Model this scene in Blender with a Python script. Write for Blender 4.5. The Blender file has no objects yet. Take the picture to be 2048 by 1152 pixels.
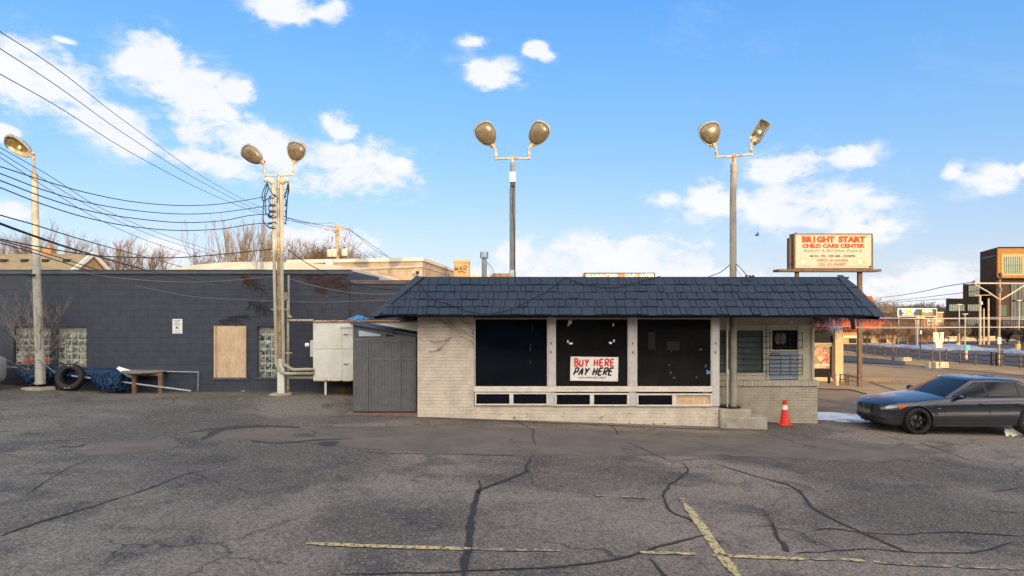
import bpy, bmesh, math, random
from mathutils import Vector, Matrix, noise as mnoise
R = math.radians
S = bpy.context.scene
COL = S.collection
H = 3.02            # eye height of the camera
F = 1365.33         # focal length expressed for a 2048 wide frame
HZ = 612.0          # horizon row

# ------------------------------------------------------------------ camera
cam = bpy.data.objects.new('camera', bpy.data.cameras.new('camera'))
COL.objects.link(cam); S.camera = cam
cam.location = (0, 0, H); cam.rotation_euler = (R(90), 0, 0)
cam.data.lens = 24; cam.data.sensor_width = 36
cam.data.shift_y = (HZ-576)/2048
cam.data.clip_start = 0.1; cam.data.clip_end = 3000
S.render.resolution_x = 1024; S.render.resolution_y = 576
S.view_settings.view_transform = 'Standard'; S.view_settings.look = 'None'
S.view_settings.exposure = 0.7; S.view_settings.gamma = 1

# ------------------------------------------------------------------ sun
SUN_AZ = R(25)      # light travels towards +Y turned to -X by this angle
SUN_EL = R(10)
SUN_STRENGTH = 3.2
SKY_STRENGTH = 0.13
sl = bpy.data.lights.new('sun', 'SUN'); so = bpy.data.objects.new('sun', sl); COL.objects.link(so)
sl.energy = SUN_STRENGTH; sl.angle = R(0.5); sl.color = (1.0, 0.69, 0.36)
ldir = Vector((-math.sin(SUN_AZ)*math.cos(SUN_EL), math.cos(SUN_AZ)*math.cos(SUN_EL), -math.sin(SUN_EL)))
so.rotation_euler = ldir.to_track_quat('-Z', 'Y').to_euler()
so.location = (20, -30, 30)

# ------------------------------------------------------------------ world
W = bpy.data.worlds.new('World'); S.world = W; W.use_nodes = True
nt = W.node_tree; nt.nodes.clear()
class NB:
    def __init__(s, nt): s.nt = nt
    def n(s, t, **k):
        nd = s.nt.nodes.new(t)
        for a, b in k.items(): setattr(nd, a, b)
        return nd
    def l(s, a, b): s.nt.links.new(a, b)
    def v(s, sock, val):
        if hasattr(val, 'links') or isinstance(val, bpy.types.NodeSocket): s.l(val, sock)
        else: sock.default_value = val
    def math(s, op, a, b=0.0, c=None, clamp=False):
        nd = s.n('ShaderNodeMath', operation=op, use_clamp=clamp)
        s.v(nd.inputs[0], a); s.v(nd.inputs[1], b)
        if c is not None: s.v(nd.inputs[2], c)
        return nd.outputs[0]
    def ramp(s, f, stops, interp='LINEAR'):
        nd = s.n('ShaderNodeValToRGB'); nd.color_ramp.interpolation = interp
        e = nd.color_ramp.elements
        while len(e) > 1: e.remove(e[-1])
        e[0].position = stops[0][0]; e[0].color = tuple(stops[0][1])+(1,) if len(stops[0][1]) == 3 else stops[0][1]
        for p, c in stops[1:]:
            q = e.new(p); q.color = tuple(c)+(1,) if len(c) == 3 else c
        s.l(f, nd.inputs[0]); return nd.outputs[0]
    def mix(s, f, a, b, blend='MIX'):
        nd = s.n('ShaderNodeMix', data_type='RGBA', blend_type=blend)
        s.v(nd.inputs[0], f)
        for sock, val in ((nd.inputs[6], a), (nd.inputs[7], b)):
            if isinstance(val, bpy.types.NodeSocket): s.l(val, sock)
            else: sock.default_value = tuple(val)+(1,) if len(val) == 3 else val
        return nd.outputs[2]
    def noise(s, vec, scale, detail=4, rough=0.55, dist=0.0, col=False):
        nd = s.n('ShaderNodeTexNoise'); nd.inputs['Scale'].default_value = scale
        nd.inputs['Detail'].default_value = detail; nd.inputs['Roughness'].default_value = rough
        nd.inputs['Distortion'].default_value = dist
        if vec is not None: s.l(vec, nd.inputs['Vector'])
        return nd.outputs['Color'] if col else nd.outputs['Fac']
    def smooth(s, x, a, b):
        nd = s.n('ShaderNodeMapRange', interpolation_type='SMOOTHSTEP')
        s.l(x, nd.inputs[0]); nd.inputs[1].default_value = a; nd.inputs[2].default_value = b
        return nd.outputs[0]
b = NB(nt)
tc = b.n('ShaderNodeTexCoord')
sky = b.n('ShaderNodeTexSky', sky_type='NISHITA'); sky.sun_disc = False
sky.sun_elevation = SUN_EL; sky.sun_rotation = math.atan2(-ldir.x, -ldir.y)
sky.altitude = 250; sky.air_density = 1.0; sky.dust_density = 0.7; sky.ozone_density = 2.2
sep = b.n('ShaderNodeSeparateXYZ'); b.l(tc.outputs['Generated'], sep.inputs[0])
az = b.math('ARCTAN2', sep.outputs[0], sep.outputs[1])
el = b.math('ARCSINE', sep.outputs[2])
# cumulus clouds, each set at its own bearing and height in the sky
CL = [(95,170,115,70,22),(190,235,125,52,25),(40,150,60,48,0),(330,150,105,60,8),(400,225,125,58,30),(520,290,120,44,24),(475,185,40,26,0),
 (700,338,118,52,0),(672,252,42,25,15),(775,330,55,26,10),(570,8,85,30,0),(658,20,36,20,-10),(975,142,58,26,8),(945,85,28,13,0),(1075,100,24,14,15),(1098,116,18,11,0),
 (1570,332,90,32,0),(1640,405,120,52,5),(1560,420,115,45,0),(1435,405,85,38,0),(1325,400,48,15,0),(1700,318,62,24,-3),(1720,472,85,24,-5),
 (1962,362,60,30,-5),(1905,345,26,18,-30),(1215,530,190,52,0),(1150,505,80,30,-8),(1300,500,55,28,8),(1035,505,50,26,-25),(1895,560,95,44,0),(1790,600,190,44,0),
 (30,420,55,18,0),(8,266,28,16,0),(320,505,75,30,5),(640,482,100,28,0),(440,330,90,22,10),(2060,338,20,16,0),(1380,560,170,30,0),(960,560,110,24,0),(2000,590,120,40,0),(130,80,28,6,5)]
field = None
for (px, py, rx, ry, ang) in CL:
    u = (px-1024)/F; v = (HZ-py)/F
    a0 = math.atan(u); e0 = math.atan(v/math.sqrt(1+u*u)); c = math.cos(a0)
    ra = rx/F*c*c*1.10; re = ry/F*c*1.10; th = -R(ang)
    da = b.math('SUBTRACT', az, a0); de = b.math('SUBTRACT', el, e0)
    p = b.math('MULTIPLY_ADD', da, math.cos(th)/ra, b.math('MULTIPLY', de, math.sin(th)/ra))
    q = b.math('MULTIPLY_ADD', da, -math.sin(th)/re, b.math('MULTIPLY', de, math.cos(th)/re))
    d = b.math('MULTIPLY_ADD', p, p, b.math('MULTIPLY', q, q))
    g = b.math('SUBTRACT', 1.0, d)
    field = g if field is None else b.math('SMOOTH_MAX', field, g, 0.18)
cv = b.n('ShaderNodeCombineXYZ'); b.l(az, cv.inputs[0]); b.l(b.math('MULTIPLY', el, 1.7), cv.inputs[1])
n1 = b.noise(cv.outputs[0], 13, 9, 0.60, 0.25)
n2 = b.noise(cv.outputs[0], 3.0, 6, 0.55, 0.3)
n1b = b.noise(cv.outputs[0], 42, 6, 0.62, 0.2)
field = b.math('MULTIPLY_ADD', b.math('SUBTRACT', n1, 0.5), 4.4, field)
field = b.math('MULTIPLY_ADD', b.math('SUBTRACT', n1b, 0.5), 2.0, field)
mask = b.smooth(field, -0.34, 0.88)
mask = b.math('MAXIMUM', mask, b.math('MULTIPLY', b.smooth(field, -1.3, 0.4), b.math('MULTIPLY', b.smooth(b.noise(cv.outputs[0], 16, 7, 0.65, 0.4), 0.42, 0.66), 0.42)))
# other clouds of the sky, outside the view
wide = b.smooth(n2, 0.50, 0.68)
behind = b.smooth(sep.outputs[1], 0.45, 0.05)
mask = b.math('MAXIMUM', b.math('MULTIPLY', mask, 0.97), b.math('MULTIPLY', b.math('MULTIPLY', wide, behind), 0.8))
wisp = b.math('MULTIPLY', b.smooth(b.noise(cv.outputs[0], 5.0, 8, 0.7, 0.6), 0.52, 0.78), 0.09)
mask = b.math('MAXIMUM', mask, wisp)
skyc = b.n('ShaderNodeVectorMath', operation='SCALE'); b.l(sky.outputs[0], skyc.inputs[0]); skyc.inputs['Scale'].default_value = 1.0
hs = b.n('ShaderNodeHueSaturation'); b.l(skyc.outputs[0], hs.inputs['Color']); hs.inputs['Saturation'].default_value = 1.0
grade = b.ramp(b.math('MULTIPLY', el, 2.2), [(0.0,(1.08,.84,.98)),(.25,(.97,.85,1.04)),(.45,(.76,.88,1.12)),(.95,(.68,1.02,1.42))])
SKYCOL = b.mix(1.0, hs.outputs[0], grade, 'MULTIPLY')
even = b.ramp(b.math('MULTIPLY', el, 2.2), [(0.0,(.34,.40,.47)),(.12,(.30,.385,.48)),(.31,(.22,.345,.485)),(.56,(.135,.288,.49)),(.90,(.072,.215,.475))])
ev = b.n('ShaderNodeVectorMath', operation='SCALE'); b.l(even, ev.inputs[0]); ev.inputs['Scale'].default_value = 10.0
SKYCOL = b.mix(.62, SKYCOL, ev.outputs[0])
tone = b.math('MULTIPLY_ADD', b.math('SUBTRACT', b.noise(cv.outputs[0], 7, 5, 0.5), 0.5), 0.5, 0.5)
cc = b.mix(tone, (3.7, 3.95, 4.6), (5.4, 5.3, 5.25))
out = b.mix(mask, SKYCOL, cc)
# bright cloud out of view behind the camera, added to lift ambient light
fill_cloud = b.math('MULTIPLY', b.smooth(sep.outputs[1], 0.10, -0.35), b.smooth(n2, 0.30, 0.62))
out = b.mix(fill_cloud, out, (22.0, 19.6, 16.8))
bg = b.n('ShaderNodeBackground'); b.l(out, bg.inputs[0]); bg.inputs[1].default_value = SKY_STRENGTH
wo = b.n('ShaderNodeOutputWorld'); b.l(bg.outputs[0], wo.inputs[0])

# ------------------------------------------------------------------ helpers
def X(px, Y): return (px-1024)*Y/F
def Z(py, Y): return H-(py-HZ)*Y/F
def P(px, py, Y): return Vector((X(px, Y), Y, Z(py, Y)))
def softplus(t, k=1.0): return (t+math.sqrt(t*t+4*k*k))/2
def hz(x, y):
    xc = 14-softplus(14-x, .6); xc = -17+softplus(xc+17, .6)
    rise = 0
    if x < -3 and y > 17.2:
        K = [(-3,0),(-4.2,.13),(-5.4,.16),(-9.1,.04),(-11.3,-.03),(-14.6,.05),(-30,.05)]
        for (a, va), (c, vc) in zip(K, K[1:]):
            if c <= x <= a: rise = va+(vc-va)*(a-x)/(a-c)
        rise *= max(0, min(1, (y-17.2)/1.9))
    t = softplus(y-21, 1.0); t = 66-softplus(66-t, 3)
    return .19-.0334*xc-.045*t+rise
def gp(px, py):
    Y = 18.0
    for _ in range(60):
        z = hz(X(px, Y), Y); Y = .5*Y+.5*min(400, (H-z)*F/(py-HZ))
    return Vector((X(px, Y), Y, hz(X(px, Y), Y)))

class MB:
    def __init__(s): s.v = []; s.f = []
    def add(s, vs, fs):
        o = len(s.v); s.v += [Vector(a) for a in vs]; s.f += [tuple(i+o for i in f) for f in fs]; return s
    def box(s, x0, x1, y0, y1, z0, z1):
        return s.add([(x0,y0,z0),(x1,y0,z0),(x1,y1,z0),(x0,y1,z0),(x0,y0,z1),(x1,y0,z1),(x1,y1,z1),(x0,y1,z1)],
                     [(0,3,2,1),(4,5,6,7),(0,1,5,4),(1,2,6,5),(2,3,7,6),(3,0,4,7)])
    def obox(s, c, ux, uy, uz, a, bb, cc_):
        c = Vector(c); ux, uy, uz = Vector(ux).normalized()*a/2, Vector(uy).normalized()*bb/2, Vector(uz).normalized()*cc_/2
        vs = [c+i*ux+j*uy+k*uz for k in (-1,1) for (i,j) in ((-1,-1),(1,-1),(1,1),(-1,1))]
        return s.add(vs, [(0,3,2,1),(4,5,6,7),(0,1,5,4),(1,2,6,5),(2,3,7,6),(3,0,4,7)])
    def bar(s, p, q, w, d, up=(0,0,1)):
        p, q = Vector(p), Vector(q); t = (q-p); u = Vector(up)
        if abs(t.normalized().dot(u)) > .95: u = Vector((0,1,0))
        sd = t.cross(u).normalized(); u2 = sd.cross(t).normalized()
        return s.obox((p+q)/2, t, sd, u2, t.length, w, d)
    def poly(s, pts): return s.add(pts, [tuple(range(len(pts)))])
    def prism(s, pts, y0, y1):      # xz outline pushed along y
        n = len(pts); vs = [(x, y0, z) for x, z in pts]+[(x, y1, z) for x, z in pts]
        return s.add(vs, [tuple(range(n)), tuple(range(2*n-1, n-1, -1))]+[(i, i+n, (i+1) % n+n, (i+1) % n) for i in range(n)])
    def prismz(s, pts, z0, z1):
        n = len(pts); vs = [(x, y, z0) for x, y in pts]+[(x, y, z1) for x, y in pts]
        return s.add(vs, [tuple(range(n-1, -1, -1)), tuple(range(n, 2*n))]+[(i, (i+1) % n, (i+1) % n+n, i+n) for i in range(n)])
    def tube(s, pts, r, n=6, caps=True):
        pts = [Vector(p) for p in pts]; m = len(pts)
        rs = r if isinstance(r, (list, tuple)) else [r]*m
        o = len(s.v); ref = None
        for i, p in enumerate(pts):
            t = (pts[min(i+1, m-1)]-pts[max(i-1, 0)])
            t = t.normalized() if t.length > 1e-9 else Vector((0,0,1))
            if ref is None: ref = Vector((0,0,1)) if abs(t.z) < .9 else Vector((1,0,0))
            a = ref-t*ref.dot(t)
            if a.length < 1e-4: a = t.orthogonal()
            a.normalize(); ref = a; bb = t.cross(a)
            for k in range(n):
                th = 2*math.pi*k/n; s.v.append(p+(a*math.cos(th)+bb*math.sin(th))*rs[i])
        for i in range(m-1):
            for k in range(n):
                k2 = (k+1) % n; s.f.append((o+i*n+k, o+i*n+k2, o+(i+1)*n+k2, o+(i+1)*n+k))
        if caps:
            s.f.append(tuple(o+k for k in range(n-1, -1, -1))); s.f.append(tuple(o+(m-1)*n+k for k in range(n)))
        return s
    def lathe(s, prof, c, axis=(0,0,1), n=24, closed=False):    # prof: (radius, height along axis)
        c = Vector(c); ax = Vector(axis).normalized(); a = ax.orthogonal().normalized(); bb = ax.cross(a); o = len(s.v)
        for r, h in prof:
            for k in range(n):
                th = 2*math.pi*k/n; s.v.append(c+ax*h+(a*math.cos(th)+bb*math.sin(th))*r)
        m = len(prof)
        for i in range(m-1 if not closed else m):
            i2 = (i+1) % m
            for k in range(n):
                k2 = (k+1) % n; s.f.append((o+i*n+k, o+i*n+k2, o+i2*n+k2, o+i2*n+k))
        if not closed:
            if prof[0][0] > .002: s.f.append(tuple(o+k for k in range(n-1, -1, -1)))
            if prof[-1][0] > .002 and len(prof) > 2: s.f.append(tuple(o+(m-1)*n+k for k in range(n)))
        return s
    def ball(s, c, rx, ry, rz, n=10, m=7, jit=0, rnd=None):
        c = Vector(c); prof = []; o = len(s.v)
        for i in range(m+1):
            ph = math.pi*i/m
            for k in range(n):
                th = 2*math.pi*k/n; j = 1+(rnd.uniform(-jit, jit) if rnd else 0)
                s.v.append(c+Vector((rx*math.sin(ph)*math.cos(th)*j, ry*math.sin(ph)*math.sin(th)*j, rz*math.cos(ph)*j)))
        for i in range(m):
            for k in range(n):
                k2 = (k+1) % n; s.f.append((o+i*n+k, o+i*n+k2, o+(i+1)*n+k2, o+(i+1)*n+k))
        return s
    def grid(s, fn, nu, nv):
        o = len(s.v)
        for j in range(nv+1):
            for i in range(nu+1): s.v.append(Vector(fn(i/nu, j/nv)))
        for j in range(nv):
            for i in range(nu):
                a = o+j*(nu+1)+i; s.f.append((a, a+1, a+nu+2, a+nu+1))
        return s
    def islands(s):
        par = list(range(len(s.v)))
        def find(a):
            while par[a] != a: par[a] = par[par[a]]; a = par[a]
            return a
        for f in s.f:
            for k in f[1:]: par[find(k)] = find(f[0])
        out = {}
        for f in s.f: out.setdefault(find(f[0]), []).append(f)
        res = []
        for fs in out.values():
            ids = sorted({i for f in fs for i in f}); mp = {a: k for k, a in enumerate(ids)}
            m = MB(); m.v = [s.v[i] for i in ids]; m.f = [tuple(mp[i] for i in f) for f in fs]; res.append(m)
        return res
    def split(s, name, mat, parent=None, **k):
        return [m.build(name, mat, parent, **k) for m in s.islands()]
    def build(s, name, mat, parent=None, smooth=False, bevel=0, weld=False, normals=True, label=None, kind=None):
        off = rootloc(parent)
        me = bpy.data.meshes.new(name)
        me.from_pydata([v-off for v in s.v], [], s.f); me.validate()
        if normals or weld:
            bm = bmesh.new(); bm.from_mesh(me)
            if weld: bmesh.ops.remove_doubles(bm, verts=bm.verts, dist=1e-5)
            if normals: bmesh.ops.recalc_face_normals(bm, faces=bm.faces)
            bm.to_mesh(me); bm.free()
        if mat is not None: me.materials.append(mat)
        o = bpy.data.objects.new(name, me); COL.objects.link(o)
        if parent is not None: o.parent = parent
        if smooth:
            for p in me.polygons: p.use_smooth = True
            if smooth != 'all':
                try: me.set_sharp_from_angle(angle=R(40))
                except Exception: pass
        if bevel:
            md = o.modifiers.new('bevel', 'BEVEL'); md.width = bevel; md.segments = 2; md.limit_method = 'ANGLE'
        if label: o['label'] = label
        if kind: o['kind'] = kind
        return o
def rootloc(p):
    if p is None: return Vector((0,0,0))
    while p.parent is not None: p = p.parent
    return Vector(p.location)
def thing(name, label, cat, loc=(0,0,0), group=None):
    o = bpy.data.objects.new(name, None); COL.objects.link(o); o.location = loc
    o.empty_display_size = .2
    o['label'] = label; o['category'] = cat
    if group: o['group'] = group
    return o
def tag(o, label, cat, group=None):
    o['label'] = label; o['category'] = cat
    if group: o['group'] = group
    return o
def copy_tree(o, parent=None):
    c = o.copy(); COL.objects.link(c); c.parent = parent
    for ch in list(o.children): copy_tree(ch, c)
    return c
def origin_to(o, loc):      # move a one mesh thing's origin to its base
    loc = Vector(loc)
    o.data.transform(Matrix.Translation(-loc)); o.location = loc
    return o
def smoothpath(pts, n=8):
    pts = [Vector(p) for p in pts]; out = []
    for i in range(len(pts)-1):
        p0 = pts[max(i-1, 0)]; p1 = pts[i]; p2 = pts[i+1]; p3 = pts[min(i+2, len(pts)-1)]
        for k in range(n):
            t = k/n
            out.append(.5*((2*p1)+(p2-p0)*t+(2*p0-5*p1+4*p2-p3)*t*t+(3*p1-p0-3*p2+p3)*t**3))
    out.append(pts[-1]); return out
def text_mb(body, x0, x1, z0, z1, y, bold=0.0, shear=0.0, spacing=1.0):
    cu = bpy.data.curves.new('t', 'FONT'); cu.body = body; cu.size = 1; cu.offset = bold; cu.shear = shear; cu.space_character = spacing
    cu.resolution_u = 3
    to = bpy.data.objects.new('t', cu); COL.objects.link(to)
    dg = bpy.context.evaluated_depsgraph_get(); me = bpy.data.meshes.new_from_object(to.evaluated_get(dg))
    vs = [v.co.copy() for v in me.vertices]; fs = [tuple(p.vertices) for p in me.polygons]
    bpy.data.objects.remove(to); bpy.data.curves.remove(cu); bpy.data.meshes.remove(me)
    ax = min(v.x for v in vs); bx = max(v.x for v in vs); ay = min(v.y for v in vs); by = max(v.y for v in vs)
    mb = MB()
    mb.add([(x0+(v.x-ax)/(bx-ax)*(x1-x0), y, z0+(v.y-ay)/(by-ay)*(z1-z0)) for v in vs], fs)
    return mb
STROKES = {  # brush strokes per letter on a unit cell
 'B': [[(.02,.78),(.3,1.0)],[(.25,1),(.22,0)],[(.2,1),(.6,1.02),(.85,.88),(.8,.66),(.3,.52)],[(.3,.52),(.8,.5),(1,.3),(.85,.08),(.5,-.03),(.2,.03)]],
 'U': [[(.08,1),(.05,.4),(.2,.05),(.5,0),(.75,.1),(.85,.5),(.85,1)]],
 'Y': [[(.02,1),(.25,.75),(.48,.5)],[(1,1),(.7,.7),(.45,.4),(.42,0)]],
 'H': [[(.1,1),(.08,0)],[(.88,1),(.84,0)],[(.08,.48),(.86,.52)]],
 'E': [[(.12,.98),(.08,.5),(.12,.0)],[(.05,.98),(.95,1.02)],[(.1,.5),(.8,.54)],[(.1,.0),(.95,.02)]],
 'R': [[(.15,.98),(.1,0)],[(.0,.95),(.5,1.03),(.9,.9),(.85,.62),(.45,.46),(.15,.46)],[(.4,.46),(.95,0)]],
 'P': [[(.2,.95),(.1,0)],[(0,.9),(.5,1.04),(.95,.88),(.85,.55),(.5,.42),(.18,.42)]],
 'A': [[(.0,0),(.35,.6),(.6,1)],[(.55,1),(.78,.5),(.85,0)],[(.2,.33),(.8,.36)]],
 'W': [[(0,1),(.15,0),(.45,.6),(.7,0),(1,1)]],
 'S': [[(.9,.85),(.5,1),(.1,.8),(.2,.55),(.8,.45),(.9,.2),(.5,0),(.05,.12)]],
}
def strokes_mb(word, x0, x1, z0, z1, y, w, slant=0.0, gap=.35, scales=None):
    mb = MB(); n = sum(.6 if c == ' ' else 1 for c in word); tot = n+gap*(len(word)-1)
    u = (x1-x0)/tot; cx = x0; hh = z1-z0; lay = 0
    for i, c in enumerate(word):
        if c == ' ': cx += u*(.6+gap); continue
        sc = scales[i] if scales else 1.0
        for st in STROKES[c]:
            pts = [Vector((cx+p[0]*u+slant*p[1]*hh, 0, z0+p[1]*hh*sc)) for p in st]
            if len(pts) > 2: pts = smoothpath(pts, 5)
            else: pts = [pts[0].lerp(pts[1], k/4) for k in range(5)]
            yy = y-lay*.0004; lay = (lay+1) % 8
            L = []; Rr = []
            for k, p in enumerate(pts):
                t = (pts[min(k+1, len(pts)-1)]-pts[max(k-1, 0)]).normalized(); nn = Vector((-t.z, 0, t.x))
                ww = w*.5*(1-.25*abs(2*k/(len(pts)-1)-1)**3)
                L.append(Vector((p.x+nn.x*ww, yy, p.z+nn.z*ww))); Rr.append(Vector((p.x-nn.x*ww, yy, p.z-nn.z*ww)))
            m = len(L); mb.add(L+Rr, [(k, k+1, m+k+1, m+k) for k in range(m-1)])
        cx += u*(1+gap)
    return mb

# ------------------------------------------------------------------ materials
def newmat(name):
    m = bpy.data.materials.new(name); m.use_nodes = True; m.node_tree.nodes.clear(); nb = NB(m.node_tree)
    o = nb.n('ShaderNodeOutputMaterial'); p = nb.n('ShaderNodeBsdfPrincipled'); nb.l(p.outputs[0], o.inputs[0])
    t = nb.n('ShaderNodeTexCoord'); return m, nb, p, t.outputs['Object']
def bumpn(nb, p, h, strength=.4, dist=.01):
    bn = nb.n('ShaderNodeBump'); bn.inputs['Strength'].default_value = strength; bn.inputs['Distance'].default_value = dist
    nb.l(h, bn.inputs['Height']); nb.l(bn.outputs[0], p.inputs['Normal'])
def mul(c, k): return tuple(min(1, max(0, a*k)) for a in c)
def M(name, c, c2=None, scale=4, rough=.75, metal=0, bump=.0, bscale=30, c3=None, t3=.68, s3=7, spec=.3, lo=.35, hi=.65, coat=0):
    m, nb, p, v = newmat(name)
    c2 = c2 or mul(c, .78)
    f = nb.noise(v, scale, 6, .6); col = nb.mix(nb.smooth(f, lo, hi), c, c2)
    if c3:
        g = nb.noise(v, s3, 8, .65, .4); col = nb.mix(nb.smooth(g, t3-.03, t3+.03), col, c3)
    nb.l(col, p.inputs['Base Color']); p.inputs['Roughness'].default_value = rough; p.inputs['Metallic'].default_value = metal
    p.inputs['Specular IOR Level'].default_value = spec
    if coat: p.inputs['Coat Weight'].default_value = coat; p.inputs['Coat Roughness'].default_value = .06
    if bump: bumpn(nb, p, nb.noise(v, bscale, 5, .6), bump)
    return m
def brickmat(name, ca, cb, cm, bw, bh, mortar=.007, bstr=.6, peel=None, peel_t=.62, peel_z=.35, noise_amt=.12, spec=.3, rough=.75, streak=None):
    m, nb, p, v = newmat(name)
    sp = nb.n('ShaderNodeSeparateXYZ'); nb.l(v, sp.inputs[0])
    wob = nb.math('MULTIPLY', nb.math('SUBTRACT', nb.noise(v, 2.5, 3), .5), .012)
    u = nb.math('ADD', sp.outputs[0], sp.outputs[1]); zz = nb.math('ADD', sp.outputs[2], wob)
    cm_ = nb.n('ShaderNodeCombineXYZ'); nb.l(u, cm_.inputs[0]); nb.l(zz, cm_.inputs[1])
    br = nb.n('ShaderNodeTexBrick'); nb.l(cm_.outputs[0], br.inputs['Vector'])
    br.inputs['Scale'].default_value = 1; br.inputs['Brick Width'].default_value = bw; br.inputs['Row Height'].default_value = bh
    br.inputs['Mortar Size'].default_value = mortar; br.inputs['Mortar Smooth'].default_value = .3; br.inputs['Bias'].default_value = 0
    br.inputs['Color1'].default_value = ca+(1,); br.inputs['Color2'].default_value = cb+(1,); br.inputs['Mortar'].default_value = cm+(1,)
    col = br.outputs['Color']
    n = nb.noise(v, 3, 7, .65)
    col = nb.mix(nb.smooth(n, .35, .7), col, nb.mix(1.0, col, (1-noise_amt*2,)*3, 'MULTIPLY'))
    fine = nb.noise(v, 45, 4, .6)
    col = nb.mix(nb.math('MULTIPLY', fine, .25), col, (0.02, 0.02, 0.02))
    if streak:
        mp = nb.n('ShaderNodeMapping'); nb.l(v, mp.inputs[0]); mp.inputs['Scale'].default_value = (6, 6, .5)
        col = nb.mix(nb.math('MULTIPLY', nb.smooth(nb.noise(mp.outputs[0], 1.5, 5), .5, .75), .5), col, streak)
    if peel:
        q = nb.noise(v, 5.5, 8, .68, .6)
        thr = nb.math('MULTIPLY_ADD', sp.outputs[2], peel_z, peel_t)
        k = nb.math('GREATER_THAN', q, thr)
        pc = nb.mix(nb.noise(v, 11, 3), peel, mul(peel, .45))
        col = nb.mix(k, col, pc)
    nb.l(col, p.inputs['Base Color']); p.inputs['Roughness'].default_value = rough; p.inputs['Specular IOR Level'].default_value = spec
    h = nb.math('SUBTRACT', nb.math('MULTIPLY', fine, .25), br.outputs['Fac'])
    bumpn(nb, p, h, bstr, .012)
    return m
def flat(name, c, rough=.6, metal=0, spec=.3, emit=0):
    m, nb, p, v = newmat(name); p.inputs['Base Color'].default_value = tuple(c)+(1,)
    p.inputs['Roughness'].default_value = rough; p.inputs['Metallic'].default_value = metal; p.inputs['Specular IOR Level'].default_value = spec
    if emit: p.inputs['Emission Color'].default_value = tuple(c)+(1,); p.inputs['Emission Strength'].default_value = emit
    return m
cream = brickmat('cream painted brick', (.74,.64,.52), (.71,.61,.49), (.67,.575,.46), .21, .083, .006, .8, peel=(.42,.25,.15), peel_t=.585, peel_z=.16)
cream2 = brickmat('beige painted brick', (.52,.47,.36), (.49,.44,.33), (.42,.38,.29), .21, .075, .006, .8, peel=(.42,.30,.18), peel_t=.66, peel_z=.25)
greyblock = brickmat('grey painted block', (.052,.063,.087), (.047,.058,.081), (.031,.038,.055), .40, .2, .006, .55, noise_amt=.12, spec=.35, rough=.6, streak=(.05,.055,.07))
chimbrick = brickmat('buff chimney brick', (.62,.42,.20), (.52,.34,.15), (.35,.24,.13), .20, .1, .012, .6)
redbrick = brickmat('orange brick', (.42,.20,.08), (.36,.17,.07), (.3,.2,.12), .4, .14, .01, .4)
m_white = M('white frame paint', (.70,.64,.56), (.60,.54,.47), 6, .45, bump=.1, c3=(.42,.36,.30), t3=.70, s3=9)
m_mull = M('grey post paint', (.56,.53,.49), (.48,.45,.41), 5, .5, bump=.1, c3=(.33,.29,.25), t3=.69, s3=10)
m_beige = M('beige trim paint', (.52,.47,.37), (.46,.41,.32), 5, .6, bump=.1)
m_black = flat('black rubber', (.012,.012,.013), .6)
m_ply = None
def plymat(name):
    m, nb, p, v = newmat(name)
    mp = nb.n('ShaderNodeMapping'); nb.l(v, mp.inputs[0]); mp.inputs['Scale'].default_value = (1, 1, .22)
    w = nb.n('ShaderNodeTexNoise'); nb.l(mp.outputs[0], w.inputs['Vector']); w.inputs['Scale'].default_value = 3.2; w.inputs['Detail'].default_value = 3
    rings = nb.math('SINE', nb.math('MULTIPLY', w.outputs['Fac'], 60))
    rings = nb.math('MULTIPLY_ADD', rings, .5, .5)
    col = nb.mix(rings, (.62,.47,.31), (.54,.39,.24))
    kn = nb.n('ShaderNodeTexVoronoi'); nb.l(v, kn.inputs['Vector']); kn.inputs['Scale'].default_value = 2.2
    col = nb.mix(nb.smooth(kn.outputs['Distance'], .15, .05), col, (.22,.10,.05))
    col = nb.mix(nb.math('MULTIPLY', nb.smooth(nb.noise(v, 2.2, 4), .45, .7), .5), col, (.42,.25,.12))
    nb.l(col, p.inputs['Base Color']); p.inputs['Roughness'].default_value = .7
    return m
m_ply = plymat('raw plywood')
def glassmat(name, c, rough=.06, spec=.5, dirt=.0):
    m, nb, p, v = newmat(name)
    n = nb.noise(v, 1.6, 6, .6); col = nb.mix(nb.smooth(n, .4, .75), c, mul(c, 1.9))
    if dirt:
        d = nb.smooth(nb.noise(v, 9, 8, .7, .5), .66, .74); col = nb.mix(nb.math('MULTIPLY', d, dirt), col, (.3,.3,.3))
    nb.l(col, p.inputs['Base Color']); p.inputs['Roughness'].default_value = rough; p.inputs['Specular IOR Level'].default_value = spec
    bumpn(nb, p, nb.noise(v, 1.1, 2), .05, .02)
    return m
g_blk = glassmat('black window glass', (.0015,.003,.006), .07, .4, dirt=.02)
g_brn = glassmat('dark smoked glass', (.007,.0065,.006), .07, .5, dirt=.08)
g_green = glassmat('greenish window glass', (.075,.095,.088), .12, .7)
m_navy = M('navy painted shakes', (.0115,.0225,.042), (.0095,.019,.036), 3, .55, bump=.35, bscale=60, spec=.5)
m_navy_dk = M('navy roof underlay', (.008,.012,.02), rough=.8)
m_concrete = M('weathered concrete', (.36,.33,.27), (.27,.24,.19), 3, .85, bump=.3, bscale=40, c3=(.16,.14,.11), t3=.66)
m_pole = M('flaking cream pole paint', (.33,.30,.24), (.25,.225,.18), 2.5, .6, bump=.15, c3=(.25,.13,.05), t3=.67, s3=9)
m_polegrey = M('grey painted pole', (.24,.24,.22), (.18,.18,.165), 2.5, .55, bump=.12, c3=(.2,.17,.13), t3=.72, s3=8)
m_rust = M('rusty painted steel', (.48,.42,.31), (.30,.16,.08), 9, .75, bump=.3, bscale=40, lo=.48, hi=.62)
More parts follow.
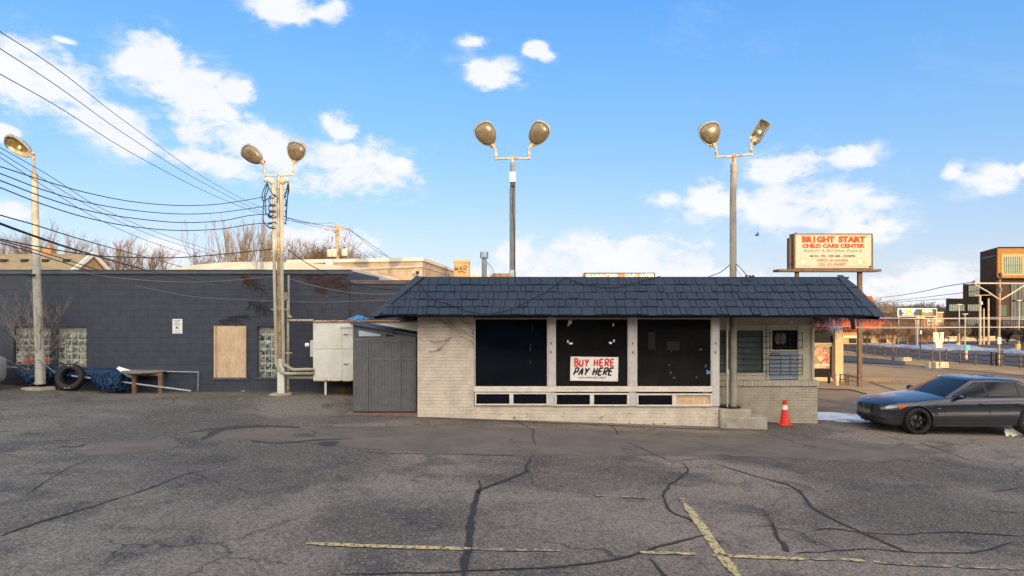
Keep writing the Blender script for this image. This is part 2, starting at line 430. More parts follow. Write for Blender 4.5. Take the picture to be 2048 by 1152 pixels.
m_rustpole = M('rusted cream pole', (.52,.42,.25), (.40,.22,.09), 7, .7, bump=.25, bscale=40, lo=.42, hi=.60)
m_alu = M('weathered aluminium', (.34,.34,.33), (.24,.24,.23), 8, .45, metal=.6, bump=.1)
m_cable = flat('black cable', (.015,.015,.017), .6)
m_cablegrey = flat('weathered grey cable', (.20,.20,.21), .7)
m_cab = M('off white cabinet paint', (.70,.70,.63), (.61,.60,.53), 2.5, .5, bump=.08, c3=(.28,.17,.09), t3=.75, s3=8)
m_wood = M('weathered brown wood', (.20,.12,.07), (.12,.07,.045), 6, .8, bump=.3)
m_shed = M('grey shed plastic', (.12,.123,.127), (.10,.103,.107), 5, .6, bump=.15, bscale=80)
m_tarp = M('blue tarp', (.005,.032,.080), (.003,.017,.045), 5, .45, bump=.6, bscale=14)
m_galv = M('galvanised pipe', (.34,.36,.38), (.22,.24,.26), 8, .4, metal=.7)
m_bark = M('bare grey branches', (.17,.135,.10), (.11,.082,.06), 3, .9)
m_barkwarm = M('bare brown branches', (.165,.12,.083), (.10,.07,.048), 3, .9)
m_red = flat('red sign paint', (.62,.045,.03), .6)
m_ink = flat('black sign paint', (.012,.012,.014), .6)
m_signwhite = M('white sign board', (.80,.76,.70), (.74,.70,.64), 3, .45)
# ------------------------------------------------------------------ ground
def asphalt():
    m, nb, p, v = newmat('old parking asphalt')
    sp = nb.n('ShaderNodeSeparateXYZ'); nb.l(v, sp.inputs[0])
    big = nb.noise(v, .23, 5, .55, .5); mid = nb.noise(v, 1.1, 7, .65, .3)
    side = nb.smooth(sp.outputs[0], -9.0, 3.0)
    base = nb.mix(side, (.146,.136,.112), (.174,.143,.114))
    col = nb.mix(nb.smooth(big, .40, .58), base, nb.mix(side, (.090,.084,.073), (.092,.077,.064)))
    col = nb.mix(nb.math('MULTIPLY', nb.smooth(mid, .50, .66), .7), col, (.050,.047,.046))
    # aggregate
    vo = nb.n('ShaderNodeTexVoronoi'); nb.l(v, vo.inputs['Vector']); vo.inputs['Scale'].default_value = 42
    sc = nb.n('ShaderNodeSeparateXYZ'); nb.l(vo.outputs['Color'], sc.inputs[0])
    fine = nb.noise(v, 75, 3, .7); f2 = nb.noise(v, 26, 4, .7)
    k = nb.math('MULTIPLY_ADD', nb.math('SUBTRACT', sc.outputs[0], .5), .8, nb.math('MULTIPLY', nb.math('SUBTRACT', f2, .5), 1.3))
    k = nb.math('ADD', k, 1.0)
    vm = nb.n('ShaderNodeVectorMath', operation='SCALE'); nb.l(col, vm.inputs[0]); nb.l(k, vm.inputs['Scale'])
    col = vm.outputs[0]
    # pale stone chips
    chips = nb.math('GREATER_THAN', sc.outputs[1], .93)
    col = nb.mix(nb.math('MULTIPLY', chips, .35), col, (.34,.31,.28))
    # black fine cracks network in places
    ds = nb.n('ShaderNodeMix', data_type='VECTOR'); ds.inputs[0].default_value = .35
    nb.l(v, ds.inputs[4]); nb.l(nb.noise(v, 1.6, 5, .7, 0, True), ds.inputs[5])
    cr = nb.n('ShaderNodeTexVoronoi', feature='DISTANCE_TO_EDGE'); nb.l(ds.outputs[1], cr.inputs['Vector']); cr.inputs['Scale'].default_value = .75
    ck = nb.math('MULTIPLY', nb.smooth(cr.outputs['Distance'], .012, .004), nb.smooth(nb.noise(v, .35, 2), .52, .6))
    col = nb.mix(nb.math('MULTIPLY', ck, .7), col, (.025,.024,.025))
    # grit against the back wall
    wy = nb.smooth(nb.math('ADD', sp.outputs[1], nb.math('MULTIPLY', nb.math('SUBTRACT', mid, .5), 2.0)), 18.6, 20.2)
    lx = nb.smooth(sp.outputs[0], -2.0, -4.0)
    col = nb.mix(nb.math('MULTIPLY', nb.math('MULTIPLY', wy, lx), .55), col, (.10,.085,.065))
    # wet brown apron at the right, dusty street beyond
    rx = nb.math('MULTIPLY', nb.smooth(sp.outputs[0], 8.5, 10.5), nb.smooth(sp.outputs[1], 18.5, 21))
    col = nb.mix(nb.math('MULTIPLY', rx, .85), col, nb.mix(nb.smooth(nb.noise(v, .5, 5), .45, .62), (.20,.13,.075), (.065,.05,.042)))
    nb.l(col, p.inputs['Base Color'])
    wet = nb.math('MULTIPLY', rx, nb.smooth(nb.noise(v, .5, 5), .5, .62))
    nb.l(nb.math('SUBTRACT', .88, nb.math('MULTIPLY', wet, .5)), p.inputs['Roughness'])
    p.inputs['Specular IOR Level'].default_value = .25
    bumpn(nb, p, nb.math('ADD', fine, sc.outputs[0]), .45, .008)
    return m
m_asph = asphalt()
def axis(a, b_, fa, fb, fine, grow):
    xs = []; t = fa
    while t < fb: xs.append(t); t += fine
    xs.append(fb); d = fine; t = fb
    while t < b_: d *= grow; t += d; xs.append(min(t, b_))
    d = fine; t = fa
    while t > a: d *= grow; t -= d; xs.insert(0, max(t, a))
    return xs
xs = axis(-900, 900, -24, 40, 1.0, 1.35); ys = axis(-200, 1500, 4, 90, 1.0, 1.35)
g = MB(); nx = len(xs)
for y in ys:
    for x in xs: g.v.append(Vector((x, y, hz(x, y))))
for j in range(len(ys)-1):
    for i in range(nx-1):
        a = j*nx+i; g.f.append((a, a+1, a+nx+1, a+nx))
g.build('ground', m_asph, smooth='all', kind='structure')
ACTIVE = []
def sheet(poly, off, name, mat, cuts=4, kind='structure'):
    bm = bmesh.new(); vs = [bm.verts.new(Vector((p[0], p[1], 0))) for p in poly]
    f = bm.faces.new(vs); bmesh.ops.triangulate(bm, faces=[f])
    for _ in range(cuts):
        es = [e for e in bm.edges if e.calc_length() > 1.3]
        if not es: break
        bmesh.ops.subdivide_edges(bm, edges=es, cuts=1, use_grid_fill=False); bmesh.ops.triangulate(bm, faces=bm.faces[:])
    for v in bm.verts: v.co.z = hz(v.co.x, v.co.y)+off
    bmesh.ops.recalc_face_normals(bm, faces=bm.faces)
    for fc in bm.faces:
        if fc.normal.z < 0: fc.normal_flip()
    me = bpy.data.meshes.new(name); bm.to_mesh(me); bm.free(); me.materials.append(mat)
    o = bpy.data.objects.new(name, me); COL.objects.link(o); o['kind'] = kind
    return o
def gpoly(px): return [gp(a, c)[:2] for a, c in px]
def ribbon(pxs, w, off, rnd, jit=.3, n=8, ragged=0, ks=1.0):
    pts = smoothpath([gp(a, c) for a, c in pxs], n); mb = MB(); L = []; Q = []
    ws = w if isinstance(w, (list, tuple)) else [w, w]
    ws = [a*ks for a in ws]; fine = []
    for i in range(len(pts)-1):
        k = max(1, int((pts[i+1]-pts[i]).length/.07))
        for q in range(k): fine.append(pts[i].lerp(pts[i+1], q/k))
    fine.append(pts[-1]); m = len(fine)
    for i, p in enumerate(fine):
        t = fine[min(i+1, m-1)]-fine[max(i-1, 0)]; nn = Vector((-t.y, t.x, 0)).normalized()
        s = i/(m-1); ww = ws[0]+(ws[1]-ws[0])*s; ww *= .5*min(1, .35+8*s, .35+8*(1-s))
        wob = (mnoise.noise(Vector((p.x*5, p.y*5, 3.3))))*w_j(jit)*.05
        a = p+nn*(ww*(1+jit*mnoise.noise(Vector((p.x*3, p.y*3, .5))))+wob); c = p-nn*(ww*(1+jit*mnoise.noise(Vector((p.x*3, p.y*3, 7.5))))-wob)
        a.z = hz(a.x, a.y)+off; c.z = hz(c.x, c.y)+off; L.append(a); Q.append(c)
    fs = []
    for k in range(m-1):
        if ragged and rnd.random() < ragged: continue
        fs.append((k, k+1, m+k+1, m+k))
    mb.add(L+Q, fs)
    return mb
def w_j(j): return j
rg = random.Random(4)
m_seal = M('tar crack sealant', (.046,.042,.042), (.034,.031,.032), 8, .85, bump=.3, spec=.15)
m_patch = M('smoother asphalt patch', (.132,.113,.094), (.098,.085,.072), 1.3, .9, bump=.5, bscale=70, lo=.35, hi=.68, c3=(.064,.059,.056), t3=.62, s3=1.1, spec=.25)
m_yellow = M('worn yellow paint', (.52,.41,.18), (.38,.30,.15), 12, .8, bump=.3, c3=(.10,.09,.08), t3=.54, s3=18)
m_yfaint = M('faded yellow paint', (.34,.28,.18), (.22,.19,.14), 12, .8, bump=.3, c3=(.10,.09,.085), t3=.50, s3=14)
m_stain = M('dark oil stain', (.058,.053,.052), (.045,.041,.041), 4, .85, bump=.3, bscale=60, spec=.2)
sheet(gpoly([(440,860),(620,856),(720,853),(900,851),(1060,856),(1250,862),(1480,868),(1700,880),(1900,905),(1750,925),(1500,913),(1200,912),(1030,910),(860,905),(720,896),(560,880),(400,880)]), .004, 'asphalt_patch', m_patch)
sheet(gpoly([(150,905),(230,884),(320,878),(370,880),(345,898),(260,908),(170,912)]), .004, 'asphalt_patch', m_patch)
# tar filled cracks
cr = MB()
for pts, w in [
 ([(1066,912),(1052,935),(1050,944),(1000,966),(965,978),(954,990),(946,1030),(938,1075),(930,1120),(925,1152)], (.06,.16)),
 ([(955,990),(962,970),(956,960)], (.06,.03)),
 ([(1360,925),(1376,942),(1340,970),(1328,1000),(1345,1025),(1380,1040),(1410,1060),(1432,1085),(1437,1108)], (.04,.10)),
 ([(1425,926),(1500,950),(1575,970),(1605,990),(1615,1005),(1640,1025),(1700,1055),(1760,1082),(1810,1105)], (.04,.10)),
 ([(1630,1062),(1665,1058),(1720,1065),(1800,1070),(1900,1065),(2048,1074)], (.05,.06)),
 ([(680,1148),(860,1146),(1000,1140),(1110,1134),(1190,1125),(1250,1115),(1300,1100),(1350,1085),(1410,1072)], (.05,.07)),
 ([(1545,1045),(1555,1075),(1580,1105)], (.04,.10)),
 ([(1300,1118),(1320,1140),(1335,1160)], (.04,.08)),
 ([(1590,1106),(1650,1104),(1740,1100),(1830,1106),(1950,1105),(2020,1085)], (.04,.05)),
 ([(0,1073),(80,1045),(180,1015),(290,980),(370,950),(420,940)], (.05,.03)),
 ([(1030,838),(1045,850),(1068,862),(1065,875),(1072,890)], (.05,.03)),
 ([(1222,850),(1230,860),(1238,872)], (.06,.04)),
 ([(1255,885),(1300,905),(1340,922)], (.03,.04)),
 ([(1500,860),(1550,872),(1590,885)], (.04,.03)),
 ([(60,985),(130,940),(190,915)], (.03,.02)),
 ([(1840,885),(1880,900),(1950,925)], (.03,.03)),
 ([(1340,925),(1400,918),(1460,920)], (.03,.02)),
 ([(1980,985),(2048,975)], (.03,.03))]:
    r_ = ribbon(pts, w, .009, rg, .7, 6, 0, .66); cr.add(r_.v, r_.f)
cr.build('crack_sealant', m_seal, normals=False, kind='structure')
# rims of the patches and oil stains
st = MB()
for pts, w in [([(405,880),(450,858),(480,855)], (.1,.35)), ([(470,855),(540,853),(600,855)], (.30,.12)), ([(500,882),(560,886),(640,880),(705,878)], (.12,.16)),
 ([(380,866),(430,858),(520,850)], (.08,.12)), ([(115,895),(160,893),(175,888)], (.1,.06)), ([(720,905),(790,907),(880,908),(1030,912)], (.03,.04)), ([(730,856),(640,853)], (.03,.06)),
 ([(835,836),(950,840),(1100,846),(1250,852),(1437,860)], (.05,.12))]:
    r_ = ribbon(pts, w, .0065, rg, .8, 6); st.add(r_.v, r_.f)
def blob(px, py, rx, ry, seed):
    c = gp(px, py); a = gp(px+rx, py); d = gp(px, py-ry) ; RX = (a-c).length; RY = (d-c).length; n = 26; vs = []
    for k in range(n):
        th = 2*math.pi*k/n; q = 1+.75*mnoise.noise(Vector((math.cos(th)*1.3+seed, math.sin(th)*1.3, seed*.7)))
        x = c.x+RX*q*math.cos(th); y = c.y+RY*q*math.sin(th); vs.append((x, y, hz(x, y)+.0065))
    return vs
for i, q in enumerate([(660,888,22,4)]):
    st.poly(blob(*q, i*3.1))
st.build('asphalt_stain', m_stain, normals=False, kind='structure')
# painted bay lines
yl = MB()
for pts, w, rr in [([(612,1088),(750,1094),(880,1098),(942,1099)], .10, .02), ([(1370,1008),(1400,1050),(1440,1108),(1480,1158)], .13, .02), ([(1425,1112),(1520,1116),(1610,1119)], .10, .02),
   ([(1280,1106),(1340,1108),(1395,1110)], .08, .05), ([(1680,1120),(1760,1126)], .08, .12)]:
    r_ = ribbon(pts, w, .013, rg, .12, 5, rr*.5); yl.add(r_.v, r_.f)
yl.build('bay_lines', m_yellow, normals=False, kind='structure')
yl = MB()
for pts, w in [([(942,1099),(1030,1101),(1120,1102)], .08), ([(1185,992),(1240,995),(1320,997)], .06), ([(1605,1007),(1630,1009)], .07), ([(1975,1021),(2032,1025)], .06), ([(1760,1128),(1900,1134),(2048,1140)], .07),
   ([(1620,1119),(1680,1121)], .07), ([(476,800),(488,796)], .12), ([(1360,990),(1372,1010)], .10)]:
    r_ = ribbon(pts, w, .013, rg, .3, 5, .1); yl.add(r_.v, r_.f)
yl.build('faded_bay_lines', m_yfaint, normals=False, kind='structure')

# ------------------------------------------------------------------ street at the right
m_road = M('dusty sunlit road', (.29,.195,.105), (.22,.145,.078), .35, .9, bump=.2, bscale=50, spec=.1)
m_walk = M('sandy concrete pavement', (.30,.205,.11), (.22,.15,.085), .6, .9, bump=.3, spec=.1)
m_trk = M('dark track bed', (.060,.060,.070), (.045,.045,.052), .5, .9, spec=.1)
m_far = M('far asphalt', (.085,.082,.09), (.065,.062,.07), .2, .9, spec=.1)
m_kerb = M('pale kerb', (.45,.34,.22), (.36,.27,.17), 1, .85)
sheet(gpoly([(1500,728),(1690,728),(2048,759),(2300,781),(2300,830),(1850,800),(1700,752),(1600,740)]), .02, 'road', m_road, 6)
sheet(gpoly([(1560,762),(1700,756),(1850,803),(1920,822),(1800,806),(1700,780),(1560,775)]), .035, 'pavement', m_walk, 5)
sheet(gpoly([(1500,700),(1700,703),(2048,735),(2300,758),(2300,775),(2048,752),(1700,719),(1500,714)]), .03, 'median', m_walk, 6)
sheet(gpoly([(1500,715),(1700,720),(1810,731),(1810,724),(1700,712),(1500,708)]), .045, 'dark_strip', m_trk, 5)  # dark strip laid over the near part of the median
sheet(gpoly([(1500,688),(1700,691),(2048,716),(2300,734),(2300,757),(2048,734),(1700,702),(1500,699)]), .04, 'track_bed', m_trk, 6)
sheet(gpoly([(1500,676),(1690,678),(2048,683),(2300,686),(2300,733),(2048,715),(1700,690),(1500,687)]), .05, 'far_road', m_far, 6)
sheet(gpoly([(1500,672),(1690,674),(1885,678),(2048,680),(2048,683),(1690,677.5),(1500,675.5)]), .12, 'far_kerb', m_kerb, 5)
m_snow = M('dirty snow', (.27,.30,.37), (.17,.18,.21), 2.5, .7, bump=.5, bscale=8, c3=(.22,.19,.17), t3=.64, s3=2.5)
def snow(px, py, rx, ry, hh, seed, name='snow_bank', n=26):
    c = gp(px, py); a = gp(px+rx, py); d = gp(px, py-ry); RX = (a-c).length; RY = (d-c).length
    mb = MB()
    def fn(u, v):
        x = (u*2-1); y = (v*2-1); r = math.sqrt(x*x+y*y)
        nz = .5+.5*mnoise.noise(Vector((x*3+seed, y*3, seed)))
        edge = 1+.35*mnoise.noise(Vector((x*2.2+seed, y*2.2, seed*2)))
        h_ = max(0, 1-(r/edge)**2); wx = c.x+x*RX; wy = c.y+y*RY
        return (wx, wy, hz(wx, wy)+(hh*h_*(.4+nz) if h_ > 0 else -.08)+(.0))
    mb.grid(fn, n, n); return mb.build(name, M('thin snow', (.70,.73,.80), (.48,.50,.56), 2.5, .7, bump=.5, bscale=8, c3=(.16,.12,.09), t3=.62, s3=2.5) if name == 'snow_patch' else m_snow, smooth='all', kind='stuff')
snow(1680, 834, 75, 8, .035, 1.0, 'snow_patch', 40)
for i, q in enumerate([(1752,689,40,2.5,.3),(1800,693,38,2.5,.35),(1856,697,36,4,.5),(1916,697,50,4.5,.6),(2028,706,24,3.5,.5),(1722,684,26,2,.3)]): snow(*q, 2.0+i)
# ------------------------------------------------------------------ low sales office with shake mansard
YW = 17.0; YR = 18.0; YE = 16.3; YT = 17.3; YB = 23.0
office = thing('brick_office', 'low cream brick sales office with navy shake mansard roof and three black picture windows', 'building', (X(1136, YW), YW, 0))
xl = X(835, YW); xr = X(1437, YW); xr2 = X(1635, YR); xr1 = X(1625, YR)
ztop = 2.83
def fx(px): return X(px, YW)
def fz(py): return Z(py, YW)
w = MB()
w.box(xl, fx(948), YW, YW+.25, -.8, ztop)            # pier at the left
w.box(fx(948), xr, YW+.002, YW+.22, -.8, fz(812))    # low wall below the windows
w.box(xl+.002, xl+.25, YW+.25, YB-.002, -.8, ztop)   # left side
w.box(xl, xr2-.1, YB, YB+.25, -.8, ztop)             # rear
w.build('wall', cream, office)
w = MB()
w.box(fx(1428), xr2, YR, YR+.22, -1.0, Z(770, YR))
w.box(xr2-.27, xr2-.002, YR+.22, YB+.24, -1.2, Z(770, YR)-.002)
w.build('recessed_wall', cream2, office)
w = MB()   # upper part of the recess: framed panel wall
w.box(fx(1420), xr1, YR+.03, YR+.2, Z(657, YR), ztop); w.box(X(1530, YR), X(1541, YR), YR+.032, YR+.2, Z(752, YR), Z(657, YR)); w.box(X(1600, YR), xr1, YR+.031, YR+.2, Z(760, YR), Z(657, YR))
w.box(fx(1420), X(1541, YR), YR+.033, YR+.2, Z(760, YR), Z(750, YR)); w.box(xr1-.15, xr1-.004, YR+.2, YB+.2, Z(760, YR), ztop)
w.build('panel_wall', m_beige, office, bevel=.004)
s = MB()   # soldier course sill
xx = fx(1437); rr = random.Random(3)
while xx < xr2+.03:
    s.box(xx, xx+.0915, YR-.045-rr.uniform(0,.006), YR+.2, Z(772, YR)+rr.uniform(-.004,.004), Z(760.5, YR)); xx += .095
s.build('brick_sill', M('beige sill brick', (.48,.43,.33), (.42,.37,.28), 5, .8, bump=.3), office, bevel=.006)
tr = MB(); tr.box(xr1-.02, xr1+.05, YR-.01, YR+.1, Z(760, YR), ztop); tr.box(X(1596, YR), X(1600, YR), YR-.01, YR+.05, Z(760, YR), Z(652, YR)); tr.box(X(1534, YR), X(1538, YR), YR-.005, YR+.05, Z(760, YR), Z(652, YR))
tr.box(fx(1438), xr1, YR-.02, YR+.05, Z(653, YR), Z(649, YR))
tr.split('trim', m_beige, office, bevel=.004)
# ceiling slab keeps the inside dark, soffit closes the eaves
sf = MB(); sf.box(X(745, YE)+.32, X(1763, YE)-.32, YE+.30, YB+.6, ztop-.005, ztop+.03)
sf.build('soffit', M('brown grey soffit', (.13,.11,.09), (.09,.075,.06), 4, .8), office)
# front posts, transoms
po = MB()
for a, c in ((1096.3,1110),(1257,1272.5)): po.box(fx(a), fx(c), YW-.03, YW+.12, fz(811.5), ztop)
po.box(fx(1423.5), xr+.015, YW-.035, YW+.2, fz(812), ztop)
po.split('post', m_mull, office, bevel=.004)
hd = MB(); hd.box(fx(947), fx(1423), YW-.01, YW+.12, fz(638.5), ztop); hd.build('header', M('dark grey header', (.15,.14,.13), (.10,.095,.09), 4, .6), office, bevel=.003)
tb = MB(); tb.box(fx(948), fx(1423.4), YW-.05, YW+.1, fz(783.2), fz(777)); tb.box(fx(948), fx(1423.4), YW-.035, YW+.09, fz(776.8), fz(774.6)) 
tb.build('window_sill', m_white, office, bevel=.006)
def ring(mb, x0, x1, z0, z1, y0, y1, t, tb=None):
    tb = tb or t
    mb.box(x0, x0+t, y0, y1, z0, z1); mb.box(x1-t, x1, y0, y1, z0, z1)
    mb.box(x0+t, x1-t, y0+.001, y1-.001, z0, z0+tb); mb.box(x0+t, x1-t, y0+.001, y1-.001, z1-t, z1)
for i, (a, c) in enumerate(((949,1096),(1110,1257),(1272.5,1423.5))):
    f = MB(); ring(f, fx(a), fx(c), fz(774.5), fz(636.5), YW-.015, YW+.07, .022)
    wf = f.build('window', m_white, office, bevel=.003, label=['window with pitch black pane, nearest the brick pier', 'middle window with taped pane', 'window nearest the concrete steps'][i])
    p = MB(); p.box(fx(a)+.02, fx(c)-.02, YW+.03, YW+.04, fz(774.5)+.02, fz(636.5)-.02)
    p.build('pane', g_blk if i == 0 else g_brn, wf)
    if i == 1:
        t = MB()
        for (u, v, du, dv, sl) in ((1137,649,2.4,6,0),(1140,645,7,7,1),(1136,683,3,5,0),(1142,687,7,3.5,0),(1221,686,6,4,1),(1228,682,3,5,1),(1227,650,2.5,6,0)):
            t.prism([(fx(u-du/2+sl), fz(v+dv/2)), (fx(u+du/2-sl*.5), fz(v+dv/2)), (fx(u+du/2+sl), fz(v-dv/2)), (fx(u-du/2), fz(v-dv/2))], YW+.026, YW+.0295)
        t.split('tape_scrap', m_signwhite, wf)
    if i == 2:
        t = MB()
        for (u, v, du, dv) in ((1339,730,2,5),(1342,746,3,6),(1349,756,6,3),(1394,755,4,3),(1402,699,5,4),(1412,732,3,7),(1386,688,1.5,2),(1343,703,2,2)):
            t.prism([(fx(u-du/2), fz(v+dv/2)), (fx(u+du/3), fz(v+dv/2-1)), (fx(u+du/2), fz(v-dv/3)), (fx(u-du/4), fz(v-dv/2))], YW+.026, YW+.0295)
        t.split('tape_scrap', flat('torn grey film', (.10,.10,.105), .6), wf)
        t = MB(); q = text_mb('26', fx(1413), fx(1422), fz(748), fz(740.5), YW+.0245, .02); q.build('number_decal', flat('pale blue decal', (.18,.45,.75), .5), wf, normals=False)
        # pale papers standing inside close behind the dark glass
        t = MB(); t.box(fx(1297), fx(1311), YW+.0265, YW+.0295, fz(699), fz(664)); t.box(fx(1334), fx(1360), YW+.0265, YW+.0295, fz(701), fz(683))
        t.split('paper', flat('smoked film patch', (.014,.0135,.013), .4, spec=.2), wf)
    if i == 0:
        t = MB()
        for (u, v, dv) in ((1065,656,10),(1061,695,14),(1061,724,8)): t.prism([(fx(u-.8), fz(v+dv/2)), (fx(u+.8), fz(v+dv/3)), (fx(u+.5), fz(v-dv/2)), (fx(u-.4), fz(v-dv/2))], YW+.026, YW+.0295)
        t.split('scratch', flat('film scratch', (.03,.045,.06), .5), wf)
lows = ((949.5,1096,784.8,810.5),(1110.3,1257,786,812),(1273,1423.2,787,812.5))
for i, (a, c, t0, b0) in enumerate(lows):
    f = MB(); ring(f, fx(a), fx(c), fz(b0)-.0, fz(t0), YW-.045, YW+.06, .038)
    mid = (fx(a)+fx(c))/2; f.box(mid-.05, mid+.05, YW-.043, YW+.058, fz(b0)+.03, fz(t0)-.03)
    wf = f.build('low_window', m_white, office, bevel=.005)
    for k in (0, 1):
        p = MB(); x0 = fx(a)+.03 if k == 0 else mid+.045; x1 = mid-.045 if k == 0 else fx(c)-.03
        p.box(x0, x1, YW-.0, YW+.01, fz(b0)+.03, fz(t0)-.03)
        if i == 2 and k == 1: p.build('plywood_panel', m_ply, wf, label='bare plywood panel filling the last low pane by the steps')
        else: p.build('pane', g_blk, wf)
# hardware specks on posts
hw = MB()
for px in (1102, 1265, 1430):
    for py in (686, 704): hw.box(fx(px)-.012, fx(px)+.012, YW-.05, YW-.028, fz(py+3), fz(py-2))
hw.split('post_fastener', flat('dark fastener', (.08,.075,.07), .6), office)
# recess windows
def rx(px): return X(px, YR)
def rz(py): return Z(py, YR)
f = MB(); ring(f, rx(1420), rx(1530), rz(750), rz(657), YR+.0, YR+.08, .05); f.box(rx(1452), rx(1456), YR+.0, YR+.08, rz(750), rz(657))
wf = f.build('barred_window', m_beige, office, bevel=.004)
p = MB(); p.box(rx(1420)+.04, rx(1530)-.04, YR+.05, YR+.06, rz(750)+.04, rz(657)-.04); p.build('pane', g_green, wf)
m_bar = flat('black iron bar', (.012,.022,.02), .45)
bars = MB()
for py in (672.5, 684, 695, 707, 717.5, 729.5, 741.5): bars.tube([(rx(1432), YR-.05, rz(py)), (rx(1536.5), YR-.05, rz(py))], .008, 5)
for px in (1521, 1524.5): bars.tube([(rx(px), YR-.06, rz(744)), (rx(px), YR-.06, rz(672))], .008, 5)
bars.build('security_bars', m_bar, wf)
f = MB(); ring(f, rx(1541), rx(1600), rz(703), rz(657), YR+.0, YR+.08, .045)
wf = f.build('service_window', m_beige, office, bevel=.004)
p = MB(); p.box(rx(1541)+.04, rx(1600)-.04, YR+.05, YR+.06, rz(703)+.04, rz(657)-.04); p.build('pane', g_brn, wf)
fan = MB()
for cx in (1557, 1567):
    fan.ball((rx(cx), YR+.045, rz(677)), .085, .012, .16, 12, 6)
fan.split('fan_grille', flat('dull grey fan cover', (.10,.10,.10), .5), wf)
bars = MB()
for py in (666, 680, 694): bars.tube([(rx(1536.5), YR-.05, rz(py)), (rx(1603), YR-.05, rz(py))], .008, 5)
for px in (1538, 1559, 1579, 1603): bars.tube([(rx(px), YR-.06, rz(698)), (rx(px), YR-.06, rz(664))], .009, 5)
bars.build('security_bars', m_bar, wf)
lp = MB(); lp.box(rx(1538), rx(1600), YR+.01, YR+.05, rz(759), rz(704)); lp = lp.build('metal_panel', M('blue grey metal panel', (.27,.32,.38), (.22,.26,.31), 3, .5), office, bevel=.003)
bars = MB()
for py in (710, 718.5, 726, 735, 742, 749): bars.tube([(rx(1536.5), YR-.05, rz(py)), (rx(1603), YR-.05, rz(py))], .008, 5)
for px in (1537, 1560, 1578.5, 1603): bars.tube([(rx(px), YR-.06, rz(750)), (rx(px), YR-.06, rz(709))], .009, 5)
bars.build('security_bars', m_bar, office)
nb_ = MB(); nb_.box(rx(1542), rx(1558), YR-.012, YR-.002, rz(711), rz(706)); npl = nb_.build('name_plate', m_ink, office)
q = text_mb('OFFICE HOURS', rx(1543.5), rx(1556.5), rz(709.6), rz(707.3), YR-.0135, .01); q.build('lettering', m_signwhite, npl, normals=False)
# rag hanging from the soffit
rag = MB(); rag.grid(lambda u, v: (rx(1569)+(u-.5)*.10*(1-.3*v)+.03*math.sin(v*6), YR-.45+.03*math.sin(u*9+v*4), ztop-.02-.27*v), 6, 8)
rag.build('hanging_rag', m_signwhite, office, smooth=True, normals=False)
# downpipe beside the pole, steps
dp = MB(); dp.tube([(X(1454.5,17.25), 17.25, .4), (X(1454.5,17.25), 17.25, ztop)], .022, 8); dp.box(X(1452,17.25), X(1457,17.25), 17.2, 17.3, 1.3, 1.42); dp.build('downpipe', m_beige, office, smooth=True)
cp = MB()
for (a, z) in (((1520, 746)),): cp.tube([(X(1516,YR), YR-.05, rz(752)), (X(1516,YR), YR-.05, rz(748))], .008, 5)
stp = MB(); stp.prismz([(xr+.02, 16.87),(X(1503,16.87), 16.87),(X(1488,17.9), 17.98),(xr+.02, 17.98)], -.5, .45); stp.build('top_step', M('worn grey concrete step', (.40,.36,.29), (.31,.27,.21), 2, .85, bump=.25, c3=(.20,.17,.13), t3=.68), office, bevel=.02)
stp = MB(); stp.prismz([(xr+.018, 16.82),(X(1535,16.82), 16.82),(X(1516,17.8), 17.9),(xr+.5, 17.9)], -.5, .27); stp.build('lower_step', m_concrete, office, bevel=.02)
mt_ = MB(); mt_.lathe([(.01,0),(.27,0),(.27,.018),(.01,.018)], (X(1466,17.1), 17.32, .453), n=20)
tag(origin_to(mt_.build('door_mat', m_black), (X(1468,17.1), 17.35, .45)), 'round black door mat on top of the concrete steps', 'door mat')

# mansard roof
eL = Vector((X(745,YE), YE, Z(630.5,YE))); eR = Vector((X(1763,YE), YE, Z(631.5,YE)))
tL = Vector((X(834,YT), YT, Z(556,YT))); tR = Vector((X(1690,YT), YT, Z(556,YT)))
eLb = Vector((eL.x, YB+.9, eL.z)); eRb = Vector((eR.x, YB+.9, eR.z)); tLb = Vector((tL.x, YB-.1, tL.z)); tRb = Vector((tR.x, YB-.1, tR.z))
ro = MB()
ro.poly([eL, eR, tR, tL]); ro.poly([eR, eRb, tRb, tR]); ro.poly([eRb, eLb, tLb, tRb]); ro.poly([eLb, eL, tL, tLb]); 
d = Vector((0,0,-.10)); ro.poly([tL+d, tR+d, tRb+d, tLb+d])
ro.poly([eL, eR, eR+Vector((-.3,.3,-.05)), eL+Vector((.3,.3,-.05))]); ro.poly([eR, eRb, eRb+Vector((-.05,-.05,-.09)), eR+Vector((-.05,.05,-.09))]); ro.poly([eL, eLb, eLb+Vector((.05,-.05,-.09)), eL+Vector((.05,.05,-.09))])
roof = ro.build('roof', m_navy_dk, office, normals=False)
rs = random.Random(11)
